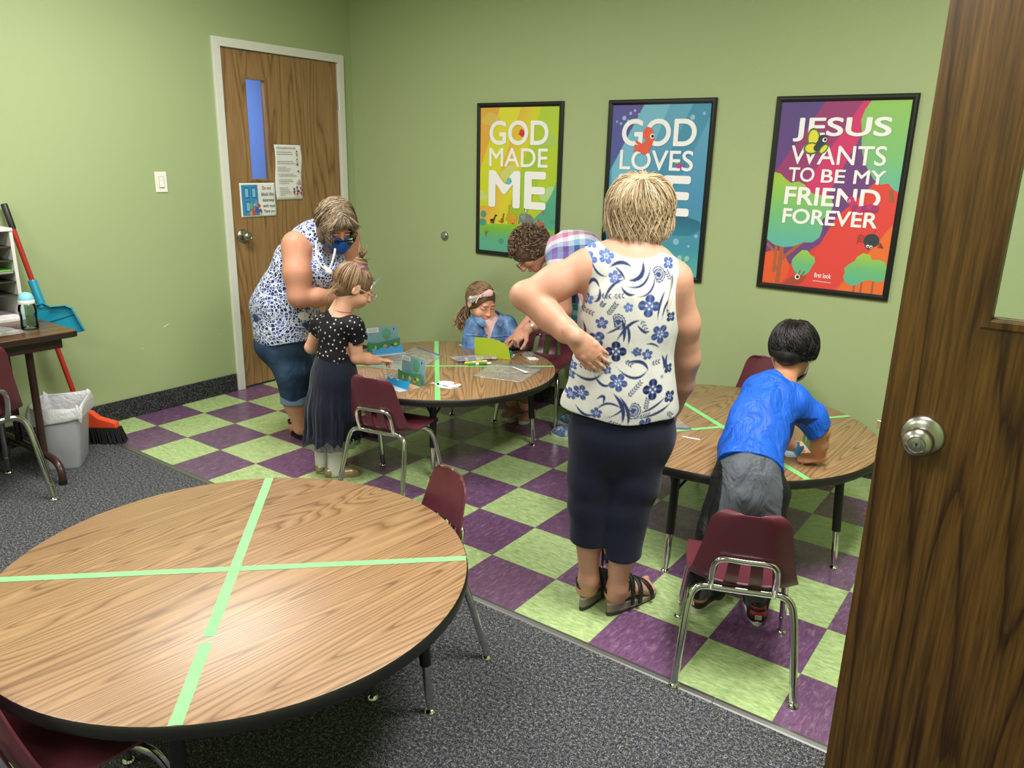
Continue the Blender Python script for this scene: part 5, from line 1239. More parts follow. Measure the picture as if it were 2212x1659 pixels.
def shell_hair(c, M, rad, crown, n, end, m=16, r0=0.003, lift=(0.0, 0.010), wave=0.0, wfreq=3.0, inward=0.0, seed=0, th0=(0.05, 0.9), flip=0.0, phis=(0, 6.2832), hang=1.75, twist=0.0, gravity=True):
    """locks that leave the crown, follow the skull and hang; END(phi) -> final polar angle (over HANG it falls straight)"""
    rs = np.random.RandomState(seed); ph = rs.uniform(*phis, n); t0 = rs.uniform(*th0, n) ; lf = rs.uniform(*lift, n)
    z = unit(crown); x = unit(np.cross(V3(0, 1, 0) if abs(z[1]) < 0.9 else V3(1, 0, 0), z)); x = unit(np.cross(np.cross(z, V3(0, 1, 0)), z)) if abs(z[1]) < 0.95 else x; y = np.cross(z, x)
    # local frame: x points to the front of the head as far as possible
    te = np.array([end(p) for p in ph]) * rs.uniform(0.93, 1.04, n); t0 = np.minimum(t0, te * 0.75)
    s_ = np.linspace(0, 1, m)[None, :]; th = t0[:, None] + (te - t0)[:, None] * s_
    tw = twist * (th - t0[:, None]); wv = wave * np.sin(wfreq * th * 2 + rs.rand(n)[:, None] * 6.28) * np.clip(th - 0.5, 0, 1.2)
    P_ = ph[:, None] + tw + wv; thc = np.minimum(th, hang)
    dirs = (np.sin(thc) * np.cos(P_))[..., None] * x + (np.sin(thc) * np.sin(P_))[..., None] * y + np.cos(thc)[..., None] * z
    grow = 1 + (lf[:, None] / np.min(rad)) * np.clip((th - t0[:, None]) * 2.5, 0, 1) * 1.0
    L = dirs * np.asarray(rad) * grow[..., None]
    Wp = np.asarray(c) + L @ np.asarray(M).T
    ex = np.clip(th - hang, 0, None) * np.mean(rad)
    up = V3(0, 0, 1) if gravity else np.asarray(M)[:, 2]
    out = Wp - np.asarray(c); out = out - (out @ up)[..., None] * up; out /= np.linalg.norm(out, axis=2, keepdims=True) + 1e-9
    Wp = Wp - ex[..., None] * up - out * (inward * ex)[..., None] + out * (flip * ex ** 2 * 12)[..., None]
    rr = r0 * (0.45 + 0.55 * np.sin(np.pi * np.clip(s_ * 0.85 + 0.12, 0, 1))) * rs.uniform(0.7, 1.25, n)[:, None]; rr[:, -1] *= 0.25; rr[:, 0] *= 0.6
    return Wp, rr, rs.rand(n)
def hair_obj(name, base, sets, mat, parent, n=5, base_shade=0.25, h=0.005, label=None):
    parts = []; sh = []
    if base is not None:
        v, q = surface(base, h); parts.append((v, q)); sh.append(np.full(len(v), base_shade))
    for P, r, s_ in sets:
        v, q = tubes(P, r, n); parts.append((v, q)); sh.append(np.repeat(s_, P.shape[1] * n))
    o = np_mesh(name, parts, mat, parent, shade=np.concatenate(sh))
    if label: o['label'] = label
    return o
def cloth_obj(name, s, h, mat, parent, smooth=1, paint=None, extra=None):
    v, q = surface(s, h, smooth=smooth)
    return np_mesh(name, [(v, q)], mat, parent, col=paint(v) if paint else None, extra=extra(v) if extra else None)
def body_obj(name, s, h, mat, parent, hands=(), hh=0.0022, paint=None):
    v, q = surface(s, h); parts = [(v, q)]
    for hd in hands: parts.append(surface(hd, hh))
    V = np.concatenate([p[0] for p in parts])
    o = np_mesh(name, parts, mat, parent, col=paint(V) if paint else np.ones((len(V), 3))); return o
RC, FC = V3(0.808, 0.589, 0), V3(-0.584, 0.812, 0)      # room directions: across and away from the doorway
UP = V3(0, 0, 1)

# ================================================================ woman with blonde hair, seen from behind
W3 = thing('person', 'blonde woman seen from behind, hand on her hip, in a floral sleeveless top', 'person', (0.553, -0.069, 0))
SKIN3 = m_skin('skin_fair_pink', (196, 150, 128))
def at_parent(o, t):
    """children keep their room coordinates under a thing placed on the floor"""
    if o.parent is t: o.matrix_parent_inverse = Matrix.Translation(t.location).inverted()
    return o
hipL, hipR = V3(0.514, -0.097, 0.682), V3(0.626, -0.017, 0.677)
kneL, kneR = V3(0.501, -0.119, 0.419), V3(0.610, -0.053, 0.401)
ankL, ankR = V3(0.504, -0.104, 0.123), V3(0.601, -0.071, 0.110)
shL, shR = V3(0.450, -0.131, 1.208), V3(0.664, 0.047, 1.174)
elL, wrL = V3(0.321, -0.260, 1.118), V3(0.494, -0.257, 1.014)
elR, wrR = V3(0.688, 0.151, 0.900), V3(0.636, 0.200, 0.705)
neck0, neck1 = V3(0.554, -0.031, 1.241), V3(0.556, 0.007, 1.347)
hc3 = V3(0.544, 0.030, 1.385)
hm3 = frame_from(FC * 0.80 + RC * 0.36 - UP * 0.62)
b = Sdf()
b.chain([V3(0.570, -0.057, 0.683), V3(0.568, -0.058, 0.787), V3(0.564, -0.061, 0.897), V3(0.567, -0.059, 1.034), V3(0.563, -0.049, 1.136), V3(0.559, -0.046, 1.196)], [0.150, 0.142, 0.128, 0.130, 0.128, 0.10], 0.05, RC, 0.72)
b.cone(shL, shR, 0.05, 0.05, 0.05).cone(V3(0.505, -0.079, 1.234), neck0, 0.058, 0.055, 0.04).cone(V3(0.610, 0.009, 1.219), neck0, 0.058, 0.055, 0.04)
b.cone(neck0, neck1, 0.060, 0.054, 0.035)
b.chain([hipL, kneL, V3(0.506, -0.128, 0.312), ankL], [0.088, 0.058, 0.047, 0.031], 0.03)
b.chain([hipR, kneR, V3(0.608, -0.079, 0.255), ankR], [0.088, 0.058, 0.047, 0.031], 0.03)
b.chain([shL, V3(0.377, -0.195, 1.158), elL], [0.056, 0.054, 0.049], 0.03).ball(V3(0.308, -0.282, 1.124), 0.033, None, 0.03)
b.chain([elL, V3(0.396, -0.249, 1.061), V3(0.453, -0.245, 1.025), wrL], [0.047, 0.045, 0.037, 0.029], 0.012)
b.chain([shR, V3(0.686, 0.101, 1.026), elR], [0.056, 0.050, 0.043], 0.03).chain([elR, V3(0.666, 0.185, 0.799), wrR], [0.043, 0.037, 0.027], 0.02)
head(b, hc3, hm3, 1.0)
b.cone(neck1, hc3 - UP * 0.03, 0.053, 0.055, 0.02)
f0L, f0R = V3(0.490, -0.115, 0.028), V3(0.582, -0.085, 0.017)
dR3 = unit(V3(0.24, 0.97, 0)); dL3 = unit(V3(-0.06, 0.99, 0))
f0L = V3(f0L[0], f0L[1], 0); f0R = V3(f0R[0], f0R[1], 0)
foot(b, ankL, f0L, dL3, 0.235, 1.0, 0.022, True, 0.026); foot(b, ankR, f0R, dR3, 0.235, 1.0, 0.022, True, 0.026)
hL = hand(wrL, RC * 0.72 - UP * 0.62 - FC * 0.10, -FC * 0.97 - RC * 0.15 + UP * 0.1, -UP * 0.7 - RC * 0.7, 0.90, curls=[(4, 12, 8), (4, 14, 8), (4, 16, 10), (4, 16, 10)], spread=0.07, thumb_out=0.35)
hR = hand(wrR, -UP * 0.93 + FC * 0.25, RC * 0.9 - FC * 0.3, FC, 0.92, (26, 34, 24), 0.10)
for hh_, w_, e_ in ((hL, wrL, V3(0.453, -0.245, 1.025)), (hR, wrR, V3(0.666, 0.185, 0.799))): hh_.cone(w_ - unit(w_ - e_) * 0.045, w_, 0.031, 0.0285, 0.012)
o = at_parent(body_obj('body', b, 0.0042, SKIN3, W3, (hL, hR), 0.0020, lambda P: face_paint(P, hc3, hm3)), W3)
ring = MB(); rc = wrL + unit(RC * 0.72 - UP * 0.62 - FC * 0.10) * 0.090 - unit(-UP * 0.7 - RC * 0.7) * 0.009
at_parent(MB().tube([rc + (-FC * math.cos(a) + V3(0.5, 0.36, 0.78) * math.sin(a)) * 0.0105 + 0 * RC for a in [i * 0.3927 for i in range(16)]], 0.0016, 8, closed=True).build('ring', flat('gold', (214, 170, 90), 0.2, metal=1.0), W3, auto=0.9), W3)
# --- capri trousers
NAVY = m_cloth('navy_trouser_cloth', (15, 20, 42), 7.0, 0.35, 0.85, vary=0.15)
c = Sdf()
c.chain([V3(0.568, -0.058, 0.784), V3(0.568, -0.059, 0.675)], [0.158, 0.172], 0.05, RC, 0.76)
c.chain([V3(0.519, -0.093, 0.674), V3(0.499, -0.114, 0.493), V3(0.503, -0.117, 0.410), V3(0.508, -0.126, 0.256)], [0.108, 0.080, 0.075, 0.064], 0.022)
c.chain([V3(0.621, -0.020, 0.669), V3(0.613, -0.038, 0.499), V3(0.605, -0.056, 0.401), V3(0.610, -0.077, 0.211)], [0.112, 0.088, 0.079, 0.066], 0.022)
c.plane(V3(0.508, -0.126, 0.280), -UP + RC * -0.04, 0.004)
c.rip(lambda P: np.where((P - V3(0.552, -0.095, 0.399)) @ RC > 0, -(V3(0.602, -0.077, 0.242)[2] - P[:, 2]), 1.0), 0.004)
c.p[-2] = (lambda P, f=c.p[-2][0]: np.where((P - V3(0.552, -0.095, 0.399)) @ RC > 0, 1.0, f(P)), 0.004, True, None, None)
c.warp(folds(0.004, [(0.2, 0.2, 1), (0.7, 0, 0.7), (0, 0.6, 0.8)], [26, 34, 44], 4))
at_parent(cloth_obj('trousers', c, 0.0045, NAVY, W3), W3)
# --- sleeveless top with a blue flower print
s = Sdf()
s.chain([V3(0.566, -0.059, 0.699), V3(0.565, -0.060, 0.771), V3(0.563, -0.062, 0.881), V3(0.566, -0.059, 1.034), V3(0.562, -0.056, 1.129), V3(0.560, -0.052, 1.182)], [0.176, 0.170, 0.153, 0.148, 0.144, 0.122], 0.04, RC, 0.76)
s.cone(V3(0.475, -0.106, 1.223), V3(0.637, 0.022, 1.191), 0.063, 0.060, 0.045)
s.ball(V3(0.445, -0.147, 0.760), 0.05, None, 0.05)
# front: a soft bust
s.ball(V3(0.469, 0.000, 1.057), V3(0.066, 0.066, 0.062), None, 0.05).ball(V3(0.571, 0.074, 1.052), V3(0.066, 0.066, 0.062), None, 0.05)
def hem3(P): return P[:, 2] - (V3(0.612, -0.149, 0.738)[2] + 0.012 * np.cos(((P - V3(0.566, -0.060, 0.704)) @ RC) * 14) * -1 + 0.012)
s.rip(hem3, 0.004)
# neckline and arm holes
nk = V3(0.554, -0.031, 1.292)
s.rip(lambda P: np.sqrt((((P - nk) @ RC) / 0.105) ** 2 + ((P[:, 2] - nk[2] - 0.015) / 0.066) ** 2 + (((P - nk) @ FC + 0.02) / 0.16) ** 2) * 0.066 - 0.066, 0.006)
aL, aR = V3(0.403, -0.177, 1.159), V3(0.715, 0.072, 1.124)
s.rip(lambda P: np.sqrt((((P - aL) @ RC) / 0.068) ** 2 + ((P[:, 2] - aL[2]) / 0.135) ** 2) * 0.068 - 0.068, 0.006)
s.rip(lambda P: np.sqrt((((P - aR) @ RC) / 0.062) ** 2 + ((P[:, 2] - aR[2]) / 0.130) ** 2) * 0.062 - 0.062, 0.006)
s.warp(lambda P, f=folds(0.0052, [(0.6, 0.4, 0.8), (0.3, 0.1, 1), (0.9, 0.5, 0.2)], [30, 24, 38], 7): f(P) * np.clip((1.20 - P[:, 2]) * 4, 0.2, 1.3))
# the print is drawn in garment coordinates (across, height)
OX = V3(0.569, -0.058, 1.034)
def gc(p): return np.array([(p - OX) @ RC, p[2]])
FL5 = [(V3(0.556, -0.190, 1.253), .019, 5), (V3(0.514, -0.220, 1.239), .020, 5), (V3(0.522, -0.214, 1.289), .015, 5), (V3(0.577, -0.175, 1.194), .016, 5), (V3(0.611, -0.151, 1.108), .012, 5), (V3(0.662, -0.114, 1.113), .027, 4), (V3(0.550, -0.195, 1.055), .015, 5), (V3(0.540, -0.201, 1.004), .020, 3), (V3(0.587, -0.168, 0.971), .025, 4), (V3(0.696, -0.090, 1.025), .024, 5), (V3(0.722, -0.071, 1.076), .013, 4), (V3(0.666, -0.111, 0.963), .014, 5), (V3(0.640, -0.130, 0.972), .012, 5), (V3(0.595, -0.162, 0.876), .023, 5), (V3(0.685, -0.097, 0.853), .026, 4), (V3(0.508, -0.224, 0.827), .019, 5), (V3(0.568, -0.182, 0.911), .011, 5), (V3(0.484, -0.242, 0.814), .014, 5), (V3(0.547, -0.197, 0.772), .014, 5), (V3(0.734, -0.062, 0.823), .016, 4), (V3(0.673, -0.106, 0.739), .021, 5), (V3(0.515, -0.220, 1.122), .014, 5), (V3(0.496, -0.233, 1.139), .013, 5), (V3(0.712, -0.078, 1.235), .015, 4), (V3(0.486, -0.240, 0.904), .012, 5), (V3(0.623, -0.142, 1.184), .006, 6), (V3(0.709, -0.080, 0.889), .006, 6), (V3(0.648, -0.124, 0.766), .007, 6), (V3(0.482, -0.243, 0.874), .012, 5), (V3(0.727, -0.067, 0.911), .013, 4)]
FANS = [(V3(0.684, -0.098, 1.204), .022, 0.4), (V3(0.588, -0.167, 1.063), .022, 0.2), (V3(0.637, -0.132, 0.788), .024, -0.4)]
SW = [((V3(0.552, -0.193, 1.121), V3(0.564, -0.184, 1.180), V3(0.600, -0.158, 1.189)), .0038), ((V3(0.600, -0.158, 1.189), V3(0.593, -0.163, 1.209), V3(0.576, -0.176, 1.225)), .003), ((V3(0.611, -0.150, 1.187), V3(0.651, -0.122, 1.188), V3(0.644, -0.127, 1.243)), .006), ((V3(0.603, -0.156, 1.170), V3(0.658, -0.116, 1.152), V3(0.664, -0.112, 1.238)), .0035), ((V3(0.631, -0.136, 1.140), V3(0.676, -0.104, 1.141), V3(0.675, -0.104, 1.211)), .003), ((V3(0.506, -0.226, 1.136), V3(0.526, -0.212, 1.214), V3(0.541, -0.200, 1.158)), .005), ((V3(0.541, -0.200, 1.158), V3(0.546, -0.197, 1.123), V3(0.530, -0.209, 1.116)), .004), ((V3(0.522, -0.214, 1.234), V3(0.532, -0.207, 1.193), V3(0.557, -0.189, 1.194)), .003), ((V3(0.565, -0.184, 1.222), V3(0.591, -0.165, 1.250), V3(0.615, -0.148, 1.226)), .005), ((V3(0.592, -0.164, 1.167), V3(0.605, -0.155, 1.139), V3(0.625, -0.141, 1.147)), .004), ((V3(0.586, -0.168, 1.003), V3(0.612, -0.150, 1.068), V3(0.640, -0.129, 1.069)), .0045), ((V3(0.604, -0.156, 1.003), V3(0.607, -0.153, 1.047), V3(0.597, -0.161, 1.068)), .005), ((V3(0.616, -0.147, 0.996), V3(0.619, -0.144, 1.033), V3(0.609, -0.152, 1.054)), .004), ((V3(0.562, -0.185, 1.024), V3(0.579, -0.173, 1.036), V3(0.601, -0.158, 1.054)), .003), ((V3(0.635, -0.133, 1.055), V3(0.654, -0.119, 1.027), V3(0.663, -0.113, 1.034)), .004), ((V3(0.686, -0.097, 1.071), V3(0.687, -0.096, 1.127), V3(0.703, -0.084, 1.156)), .0035), ((V3(0.697, -0.088, 1.071), V3(0.703, -0.084, 1.121), V3(0.716, -0.075, 1.128)), .003), ((V3(0.487, -0.240, 0.886), V3(0.529, -0.209, 0.853), V3(0.556, -0.190, 0.899)), .004), ((V3(0.539, -0.202, 0.888), V3(0.559, -0.188, 0.847), V3(0.579, -0.174, 0.870)), .004), ((V3(0.590, -0.165, 0.922), V3(0.640, -0.130, 0.864), V3(0.670, -0.108, 0.917)), .004), ((V3(0.613, -0.149, 0.938), V3(0.661, -0.115, 0.954), V3(0.670, -0.108, 0.913)), .005), ((V3(0.546, -0.197, 0.816), V3(0.571, -0.180, 0.847), V3(0.561, -0.186, 0.801)), .004), ((V3(0.544, -0.198, 0.778), V3(0.571, -0.179, 0.832), V3(0.615, -0.148, 0.788)), .0035), ((V3(0.611, -0.151, 0.749), V3(0.620, -0.144, 0.803), V3(0.585, -0.169, 0.840)), .006), ((V3(0.625, -0.140, 0.745), V3(0.632, -0.135, 0.788), V3(0.601, -0.158, 0.833)), .005), ((V3(0.607, -0.153, 0.818), V3(0.626, -0.139, 0.788), V3(0.563, -0.185, 0.755)), .003), ((V3(0.654, -0.120, 0.781), V3(0.691, -0.093, 0.790), V3(0.724, -0.069, 0.829)), .0035), ((V3(0.663, -0.113, 0.766), V3(0.704, -0.084, 0.772), V3(0.738, -0.060, 0.804)), .004), ((V3(0.497, -0.233, 0.784), V3(0.518, -0.217, 0.746), V3(0.541, -0.201, 0.767)), .004), ((V3(0.506, -0.226, 1.051), V3(0.519, -0.217, 1.022), V3(0.508, -0.224, 0.993)), .003), ((V3(0.707, -0.082, 0.955), V3(0.717, -0.074, 0.933), V3(0.714, -0.076, 0.911)), .004), ((V3(0.722, -0.071, 0.956), V3(0.713, -0.077, 0.926), V3(0.731, -0.064, 0.897)), .004), ((V3(0.662, -0.114, 0.995), V3(0.679, -0.102, 1.001), V3(0.697, -0.089, 0.981)), .003)]
LV = [((V3(0.644, -0.127, 1.072), V3(0.661, -0.115, 1.032)), 4), ((V3(0.535, -0.205, 1.137), V3(0.566, -0.183, 1.138)), 4), ((V3(0.573, -0.178, 1.138), V3(0.597, -0.161, 1.142)), 3), ((V3(0.562, -0.186, 1.081), V3(0.581, -0.172, 1.117)), 6), ((V3(0.502, -0.229, 1.091), V3(0.528, -0.210, 1.080)), 4), ((V3(0.550, -0.194, 0.943), V3(0.574, -0.177, 0.929)), 3), ((V3(0.610, -0.151, 0.945), V3(0.627, -0.139, 0.931)), 3), ((V3(0.622, -0.143, 0.833), V3(0.653, -0.120, 0.879)), 7), ((V3(0.668, -0.110, 0.789), V3(0.673, -0.106, 0.827)), 5), ((V3(0.652, -0.121, 0.766), V3(0.680, -0.101, 0.774)), 4), ((V3(0.644, -0.127, 0.961), V3(0.629, -0.137, 0.975)), 4), ((V3(0.718, -0.073, 1.184), V3(0.706, -0.082, 1.212)), 4), ((V3(0.498, -0.232, 0.912), V3(0.539, -0.202, 0.906)), 4), ((V3(0.677, -0.103, 0.932), V3(0.700, -0.087, 0.937)), 3), ((V3(0.728, -0.067, 0.776), V3(0.743, -0.056, 0.761)), 3), ((V3(0.575, -0.176, 0.748), V3(0.605, -0.155, 0.738)), 4), ((V3(0.545, -0.198, 1.102), V3(0.551, -0.193, 1.116)), 3)]
def bez(t, a, b_, c_): return ((1 - t) ** 2)[:, None] * a + (2 * t * (1 - t))[:, None] * b_ + (t ** 2)[:, None] * c_
def print3(P):
    """white cotton with indigo flowers, curls, fans and leaves"""
    U = np.stack([(P - OX) @ RC, P[:, 2]], 1)
    back = ((P - OX) @ FC) > 0.03
    U[back, 0] = -U[back, 0] + 0.013                 # the front carries the same print the other way round
    n = len(P); ink_ = np.zeros(n); tone = np.full(n, 0.0)
    def lay(idx, d, w, t):
        m = np.clip(0.5 - d / w, 0, 1); sel = m > ink_[idx] * 0.9
        ii = idx[sel]; ink_[ii] = np.maximum(ink_[ii], m[sel]); tone[ii] = (t[sel] if np.ndim(t) else t)
    for c_, r, k in FL5:
        g_ = gc(c_); q = U - g_; idx = np.nonzero((np.abs(q) < r * 1.6).all(1))[0]; q = q[idx]
        rr = np.hypot(q[:, 0], q[:, 1]); an = np.arctan2(q[:, 1], q[:, 0]) + r * 61
        r = r * 1.28; lim = r * (0.42 + 0.58 * np.abs(np.cos(an * k / 2)) ** 0.55) if k < 6 else r * (0.2 + 0.8 * np.abs(np.cos(an * 3)) ** 4)
        d = rr - lim
        t = np.clip(0.75 - 0.45 * rr / r + 0.25 * np.cos(an * k * 2), 0.0, 1.0); dark = 0.35 if k == 4 else 0.0
        t = t - dark + 0.35 * (g_[1] > 1.09)
        cen = (rr < r * 0.36) & (np.cos(an * k) > -0.2) & (rr > r * 0.14) & (k < 6) & (r > .014)
        lay(idx, d, 0.0022, t); ink_[idx[cen]] *= 0.15
    for c_, r, a0 in FANS:
        g_ = gc(c_); q = U - g_; idx = np.nonzero((np.abs(q) < r * 1.3).all(1))[0]; q = q[idx]
        x = q[:, 0] * math.cos(a0) + q[:, 1] * math.sin(a0); y = -q[:, 0] * math.sin(a0) + q[:, 1] * math.cos(a0)
        rr = np.hypot(x, y * 0.9); an = np.arctan2(y, x); d = np.maximum(rr - r * (1 + .05 * np.cos(an * 14)), -(x * 0.9 + r * 0.55))
        lay(idx, d, 0.002, 0.25)
        hole = (d < -0.0022) & (((rr > r * 0.30) & (rr < r * .62) & (np.cos(an * 18) > 0.1)) | ((rr > r * .72) & (rr < r * .86)))
        ink_[idx[hole]] *= 0.12
    tt = np.linspace(0, 1, 22)
    for (a, b_, c_), w in SW:
        B_ = bez(tt, gc(a), gc(b_), gc(c_)); lo, hi = B_.min(0) - .012, B_.max(0) + .012
        idx = np.nonzero(((U > lo) & (U < hi)).all(1))[0]
        if len(idx) == 0: continue
        q = U[idx][:, None, :] - B_[None]; dd = np.hypot(q[..., 0], q[..., 1]); wd = w * 1.12 * np.sin(np.pi * (0.06 + 0.9 * tt)) ** 0.8
        lay(idx, (dd - wd[None]).min(1), 0.0018, 0.15)
    for (a, b_), k in LV:
        A_, B_ = gc(a), gc(b_); ax = B_ - A_; L_ = np.hypot(*ax) + 1e-9; ax /= L_; nx = np.array([-ax[1], ax[0]])
        lo, hi = np.minimum(A_, B_) - .012, np.maximum(A_, B_) + .012; idx = np.nonzero(((U > lo) & (U < hi)).all(1))[0]
        if len(idx) == 0: continue
        q = U[idx] - A_; x = q @ ax; y = q @ nx
        d = np.maximum(np.abs(y) - 0.0007, np.maximum(-x, x - L_))
        for i in range(k):
            for sg in (-1, 1):
                cx, cy = L_ * (i + .6) / k + .003, sg * .0045; e = np.hypot((x - cx) * .8 + (y - cy) * sg * -.5, (y - cy) * 1.0 - (x - cx) * sg * .35); d = np.minimum(d, np.hypot(((x - cx) * .77 + (y - cy) * sg * .64) / .0048, (-(x - cx) * .64 * sg + (y - cy) * .77) / .0019) * .0019 - .0019)
        lay(idx, d, 0.0016, 0.12)
    white = np.array(lin(200, 200, 197)[:3]); dark = np.array(lin(20, 27, 70)[:3]); light = np.array(lin(98, 122, 190)[:3])
    blue = dark + (light - dark) * np.clip(tone, 0, 1)[:, None]
    return white * (1 - ink_[:, None]) + blue * ink_[:, None]
at_parent(cloth_obj('sleeveless_top', s, 0.0024, m_print('floral_cotton', 10.0, 0.45), W3, 1, print3), W3)
# white strap slipping below the right arm hole, and the mask string round the neck
WHC = m_cloth('white_strap_cloth', (228, 226, 218), 30, 0.1)
at_parent(MB().tube(curve_pts([V3(0.693, -0.023, 1.207), V3(0.711, -0.048, 1.181), V3(0.711, -0.066, 1.141), V3(0.705, -0.068, 1.100)], 6), 0.005, 8).build('strap', WHC, W3, auto=0.9), W3)
at_parent(MB().tube(curve_pts([V3(0.534, -0.046, 1.320), V3(0.562, -0.070, 1.331), V3(0.591, -0.057, 1.333), V3(0.606, -0.031, 1.322), V3(0.601, 0.014, 1.298), V3(0.584, 0.064, 1.285)], 6), 0.0042, 8).build('neck_cord', WHC, W3, auto=0.9), W3)
# --- hair
HAIR3 = m_hair('blonde_hair', (146, 120, 88), (174, 152, 120), (202, 184, 156))
hb = Sdf(); hcc = V3(0.545, 0.018, 1.393)
hb.ball(hcc, V3(0.082, 0.093, 0.086), hm3, 0.03).ball(V3(0.528, -0.037, 1.373), V3(0.046, 0.05, 0.05), None, 0.04).ball(V3(0.586, 0.029, 1.371), V3(0.048, 0.055, 0.052), None, 0.04).ball(V3(0.565, -0.011, 1.363), V3(0.05, 0.045, 0.042), None, 0.04)
face_c = hc3 + hm3[:, 1] * 0.10 - hm3[:, 2] * 0.045
hb.ball(face_c, V3(0.062, 0.07, 0.085), hm3, 0.02, sub=True)
hb.warp(lambda P: 0.0016 * np.sin(P @ RC * 150 + 3 * np.sin(P[:, 2] * 40)) + 0.0012 * np.sin(P @ RC * 310 + P[:, 2] * 50))
cr3 = unit(UP * 0.86 - FC * 0.30 - RC * 0.04)
sets = []
for q_, (nn, ri, lf, wv, tw, en, hg, inw, fl) in enumerate(((2600, 0.0018, (0.0, 0.010), 0.05, 0.05, 2.62, 1.42, 0.22, 0.0), (1900, 0.0016, (0.006, 0.018), 0.09, -0.08, 2.45, 1.38, 0.15, 0.05), (700, 0.0015, (0.010, 0.024), 0.12, 0.10, 2.25, 1.38, 0.05, 0.10))):
    sets.append(shell_hair(hcc, np.eye(3), V3(0.087, 0.096, 0.091), cr3, nn, lambda p: en if math.cos(p - 0.6) < 0.50 else 1.15, 20, ri, lf, wv, 2.0, inw, 5 + q_, (0.02, 1.2), hang=hg, twist=tw, flip=fl))
at_parent(hair_obj('hair', hb, sets, HAIR3, W3, 5, 0.35), W3)
# --- sandals
SOLE = flat('grey_wedge_sole', (128, 120, 112), 0.7); SOLE2 = flat('dark_outsole', (58, 52, 48), 0.8); STRAP = flat('black_sandal_strap', (22, 22, 24), 0.6); INS = flat('pale_insole', (176, 164, 160), 0.7)
def outline(L, w, n=28):
    P = []
    for i in range(n):
        a = 2 * math.pi * i / n; x = math.cos(a); y = math.sin(a)
        wid = w * (0.78 + 0.22 * x + 0.12 * x * x) * (0.92 if abs(x) < .5 else 1.0)
        P.append((L * (0.5 + 0.5 * x), y * wid))
    return P
def sandal(t, heel, d, L, k=1.0, h0=0.034, h1=0.018, straps=(), lab='sandal', sole=(None, None, None), wd=0.042):
    d = unit(d); sd = unit(np.cross(d, UP)); heel = np.asarray(heel); p = outline(L + 0.02, wd * k)
    W_ = lambda x, y, z: Vector(heel + d * (x - 0.012) + sd * y + UP * z)
    top = lambda x: h0 + (h1 - h0) * min(max((x / L - .15) / .6, 0), 1)
    b = MB(); n = len(p); rings = []
    for q in (0, 0.3, 0.34, 0.80, 0.86, 1.0): rings.append([W_(x * (1 if q else 1), y * (0.96 if q in (0, 1.0) else 1), top(x) * q if q else 0) for x, y in p])
    V = [v for r_ in rings for v in r_]
    for i in range(5):
        b.mat(1 if i < 1 else (2 if i >= 4 else 0)); 
        b.add([*rings[i], *rings[i + 1]], [(k_, (k_ + 1) % n, n + (k_ + 1) % n, n + k_) for k_ in range(n)])
    b.mat(2).add(rings[5], [tuple(range(n))]); b.mat(1).add(rings[0], [tuple(reversed(range(n)))])
    root = b.build(lab, list(sole), t, auto=0.9); at_parent(root, t)
    for (x0, x1, hgt, w_, tilt) in straps:
        pts = []
        for i in range(13):
            a = math.pi * i / 12; x = x0 + (x1 - x0) * i / 12
            pts.append(W_(x, math.cos(a) * wd * k * (1.10 if tilt == 0 else 1.0), top(x) * 0.8 + math.sin(a) ** 0.7 * (hgt + 0.010)))
        tb = []
        for i, q in enumerate(pts):
            tv = (pts[min(i + 1, 12)] - pts[max(i - 1, 0)]).normalized(); wdir = Vector(d) * math.cos(tilt) + Vector((0, 0, 1)) * math.sin(tilt); wdir = (wdir - tv * wdir.dot(tv)).normalized()
            tb.append([q - wdir * w_ / 2, q + wdir * w_ / 2])
        o = MB().grid(tb).build('strap', sole[3], root, True); so = o.modifiers.new('thick', 'SOLIDIFY'); so.thickness = 0.004; so.offset = 0
    return root
def ankle_strap(root, ank, r, w_, mat, t, d=None, rx=1.25):
    b = []; d = FC if d is None else unit(d); sd = unit(np.cross(d, UP))
    for i in range(21):
        a = 2 * math.pi * i / 20; q = ank + d * math.cos(a) * r * rx + sd * math.sin(a) * r
        b.append([Vector(q - UP * w_ / 2), Vector(q + UP * w_ / 2)])
    o = MB().grid(b).build('ankle_strap', mat, root, True); so = o.modifiers.new('thick', 'SOLIDIFY'); so.thickness = 0.004; so.offset = 0
SO3 = (SOLE, SOLE2, INS, STRAP)
for hp, dd, an in ((f0L, dL3, ankL), (f0R, dR3, ankR)):
    r_ = sandal(W3, hp, dd, 0.235, 1.0, 0.050, 0.022, ((0.120, 0.165, 0.068, 0.018, 0), (0.19, 0.145, 0.058, 0.016, 0), (0.085, 0.115, 0.092, 0.016, 0.4)), sole=SO3)
    ankle_strap(r_, np.array([hp[0], hp[1], 0]) + unit(dd) * 0.035 + UP * 0.098, 0.038, 0.020, STRAP, W3, dd, 1.35)

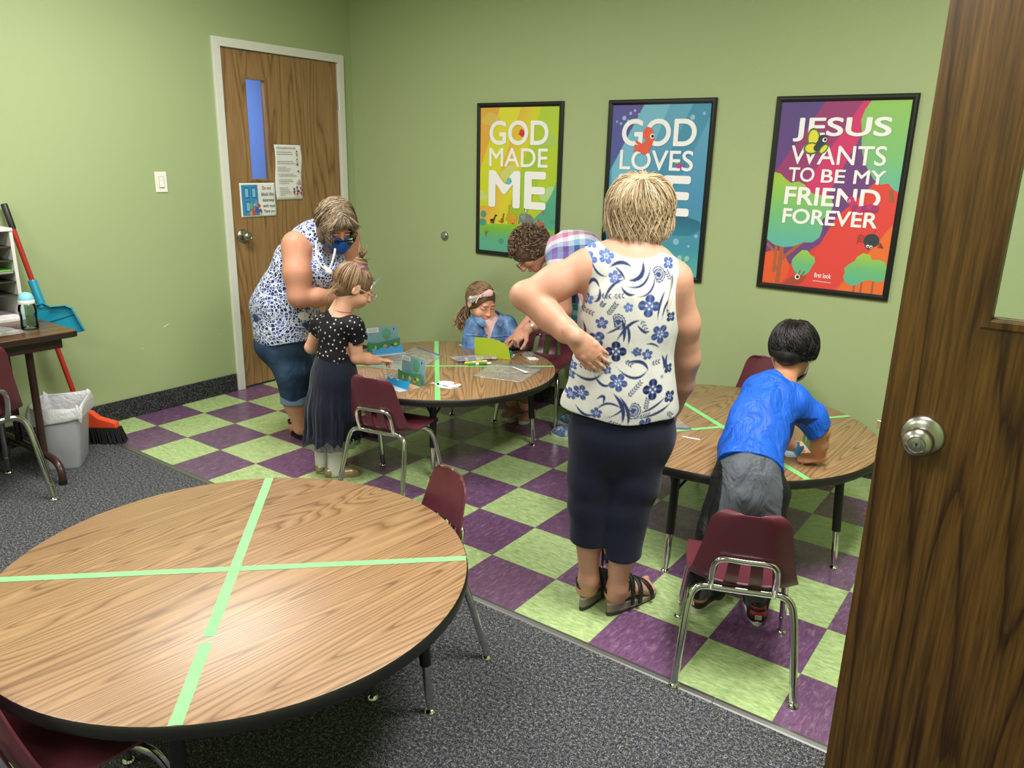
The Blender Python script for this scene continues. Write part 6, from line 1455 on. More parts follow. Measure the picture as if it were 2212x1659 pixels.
# ================================================================ boy in a blue T-shirt leaning over the table
PB = thing('person', 'boy in a bright blue T-shirt leaning over the round table', 'person', (0.914, 0.168, 0))
SKINB = m_skin('skin_tan_boy', (196, 142, 108))
def shoe(t, heel, d, L, w, mats, label=None, hgt=0.055, toe=0.036, name='shoe'):
    """low shoe: upper with a sole strip; mats = upper, sole"""
    d = unit(d); sd = unit(np.cross(d, UP)); h = V3(heel[0], heel[1], 0.0); s_ = Sdf()
    s_.cone(h + d * w * 0.9 + UP * 0.03, h + d * L * 0.72 + UP * 0.026, w * 0.88, w * 1.0, 0.02, sd, 0.8).cone(h + d * L * .7 + UP * 0.024, h + d * (L - w * .9) + UP * 0.022, w, w * 0.86, 0.02, sd, toe / w * 0.8)
    s_.cone(h + d * w * 0.85 + UP * 0.03, h + d * (w * 0.95) + UP * hgt, w * 0.86, w * 0.78, 0.02).plane(h + UP * (hgt + 0.012), UP - d * 0.35, 0.004).plane(h + UP * 0.008, -UP, 0.003)
    u = at_parent(cloth_obj(name, s_, 0.0032, mats[0], t), t)
    b_ = MB(); P = outline(L + 0.006, w * 1.30, 30); W_ = lambda p, z, k=1.0: Vector(h + d * (p[0] - 0.0) + sd * p[1] * k - d * 0.003 + UP * z)
    n = len(P); b_.add([W_(p, 0.0, .97) for p in P] + [W_(p, 0.003) for p in P] + [W_(p, 0.018) for p in P] + [W_(p, 0.021, .96) for p in P], [(r_ * n + k, r_ * n + (k + 1) % n, (r_ + 1) * n + (k + 1) % n, (r_ + 1) * n + k) for r_ in range(3) for k in range(n)] + [tuple(reversed(range(n))), tuple(3 * n + k for k in range(n))])
    at_parent(b_.build('sole', mats[1], u, auto=0.8), t)
    return u
pel, wst, chs, upr = V3(0.908, 0.225, 0.504), V3(0.887, 0.308, 0.575), V3(0.883, 0.417, 0.677), V3(0.890, 0.483, 0.744)
shBL, shBR = V3(0.833, 0.479, 0.730), V3(0.967, 0.526, 0.708)
elB, wrB = V3(1.047, 0.571, 0.611), V3(1.040, 0.612, 0.492)
hcB = V3(0.897, 0.636, 0.873); hmB = frame_from(FC * 0.62 + RC * 0.46 - UP * 0.62); kB = 0.90
nkB = V3(0.893, 0.560, 0.766)
TB = unit(upr - pel)
b = Sdf()
b.chain([pel, wst, chs, upr], [0.088, 0.084, 0.088, 0.075], 0.04, RC, 0.76).cone(shBL, shBR, 0.036, 0.036, 0.04).cone(upr, nkB, 0.05, 0.042, 0.03).cone(nkB, hcB - hmB[:, 2] * 0.045, 0.042, 0.043, 0.02)
b.chain([V3(0.877, 0.190, 0.477), V3(0.856, 0.126, 0.313), V3(0.830, 0.107, 0.153), V3(0.832, 0.109, 0.080)], [0.068, 0.046, 0.036, 0.028], 0.02)
b.chain([V3(0.973, 0.247, 0.467), V3(0.989, 0.222, 0.265), V3(0.994, 0.226, 0.095), V3(0.998, 0.228, 0.040)], [0.068, 0.046, 0.036, 0.028], 0.02)
b.chain([shBR, V3(1.014, 0.560, 0.660), elB], [0.038, 0.034, 0.030], 0.02).chain([elB, elB * 0.5 + wrB * 0.5, wrB], [0.031, 0.030, 0.0235], 0.015)
elL2, wrL2 = V3(0.795, 0.649, 0.608), V3(0.919, 0.713, 0.476)
b.chain([shBL, elL2], [0.038, 0.030], 0.02).chain([elL2, wrL2], [0.030, 0.022], 0.015)
head(b, hcB, hmB, kB, True)
hdB = unit(-RC * 0.86 + FC * 0.28 - UP * 0.22); hBR = hand(wrB, hdB, UP * 0.8 - FC * 0.25 + RC * 0.2, FC * 0.9 + UP * 0.2, 0.64, (38, 46, 30), 0.06)
hBL = hand(wrL2, RC * 0.6 + FC * 0.1 - UP * 0.35, UP + FC * 0.2, FC * -0.6 + RC * 0.4, 0.64, (25, 30, 20))
for hh_, w_, e_ in ((hBR, wrB, elB), (hBL, wrL2, elL2)): hh_.cone(w_ - unit(w_ - e_) * 0.035, w_, 0.0255, 0.0235, 0.01)
o = at_parent(body_obj('body', b, 0.0038, SKINB, PB, (hBR, hBL), 0.0018, lambda P: face_paint(P, hcB, hmB, kB)), PB)
# trousers with a black side stripe
GREYT = N('grey_tracksuit_cloth'); GREYT.set(col=GREYT.attr('Col').outputs[0], rough=0.62, spec=0.35); GREYT.bump(GREYT.noise(GREYT.mapping(GREYT.obj(), sc=(1, 1, 0.5)), 14, 3.0, 0.55, 0.6), 0.7, 0.04); GREYT = GREYT.m
c = Sdf()
c.chain([V3(0.904, 0.284, 0.556), V3(0.913, 0.229, 0.508), V3(0.921, 0.210, 0.462)], [0.098, 0.106, 0.104], 0.04, RC, 0.80)
c.chain([V3(0.878, 0.185, 0.470), V3(0.859, 0.129, 0.322), V3(0.836, 0.112, 0.189), V3(0.828, 0.106, 0.104)], [0.078, 0.064, 0.056, 0.040], 0.016)
c.chain([V3(0.975, 0.249, 0.459), V3(0.993, 0.225, 0.265), V3(0.995, 0.226, 0.131), V3(0.998, 0.228, 0.051)], [0.080, 0.064, 0.054, 0.038], 0.016)
c.warp(folds(0.005, [(0.3, 0.2, 1), (0.8, 0.3, 0.6), (0, 0.6, 0.8)], [40, 48, 60], 14))
def pant_col(P):
    g_, k_ = np.array(lin(84, 90, 98)[:3]), np.array(lin(20, 21, 24)[:3])
    lo = np.clip((0.60 - P[:, 2]) / 0.5, 0, 1); ax = (P - V3(0.908, 0.225, 0)) @ RC
    left = ax < (-0.088 - 0.055 * lo); right = ax > (0.100 - 0.012 * lo)
    m = (left | right)[:, None]; return np.where(m, k_, g_)
at_parent(cloth_obj('trousers', c, 0.0038, GREYT, PB, 1, pant_col), PB)
# T-shirt
BLUE_T = N('blue_sports_jersey'); BLUE_T.set(col=BLUE_T.attr('Col').outputs[0], rough=0.55, spec=0.35); BLUE_T.bump(BLUE_T.noise(BLUE_T.mapping(BLUE_T.obj(), rot=(0.3, 0.5, 0.9), sc=(1, 1, 0.4)), 13, 3.0, 0.55, 0.8), 0.75, 0.04); BLUE_T = BLUE_T.m
s = Sdf()
s.chain([V3(0.917, 0.238, 0.531), wst, V3(0.884, 0.368, 0.630), chs, upr], [0.108, 0.101, 0.100, 0.100, 0.082], 0.03, RC, 0.82)
s.cone(shBL, shBR, 0.046, 0.046, 0.045).cone(upr, nkB, 0.062, 0.050, 0.03)
s.chain([V3(0.951, 0.515, 0.707), V3(1.010, 0.557, 0.660), V3(1.046, 0.571, 0.604)], [0.056, 0.052, 0.047], 0.03)
s.chain([shBL, shBL * 0.45 + elL2 * 0.55], [0.050, 0.046], 0.03)
s.ball(V3(0.864, 0.206, 0.570), 0.035, None, 0.04)
sa = unit(V3(1.046, 0.571, 0.604) - V3(0.985, 0.539, 0.677))
s.rip(lambda P: np.maximum(np.maximum(-((P - V3(1.044, 0.569, 0.611)) @ sa), np.linalg.norm(P - V3(1.051, 0.575, 0.594), axis=1) - 0.085), -10), 0.003)
s.plane(V3(0.915, 0.237, 0.533), unit(V3(0.915, 0.237, 0.533) - wst) - RC * 0.02, 0.004)
nc = unit(hcB - nkB)
s.rip(lambda P: np.maximum(-((P - (nkB - nc * 0.006)) @ nc), np.linalg.norm(P - nkB, axis=1) - 0.09), 0.004)
s.warp(folds(0.0065, [(0.75, 0.5, -0.6), (0.3, 0.1, 1), (0.85, 0.2, -0.3)], [34, 46, 58], 11))
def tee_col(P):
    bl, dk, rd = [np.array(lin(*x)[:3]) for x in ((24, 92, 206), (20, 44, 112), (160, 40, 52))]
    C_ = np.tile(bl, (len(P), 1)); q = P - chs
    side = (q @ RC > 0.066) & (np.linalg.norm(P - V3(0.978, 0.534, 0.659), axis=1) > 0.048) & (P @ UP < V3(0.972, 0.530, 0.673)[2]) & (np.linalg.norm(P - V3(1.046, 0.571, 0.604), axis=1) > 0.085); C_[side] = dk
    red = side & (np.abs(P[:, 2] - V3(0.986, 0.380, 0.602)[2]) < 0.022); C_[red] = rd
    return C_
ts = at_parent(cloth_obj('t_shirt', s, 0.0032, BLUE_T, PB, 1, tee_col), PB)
# little white mark near the hem
lg = MB(); lo_ = V3(0.941, 0.134, 0.591)
for i in range(9):
    q = lo_ + RC * (0.0045 * (i - 4)) + UP * (0.0012 * (i - 4) * -0.4); w_ = 0.0017; h_ = 0.0028 if i % 3 else 0.0042
    lg.add([Vector(q - RC * w_), Vector(q + RC * w_), Vector(q + RC * (w_ + .001) + UP * h_), Vector(q - RC * (w_ - .001) + UP * h_)], [(0, 1, 2, 3)])
lgo = at_parent(lg.build('shirt_mark', ink((214, 222, 236)), PB), PB)
sw_ = lgo.modifiers.new('wrap', 'SHRINKWRAP'); sw_.target = ts; sw_.wrap_method = 'PROJECT'; sw_.use_project_x = False; sw_.use_project_y = False; sw_.use_project_z = False; sw_.wrap_method = 'NEAREST_SURFACEPOINT'; sw_.wrap_mode = 'ABOVE_SURFACE'; sw_.offset = 0.0012
# hair: short, black, lying forward from the crown
HAIRB = m_hair('black_hair', (10, 9, 9), (20, 17, 17), (46, 40, 38), 0.42)
hb = Sdf(); hcq = hcB + hmB[:, 2] * 0.016 * kB - hmB[:, 1] * 0.013
hb.ball(hcq, V3(0.079, 0.098, 0.089) * kB, hmB, 0.02).ball(hcB - hmB[:, 1] * 0.055 - hmB[:, 2] * 0.045, V3(0.050, 0.036, 0.044), hmB, 0.03)
hb.ball(hcB + hmB[:, 1] * 0.098 - hmB[:, 2] * 0.042, V3(0.07, 0.070, 0.072) * kB, hmB, 0.015, sub=True)
for sx in (-1, 1): hb.ball(hcB + hmB[:, 0] * sx * 0.082 * kB + hmB[:, 1] * 0.004 - hmB[:, 2] * 0.022, V3(0.028, 0.026, 0.034), hmB, 0.008, sub=True)
crB = unit(hmB[:, 2] * 0.75 - hmB[:, 1] * 0.62)
sets = [shell_hair(hcq, hmB, V3(0.084, 0.103, 0.094) * kB * 1.02, unit(V3(0, -0.62, 0.75)), 3000, lambda p: 2.0 if math.cos(p) < 0.35 else 1.55, 10, 0.0014, (0.0, 0.012), 0.16, 5, 0.2, 3, (0.0, 1.45), hang=3.0, twist=0.55)]
at_parent(hair_obj('hair', hb, sets, HAIRB, PB, 4, 0.35), PB)
# mask hooked behind the ears
MSK = m_cloth('white_mask_cloth', (214, 214, 214), 30, 0.15)
Lb = lambda x, y, z: hcB + (hmB[:, 0] * x + hmB[:, 1] * y + hmB[:, 2] * z) * kB
mk = Sdf().ball(Lb(0, 0.050, -0.062), V3(0.064, 0.066, 0.050) * kB, hmB).ball(Lb(0, 0.036, -0.055), V3(0.066, 0.062, 0.060) * kB, hmB, 0.004, sub=True)
mk.plane(Lb(0, 0.045, 0), -hmB[:, 1], 0.003)
m_ = at_parent(cloth_obj('face_mask', mk, 0.0028, m_cloth('grey_mask_cloth', (150, 150, 150), 30, 0.15), PB), PB)
for sx in (-1, 1): at_parent(MB().tube(curve_pts([Lb(sx * 0.058, 0.05, -0.045), Lb(sx * 0.078, 0.010, -0.02), Lb(sx * 0.086, -0.018, 0.012), Lb(sx * 0.090, -0.026, 0.0), Lb(sx * 0.082, -0.012, -0.035), Lb(sx * 0.06, 0.045, -0.075)], 6), 0.0022, 6).build('ear_loop', MSK, m_, auto=0.9), PB)
# shoes
SH_BLK = flat('black_shoe_leather', (26, 26, 28), 0.5); SH_RED = flat('red_shoe_panel', (150, 34, 40), 0.5); SH_WHT = flat('white_shoe_rubber', (214, 210, 202), 0.6)
for (hx, hy), dd in (((0.802, 0.122), (0.22, 0.97, 0)), ((1.020, 0.172), (-0.42, 0.90, 0))):
    u = shoe(PB, (hx, hy), V3(*dd), 0.185, 0.034, (SH_BLK, SH_WHT), hgt=0.062)
    d_ = unit(V3(*dd)); sd_ = unit(np.cross(d_, UP)); h_ = V3(hx, hy, 0)
    b_ = MB(); b_.grid([[Vector(h_ + d_ * 0.0305 - d_ * math.cos(a) * 0.0335 + sd_ * math.sin(a) * 0.0325 + UP * z) for a in [(-1 + 2 * i / 12) * 1.0 for i in range(13)]] for z in (0.024, 0.038, 0.054)]); so = at_parent(b_.build('heel_panel', SH_RED, u, True), PB); q_ = so.modifiers.new('t', 'SOLIDIFY'); q_.thickness = 0.003; q_.offset = 0
    c0 = h_ - d_ * 0.006 + UP * 0.032; b_ = MB(); Tm_ = Matrix((( *sd_[:1], UP[0], -d_[0], c0[0]), (sd_[1], UP[1], -d_[1], c0[1]), (sd_[2], UP[2], -d_[2], c0[2]), (0, 0, 0, 1)))
    b_.box(-0.011, 0.011, -0.004, 0.012, 0, 0.0015, Tm_); at_parent(b_.build('heel_badge', SH_WHT, u), PB)
    lt = lettering('DC', SH_BLK, (-0.008, 0.008, -0.001, 0.009), u, 0.0); pass
    me = lt.data; co = np.empty(len(me.vertices) * 3, np.float32); me.vertices.foreach_get('co', co); co = co.reshape(-1, 3); wv_ = c0 + co[:, :1] * sd_ + co[:, 2:] * UP - d_ * 0.0022; me.vertices.foreach_set('co', wv_.astype(np.float32).ravel()); at_parent(lt, PB)
    at_parent(MB().tube([h_ + d_ * 0.06 + UP * 0.062 + d_ * math.cos(a) * 0.026 - d_ * 0.025 + sd_ * math.sin(a) * 0.024 for a in [i * 0.3927 for i in range(16)]], 0.006, 8, closed=True).build('collar', SH_RED, u, auto=0.9), PB)

# ================================================================ girl in black with a navy tulle skirt
G1 = thing('person', 'little girl with a top bun, in a dotted black top and navy tulle skirt', 'person', (-1.104, 0.160, 0))
SKING = m_skin('skin_fair_child', (222, 172, 146))
D1 = unit(V3(0.50, 0.86, 0)); S1 = unit(np.cross(D1, UP))
hc1 = V3(-1.016, 0.248, 0.944); hm1 = frame_from(RC * 0.80 + FC * 0.34 - UP * 0.42); k1 = 0.90
pel, wst, chs, upr, nk1 = V3(-1.092, 0.168, 0.503), V3(-1.089, 0.171, 0.601), V3(-1.082, 0.176, 0.714), V3(-1.072, 0.183, 0.786), V3(-1.053, 0.197, 0.843)
sL1, sR1 = V3(-1.172, 0.172, 0.755), V3(-0.975, 0.191, 0.767)
eR1, wR1 = V3(-0.986, 0.220, 0.609), V3(-0.967, 0.333, 0.575)
eL1, wL1 = V3(-1.249, 0.167, 0.626), V3(-1.220, 0.311, 0.600)
b = Sdf()
b.chain([pel, wst, chs, upr], [0.088, 0.080, 0.078, 0.062], 0.03, S1, 0.80).cone(sL1, sR1, 0.034, 0.034, 0.04).cone(upr, nk1, 0.05, 0.040, 0.03).cone(nk1, hc1 - hm1[:, 2] * 0.05 - hm1[:, 1] * 0.02, 0.040, 0.042, 0.02)
b.chain([sR1, eR1], [0.036, 0.030], 0.02).chain([eR1, eR1 * 0.5 + wR1 * 0.5, wR1], [0.031, 0.029, 0.021], 0.012)
b.chain([sL1, eL1], [0.036, 0.030], 0.02).chain([eL1, wL1], [0.030, 0.021], 0.012)
b.chain([V3(-1.149, 0.152, 0.461), V3(-1.161, 0.144, 0.236), V3(-1.180, 0.142, 0.028)], [0.062, 0.046, 0.028], 0.02).chain([V3(-1.059, 0.180, 0.472), V3(-1.069, 0.160, 0.252), V3(-1.093, 0.144, 0.041)], [0.062, 0.046, 0.028], 0.02)
head(b, hc1, hm1, k1, True)
h1R = hand(wR1, RC * 0.75 + FC * 0.45 - UP * 0.1, UP * 0.5 + FC * 0.2 - RC * 0.1, -FC * 0.5 + UP * 0.6, 0.58, (32, 42, 30), 0.08)
h1L = hand(wL1, RC * 0.6 + FC * 0.5 - UP * 0.2, UP * 0.8, -FC * 0.3 + RC * 0.3, 0.58, (25, 30, 20))
for hh_, w_, e_ in ((h1R, wR1, eR1), (h1L, wL1, eL1)): hh_.cone(w_ - unit(w_ - e_) * 0.03, w_, 0.0225, 0.021, 0.01)
at_parent(body_obj('body', b, 0.0036, SKING, G1, (h1R, h1L), 0.0017, lambda P: face_paint(P, hc1, hm1, k1)), G1)
# tights
WT_ = m_cloth('white_tights', (206, 200, 196), 20, 0.08)
c = Sdf(); c.chain([V3(-1.150, 0.152, 0.438), V3(-1.161, 0.144, 0.236), V3(-1.180, 0.142, 0.023)], [0.067, 0.051, 0.033], 0.01).chain([V3(-1.059, 0.180, 0.449), V3(-1.069, 0.160, 0.252), V3(-1.093, 0.143, 0.031)], [0.067, 0.051, 0.033], 0.01)
c.cone(V3(-1.093, 0.143, 0.026), V3(-1.053, 0.185, 0.013), 0.028, 0.022, 0.02)
at_parent(cloth_obj('tights', c, 0.004, WT_, G1), G1)
# skirt
TUL = m_cloth('navy_tulle', (15, 21, 40), 30, 0.3, 0.9, sheen=0.15)
s = Sdf(); s.chain([V3(-1.089, 0.171, 0.601), V3(-1.092, 0.168, 0.503), V3(-1.103, 0.161, 0.351), V3(-1.117, 0.151, 0.164)], [0.092, 0.110, 0.128, 0.142], 0.05, S1, 0.92)
hm_c = V3(-1.114, 0.153, 0.201)
s.rip(lambda P: (P[:, 2] - hm_c[2]) + 0.008 * np.sin(np.arctan2((P - hm_c) @ S1, (P - hm_c) @ D1) * 9), 0.003).plane(V3(-1.089, 0.171, 0.611), UP, 0.003)
def pleat(P):
    q = P - V3(-1.103, 0.161, 0.351); a = np.arctan2(q @ S1, q @ D1); dn = np.clip((0.50 - P[:, 2]) / 0.25, 0, 1)
    return 0.0065 * dn * np.sin(a * 15 + 2 * np.sin(a * 4) + P[:, 2] * 6) + 0.003 * dn * np.sin(a * 31 + 1)
s.warp(pleat)
at_parent(cloth_obj('tulle_skirt', s, 0.004, TUL, G1), G1)
sh_m = N('tulle_veil'); sh_m.set(col=lin(24, 32, 54), rough=0.9, alpha=sh_m.mapr(sh_m.noise(sh_m.obj(), 90, 2.0), 0.3, 0.7, 0.35, 0.75)); sh_m = sh_m.m
ring_ = []
for z_, k_ in ((0.235, 0.138), (0.20, 0.146), (0.172, 0.150)):
    ring_.append([Vector(V3(*(hm_c[:2]), z_) + S1 * math.sin(a) * (k_ + 0.007 * math.sin(15 * a)) + D1 * math.cos(a) * (k_ + 0.007 * math.sin(15 * a)) * 0.92) for a in [2 * math.pi * i / 90 for i in range(91)]])
at_parent(MB().grid(ring_).build('tulle_hem', sh_m, G1, True), G1)
# dotted top
s = Sdf(); s.chain([V3(-1.091, 0.169, 0.538), wst, chs, upr], [0.092, 0.089, 0.087, 0.072], 0.03, S1, 0.84).cone(sL1, sR1, 0.043, 0.043, 0.04)
s.cone(sR1, V3(-0.961, 0.220, 0.685), 0.046, 0.043, 0.03).cone(sL1, sL1 * 0.5 + eL1 * 0.5, 0.046, 0.042, 0.03)
sa = unit(V3(-0.958, 0.228, 0.673) - sR1); s.rip(lambda P: np.maximum(-((P - V3(-0.959, 0.221, 0.694)) @ sa), np.linalg.norm(P - V3(-0.958, 0.228, 0.657), axis=1) - 0.075), 0.003)
sb_ = unit(eL1 - sL1); s.rip(lambda P: np.maximum(-((P - (sL1 + sb_ * 0.055)) @ sb_), np.linalg.norm(P - sL1 - sb_ * 0.11, axis=1) - 0.07), 0.003)
s.plane(V3(-1.091, 0.169, 0.544), -UP, 0.003)
nt = unit(UP + D1 * 0.25); s.rip(lambda P: np.linalg.norm((P - V3(-1.049, 0.193, 0.836)) - ((P - V3(-1.049, 0.193, 0.836)) @ nt)[:, None] * nt * 0.6, axis=1) - 0.058, 0.004)
s.warp(folds(0.003, [(0.5, 0.3, 0.8), (0.2, 0.4, 0.9)], [40, 52], 21))
v_, q_ = surface(s, 0.0026)
rs = np.random.RandomState(8); pick = []; order = rs.permutation(len(v_))
for i in order:
    if len(pick) > 260: break
    if not pick or (np.linalg.norm(v_[pick] - v_[i], axis=1) > 0.0185).all(): pick.append(i)
dd_ = np.full(len(v_), 1.0)
for i in pick:
    near = np.abs(v_ - v_[i]).max(1) < 0.012; e = v_[near] - v_[i]; up_ = e[:, 2]; ac = np.linalg.norm(e[:, :2], axis=1)
    dd_[near] = np.minimum(dd_[near], np.sqrt((ac * 1.0) ** 2 + (up_ + ac * -0.5) ** 2))
t_ = np.clip((0.0042 - dd_) / 0.0015, 0, 1)[:, None]
at_parent(np_mesh('dotted_top', [(v_, q_)], m_print('dotted_black_jersey', 14, 0.3), G1, col=np.array(lin(24, 23, 27)[:3]) * (1 - t_) + np.array(lin(230, 224, 224)[:3]) * t_), G1)
# hair, bun, scrunchie
HAIRG = m_hair('light_brown_hair', (84, 60, 42), (134, 104, 76), (186, 154, 118), 0.4)
hq = hc1 + hm1[:, 2] * 0.014 - hm1[:, 1] * 0.012
L1 = lambda x, y, z: hc1 + (hm1[:, 0] * x + hm1[:, 1] * y + hm1[:, 2] * z) * k1
hb = Sdf().ball(hq, V3(0.079, 0.098, 0.089) * k1 * 1.03, hm1, 0.02).ball(L1(0, -0.06, -0.040), V3(0.052, 0.040, 0.045) * k1, hm1, 0.03)
hb.ball(L1(0, 0.105, -0.052), V3(0.085, 0.078, 0.080) * k1, hm1, 0.012, sub=True)
for sx in (-1, 1): hb.ball(L1(sx * 0.088, 0.012, -0.024), V3(0.024, 0.034, 0.036) * k1, hm1, 0.008, sub=True)
bun = L1(0, -0.020, 0.118)
bd = unit(hm1[:, 2] * 0.9 + UP * 0.6)
hb.ball(bun, V3(0.030, 0.030, 0.026), None, 0.02)
sets = []
rs = np.random.RandomState(3); Pp = []
for i in range(900):                       # swept up to the bun
    a = rs.uniform(0, 6.283); th = rs.uniform(0.5, 2.25) if math.cos(a) < 0.1 else rs.uniform(0.5, 1.7) if math.cos(a) < 0.45 else rs.uniform(0.4, 1.05)
    ths = np.linspace(th, 0.12, 12); aw = a + rs.uniform(-.05, .05) * np.linspace(0, 1, 12) ; sc_ = V3(0.080, 0.099, 0.090) * k1 * (1.02 + rs.rand() * 0.05)
    pz = np.stack([np.sin(ths) * np.sin(aw) * sc_[0], np.sin(ths) * np.cos(aw) * sc_[1] - 0.02 * (1 - ths / th), np.cos(ths) * sc_[2]], 1); Pp.append(hq + pz @ hm1.T)
sets.append((np.array(Pp), np.tile(0.0018 * np.r_[0.5, np.ones(10), 0.6], (900, 1)), rs.rand(900)))
Pp = []
for i in range(160):
    a0 = rs.uniform(0, 6.28); t = np.linspace(0, 1, 12); rr = 0.028 + 0.006 * rs.rand(); ph_ = rs.uniform(-.8, .9)
    x_ = unit(np.cross(bd, RC)); y_ = np.cross(bd, x_); Pp.append(bun + np.outer(np.cos(a0 + t * 3.2), x_) * rr * math.cos(ph_) + np.outer(np.sin(a0 + t * 3.2), y_) * rr * math.cos(ph_) + bd * rr * math.sin(ph_) * 0.9)
for i in range(40):
    t = np.linspace(0, 1, 12)[:, None]; v0 = unit(bd + rs.randn(3) * 0.30); Pp.append(bun + bd * 0.01 + v0 * t * rs.uniform(0.04, 0.085) + V3(*(rs.randn(3) * 0.012)) * t ** 2)
sets.append((np.array(Pp), np.tile(0.0019 * np.r_[0.6, np.ones(9), 0.6, 0.2], (200, 1)), rs.rand(200)))
Pp = []
for i in range(60):                         # loose wisps at the nape
    t = np.linspace(0, 1, 12)[:, None]; p0 = L1(rs.uniform(-.05, .05), -0.085 + rs.uniform(-.01, .02), -0.02 + rs.uniform(-.03, .02)); Pp.append(p0 + (-hm1[:, 1] * 0.03 - UP * 0.075 - RC * 0.02) * t * rs.uniform(.5, 1.1) + rs.randn(3) * 0.012 * t ** 2)
sets.append((np.array(Pp), np.tile(0.0011 * np.r_[0.8, np.ones(9), 0.5, 0.2], (60, 1)), rs.rand(60) * .5 + .5))
at_parent(hair_obj('hair', hb, sets, HAIRG, G1, 4, 0.3), G1)
SCR = m_cloth('mauve_scrunchie', (150, 106, 128), 60, 0.6)
x_ = unit(np.cross(bd, RC)); y_ = np.cross(bd, x_)
at_parent(MB().tube([bun - bd * 0.018 + (x_ * math.cos(a) + y_ * math.sin(a)) * (0.030 + 0.003 * math.sin(7 * a)) + bd * 0.004 * math.sin(5 * a) for a in [2 * math.pi * i / 40 for i in range(40)]], [0.0125 + 0.002 * math.sin(i * 1.9) for i in range(40)], 10, closed=True).build('scrunchie', SCR, G1, auto=0.9), G1)
# silver leaf headband, glasses, necklace
SIL = flat('silver_glitter', (200, 202, 196), 0.25, metal=0.8, vary=0.25, scale=200)
hbnd = [L1(0.084 * math.cos(a), 0.062 - 0.030 * abs(math.cos(a)) + 0.030, 0.020 + 0.045 * math.sin(a)) for a in [math.pi * i / 20 for i in range(21)]]
hbo = at_parent(MB().tube(hbnd, 0.0035, 8).build('headband', SIL, G1, auto=0.9), G1)
for i in range(3, 21, 2):
    p = Vector(hbnd[i]); b_ = MB(); o1 = Vector(hm1[:, 1] * 0.012 + hm1[:, 2] * 0.022); tt_ = (Vector(hbnd[min(i + 1, 20)]) - p).normalized() * 0.008
    b_.add([p - tt_, p + o1 * 0.5 - tt_ * 1.2, p + o1, p + o1 * .5 + tt_ * 1.2, p + tt_], [(0, 1, 2, 3, 4)]); lf = at_parent(b_.build('silver_leaf', SIL, hbo), G1); so = lf.modifiers.new('t', 'SOLIDIFY'); so.thickness = 0.002
GLF = flat('clear_pink_frame', (190, 160, 158), 0.25)
gl_o = None
b_ = MB()
for sx in (-1, 1): b_.tube([L1(sx * 0.033 + 0.025 * math.cos(a), 0.112, -0.014 + 0.020 * math.sin(a)) for a in [2 * math.pi * i / 28 for i in range(28)]], 0.0020, 8, closed=True)
b_.tube([L1(-0.010, 0.114, -0.008), L1(0, 0.116, -0.005), L1(0.010, 0.114, -0.008)], 0.0018, 8)
for sx in (-1, 1): b_.tube([L1(sx * 0.058, 0.110, -0.008), L1(sx * 0.078, 0.08, -0.006), L1(sx * 0.083, 0.01, -0.002), L1(sx * 0.080, -0.015, -0.02)], 0.0022, 8)
at_parent(b_.build('glasses', GLF, G1, auto=0.9), G1)
at_parent(MB().tube([V3(-1.049, 0.193, 0.836) + (S1 * math.sin(a) * 0.046 + D1 * math.cos(a) * 0.046 + UP * (-0.008 * math.cos(a) - 0.004)) for a in [2 * math.pi * i / 36 for i in range(36)]], 0.0022, 6, closed=True).build('necklace', flat('pink_beads', (196, 150, 140), 0.4), G1, auto=0.9), G1)
GOLD = flat('gold_glitter_shoe', (168, 150, 116), 0.35, metal=0.6, vary=0.35, scale=260)
GSOL = flat('tan_shoe_sole', (130, 112, 90), 0.7)
shoe(G1, (-1.118, 0.108), V3(0.68, 0.74, 0), 0.165, 0.028, (GOLD, GSOL), hgt=0.034, toe=0.03)
shoe(G1, (-1.185, 0.108), V3(0.35, 0.94, 0), 0.160, 0.028, (GOLD, GSOL), hgt=0.034, toe=0.03)

# ================================================================ woman in a blue mask bending by the closed door
W1 = thing('person', 'woman in a blue mask and mosaic print tunic bending beside the closed door', 'person', (-1.600, 0.370, 0))
SKIN1 = m_skin('skin_warm_tan', (192, 140, 114))
D1w = unit(RC * 0.92 - FC * 0.25); Sw = unit(np.cross(D1w, UP))        # her right-hand side
hcw = V3(-1.367, 0.464, 1.191); hmw = frame_from(RC * 0.42 - FC * 0.70 - UP * 0.46); kw = 1.05
pel, bel, chs, upr, nkw = V3(-1.649, 0.335, 0.628), V3(-1.634, 0.346, 0.783), V3(-1.560, 0.398, 0.974), V3(-1.503, 0.440, 1.095), V3(-1.451, 0.465, 1.135)
sR, sL = V3(-1.504, 0.316, 1.085), V3(-1.450, 0.601, 1.112)
eR, wR = V3(-1.447, 0.270, 0.839), V3(-1.358, 0.421, 0.831)
eL, wL = V3(-1.419, 0.623, 0.959), V3(-1.414, 0.553, 0.807)
b = Sdf()
b.chain([pel, bel, chs, upr], [0.150, 0.150, 0.140, 0.10], 0.04, Sw, 0.9).cone(sR, sL, 0.058, 0.058, 0.06).cone(upr, nkw, 0.075, 0.058, 0.04).cone(nkw, hcw - hmw[:, 2] * 0.05, 0.058, 0.056, 0.03)
b.chain([sR, V3(-1.464, 0.283, 0.953), eR], [0.070, 0.068, 0.058], 0.03).chain([eR, eR * 0.5 + wR * 0.5 - UP * 0.006, wR], [0.054, 0.050, 0.033], 0.015)
b.chain([sL, eL], [0.066, 0.056], 0.03).chain([eL, wL], [0.052, 0.034], 0.015)
b.chain([V3(-1.651, 0.296, 0.576), V3(-1.594, 0.312, 0.418), V3(-1.613, 0.336, 0.227), V3(-1.609, 0.363, 0.074)], [0.100, 0.070, 0.056, 0.036], 0.03)
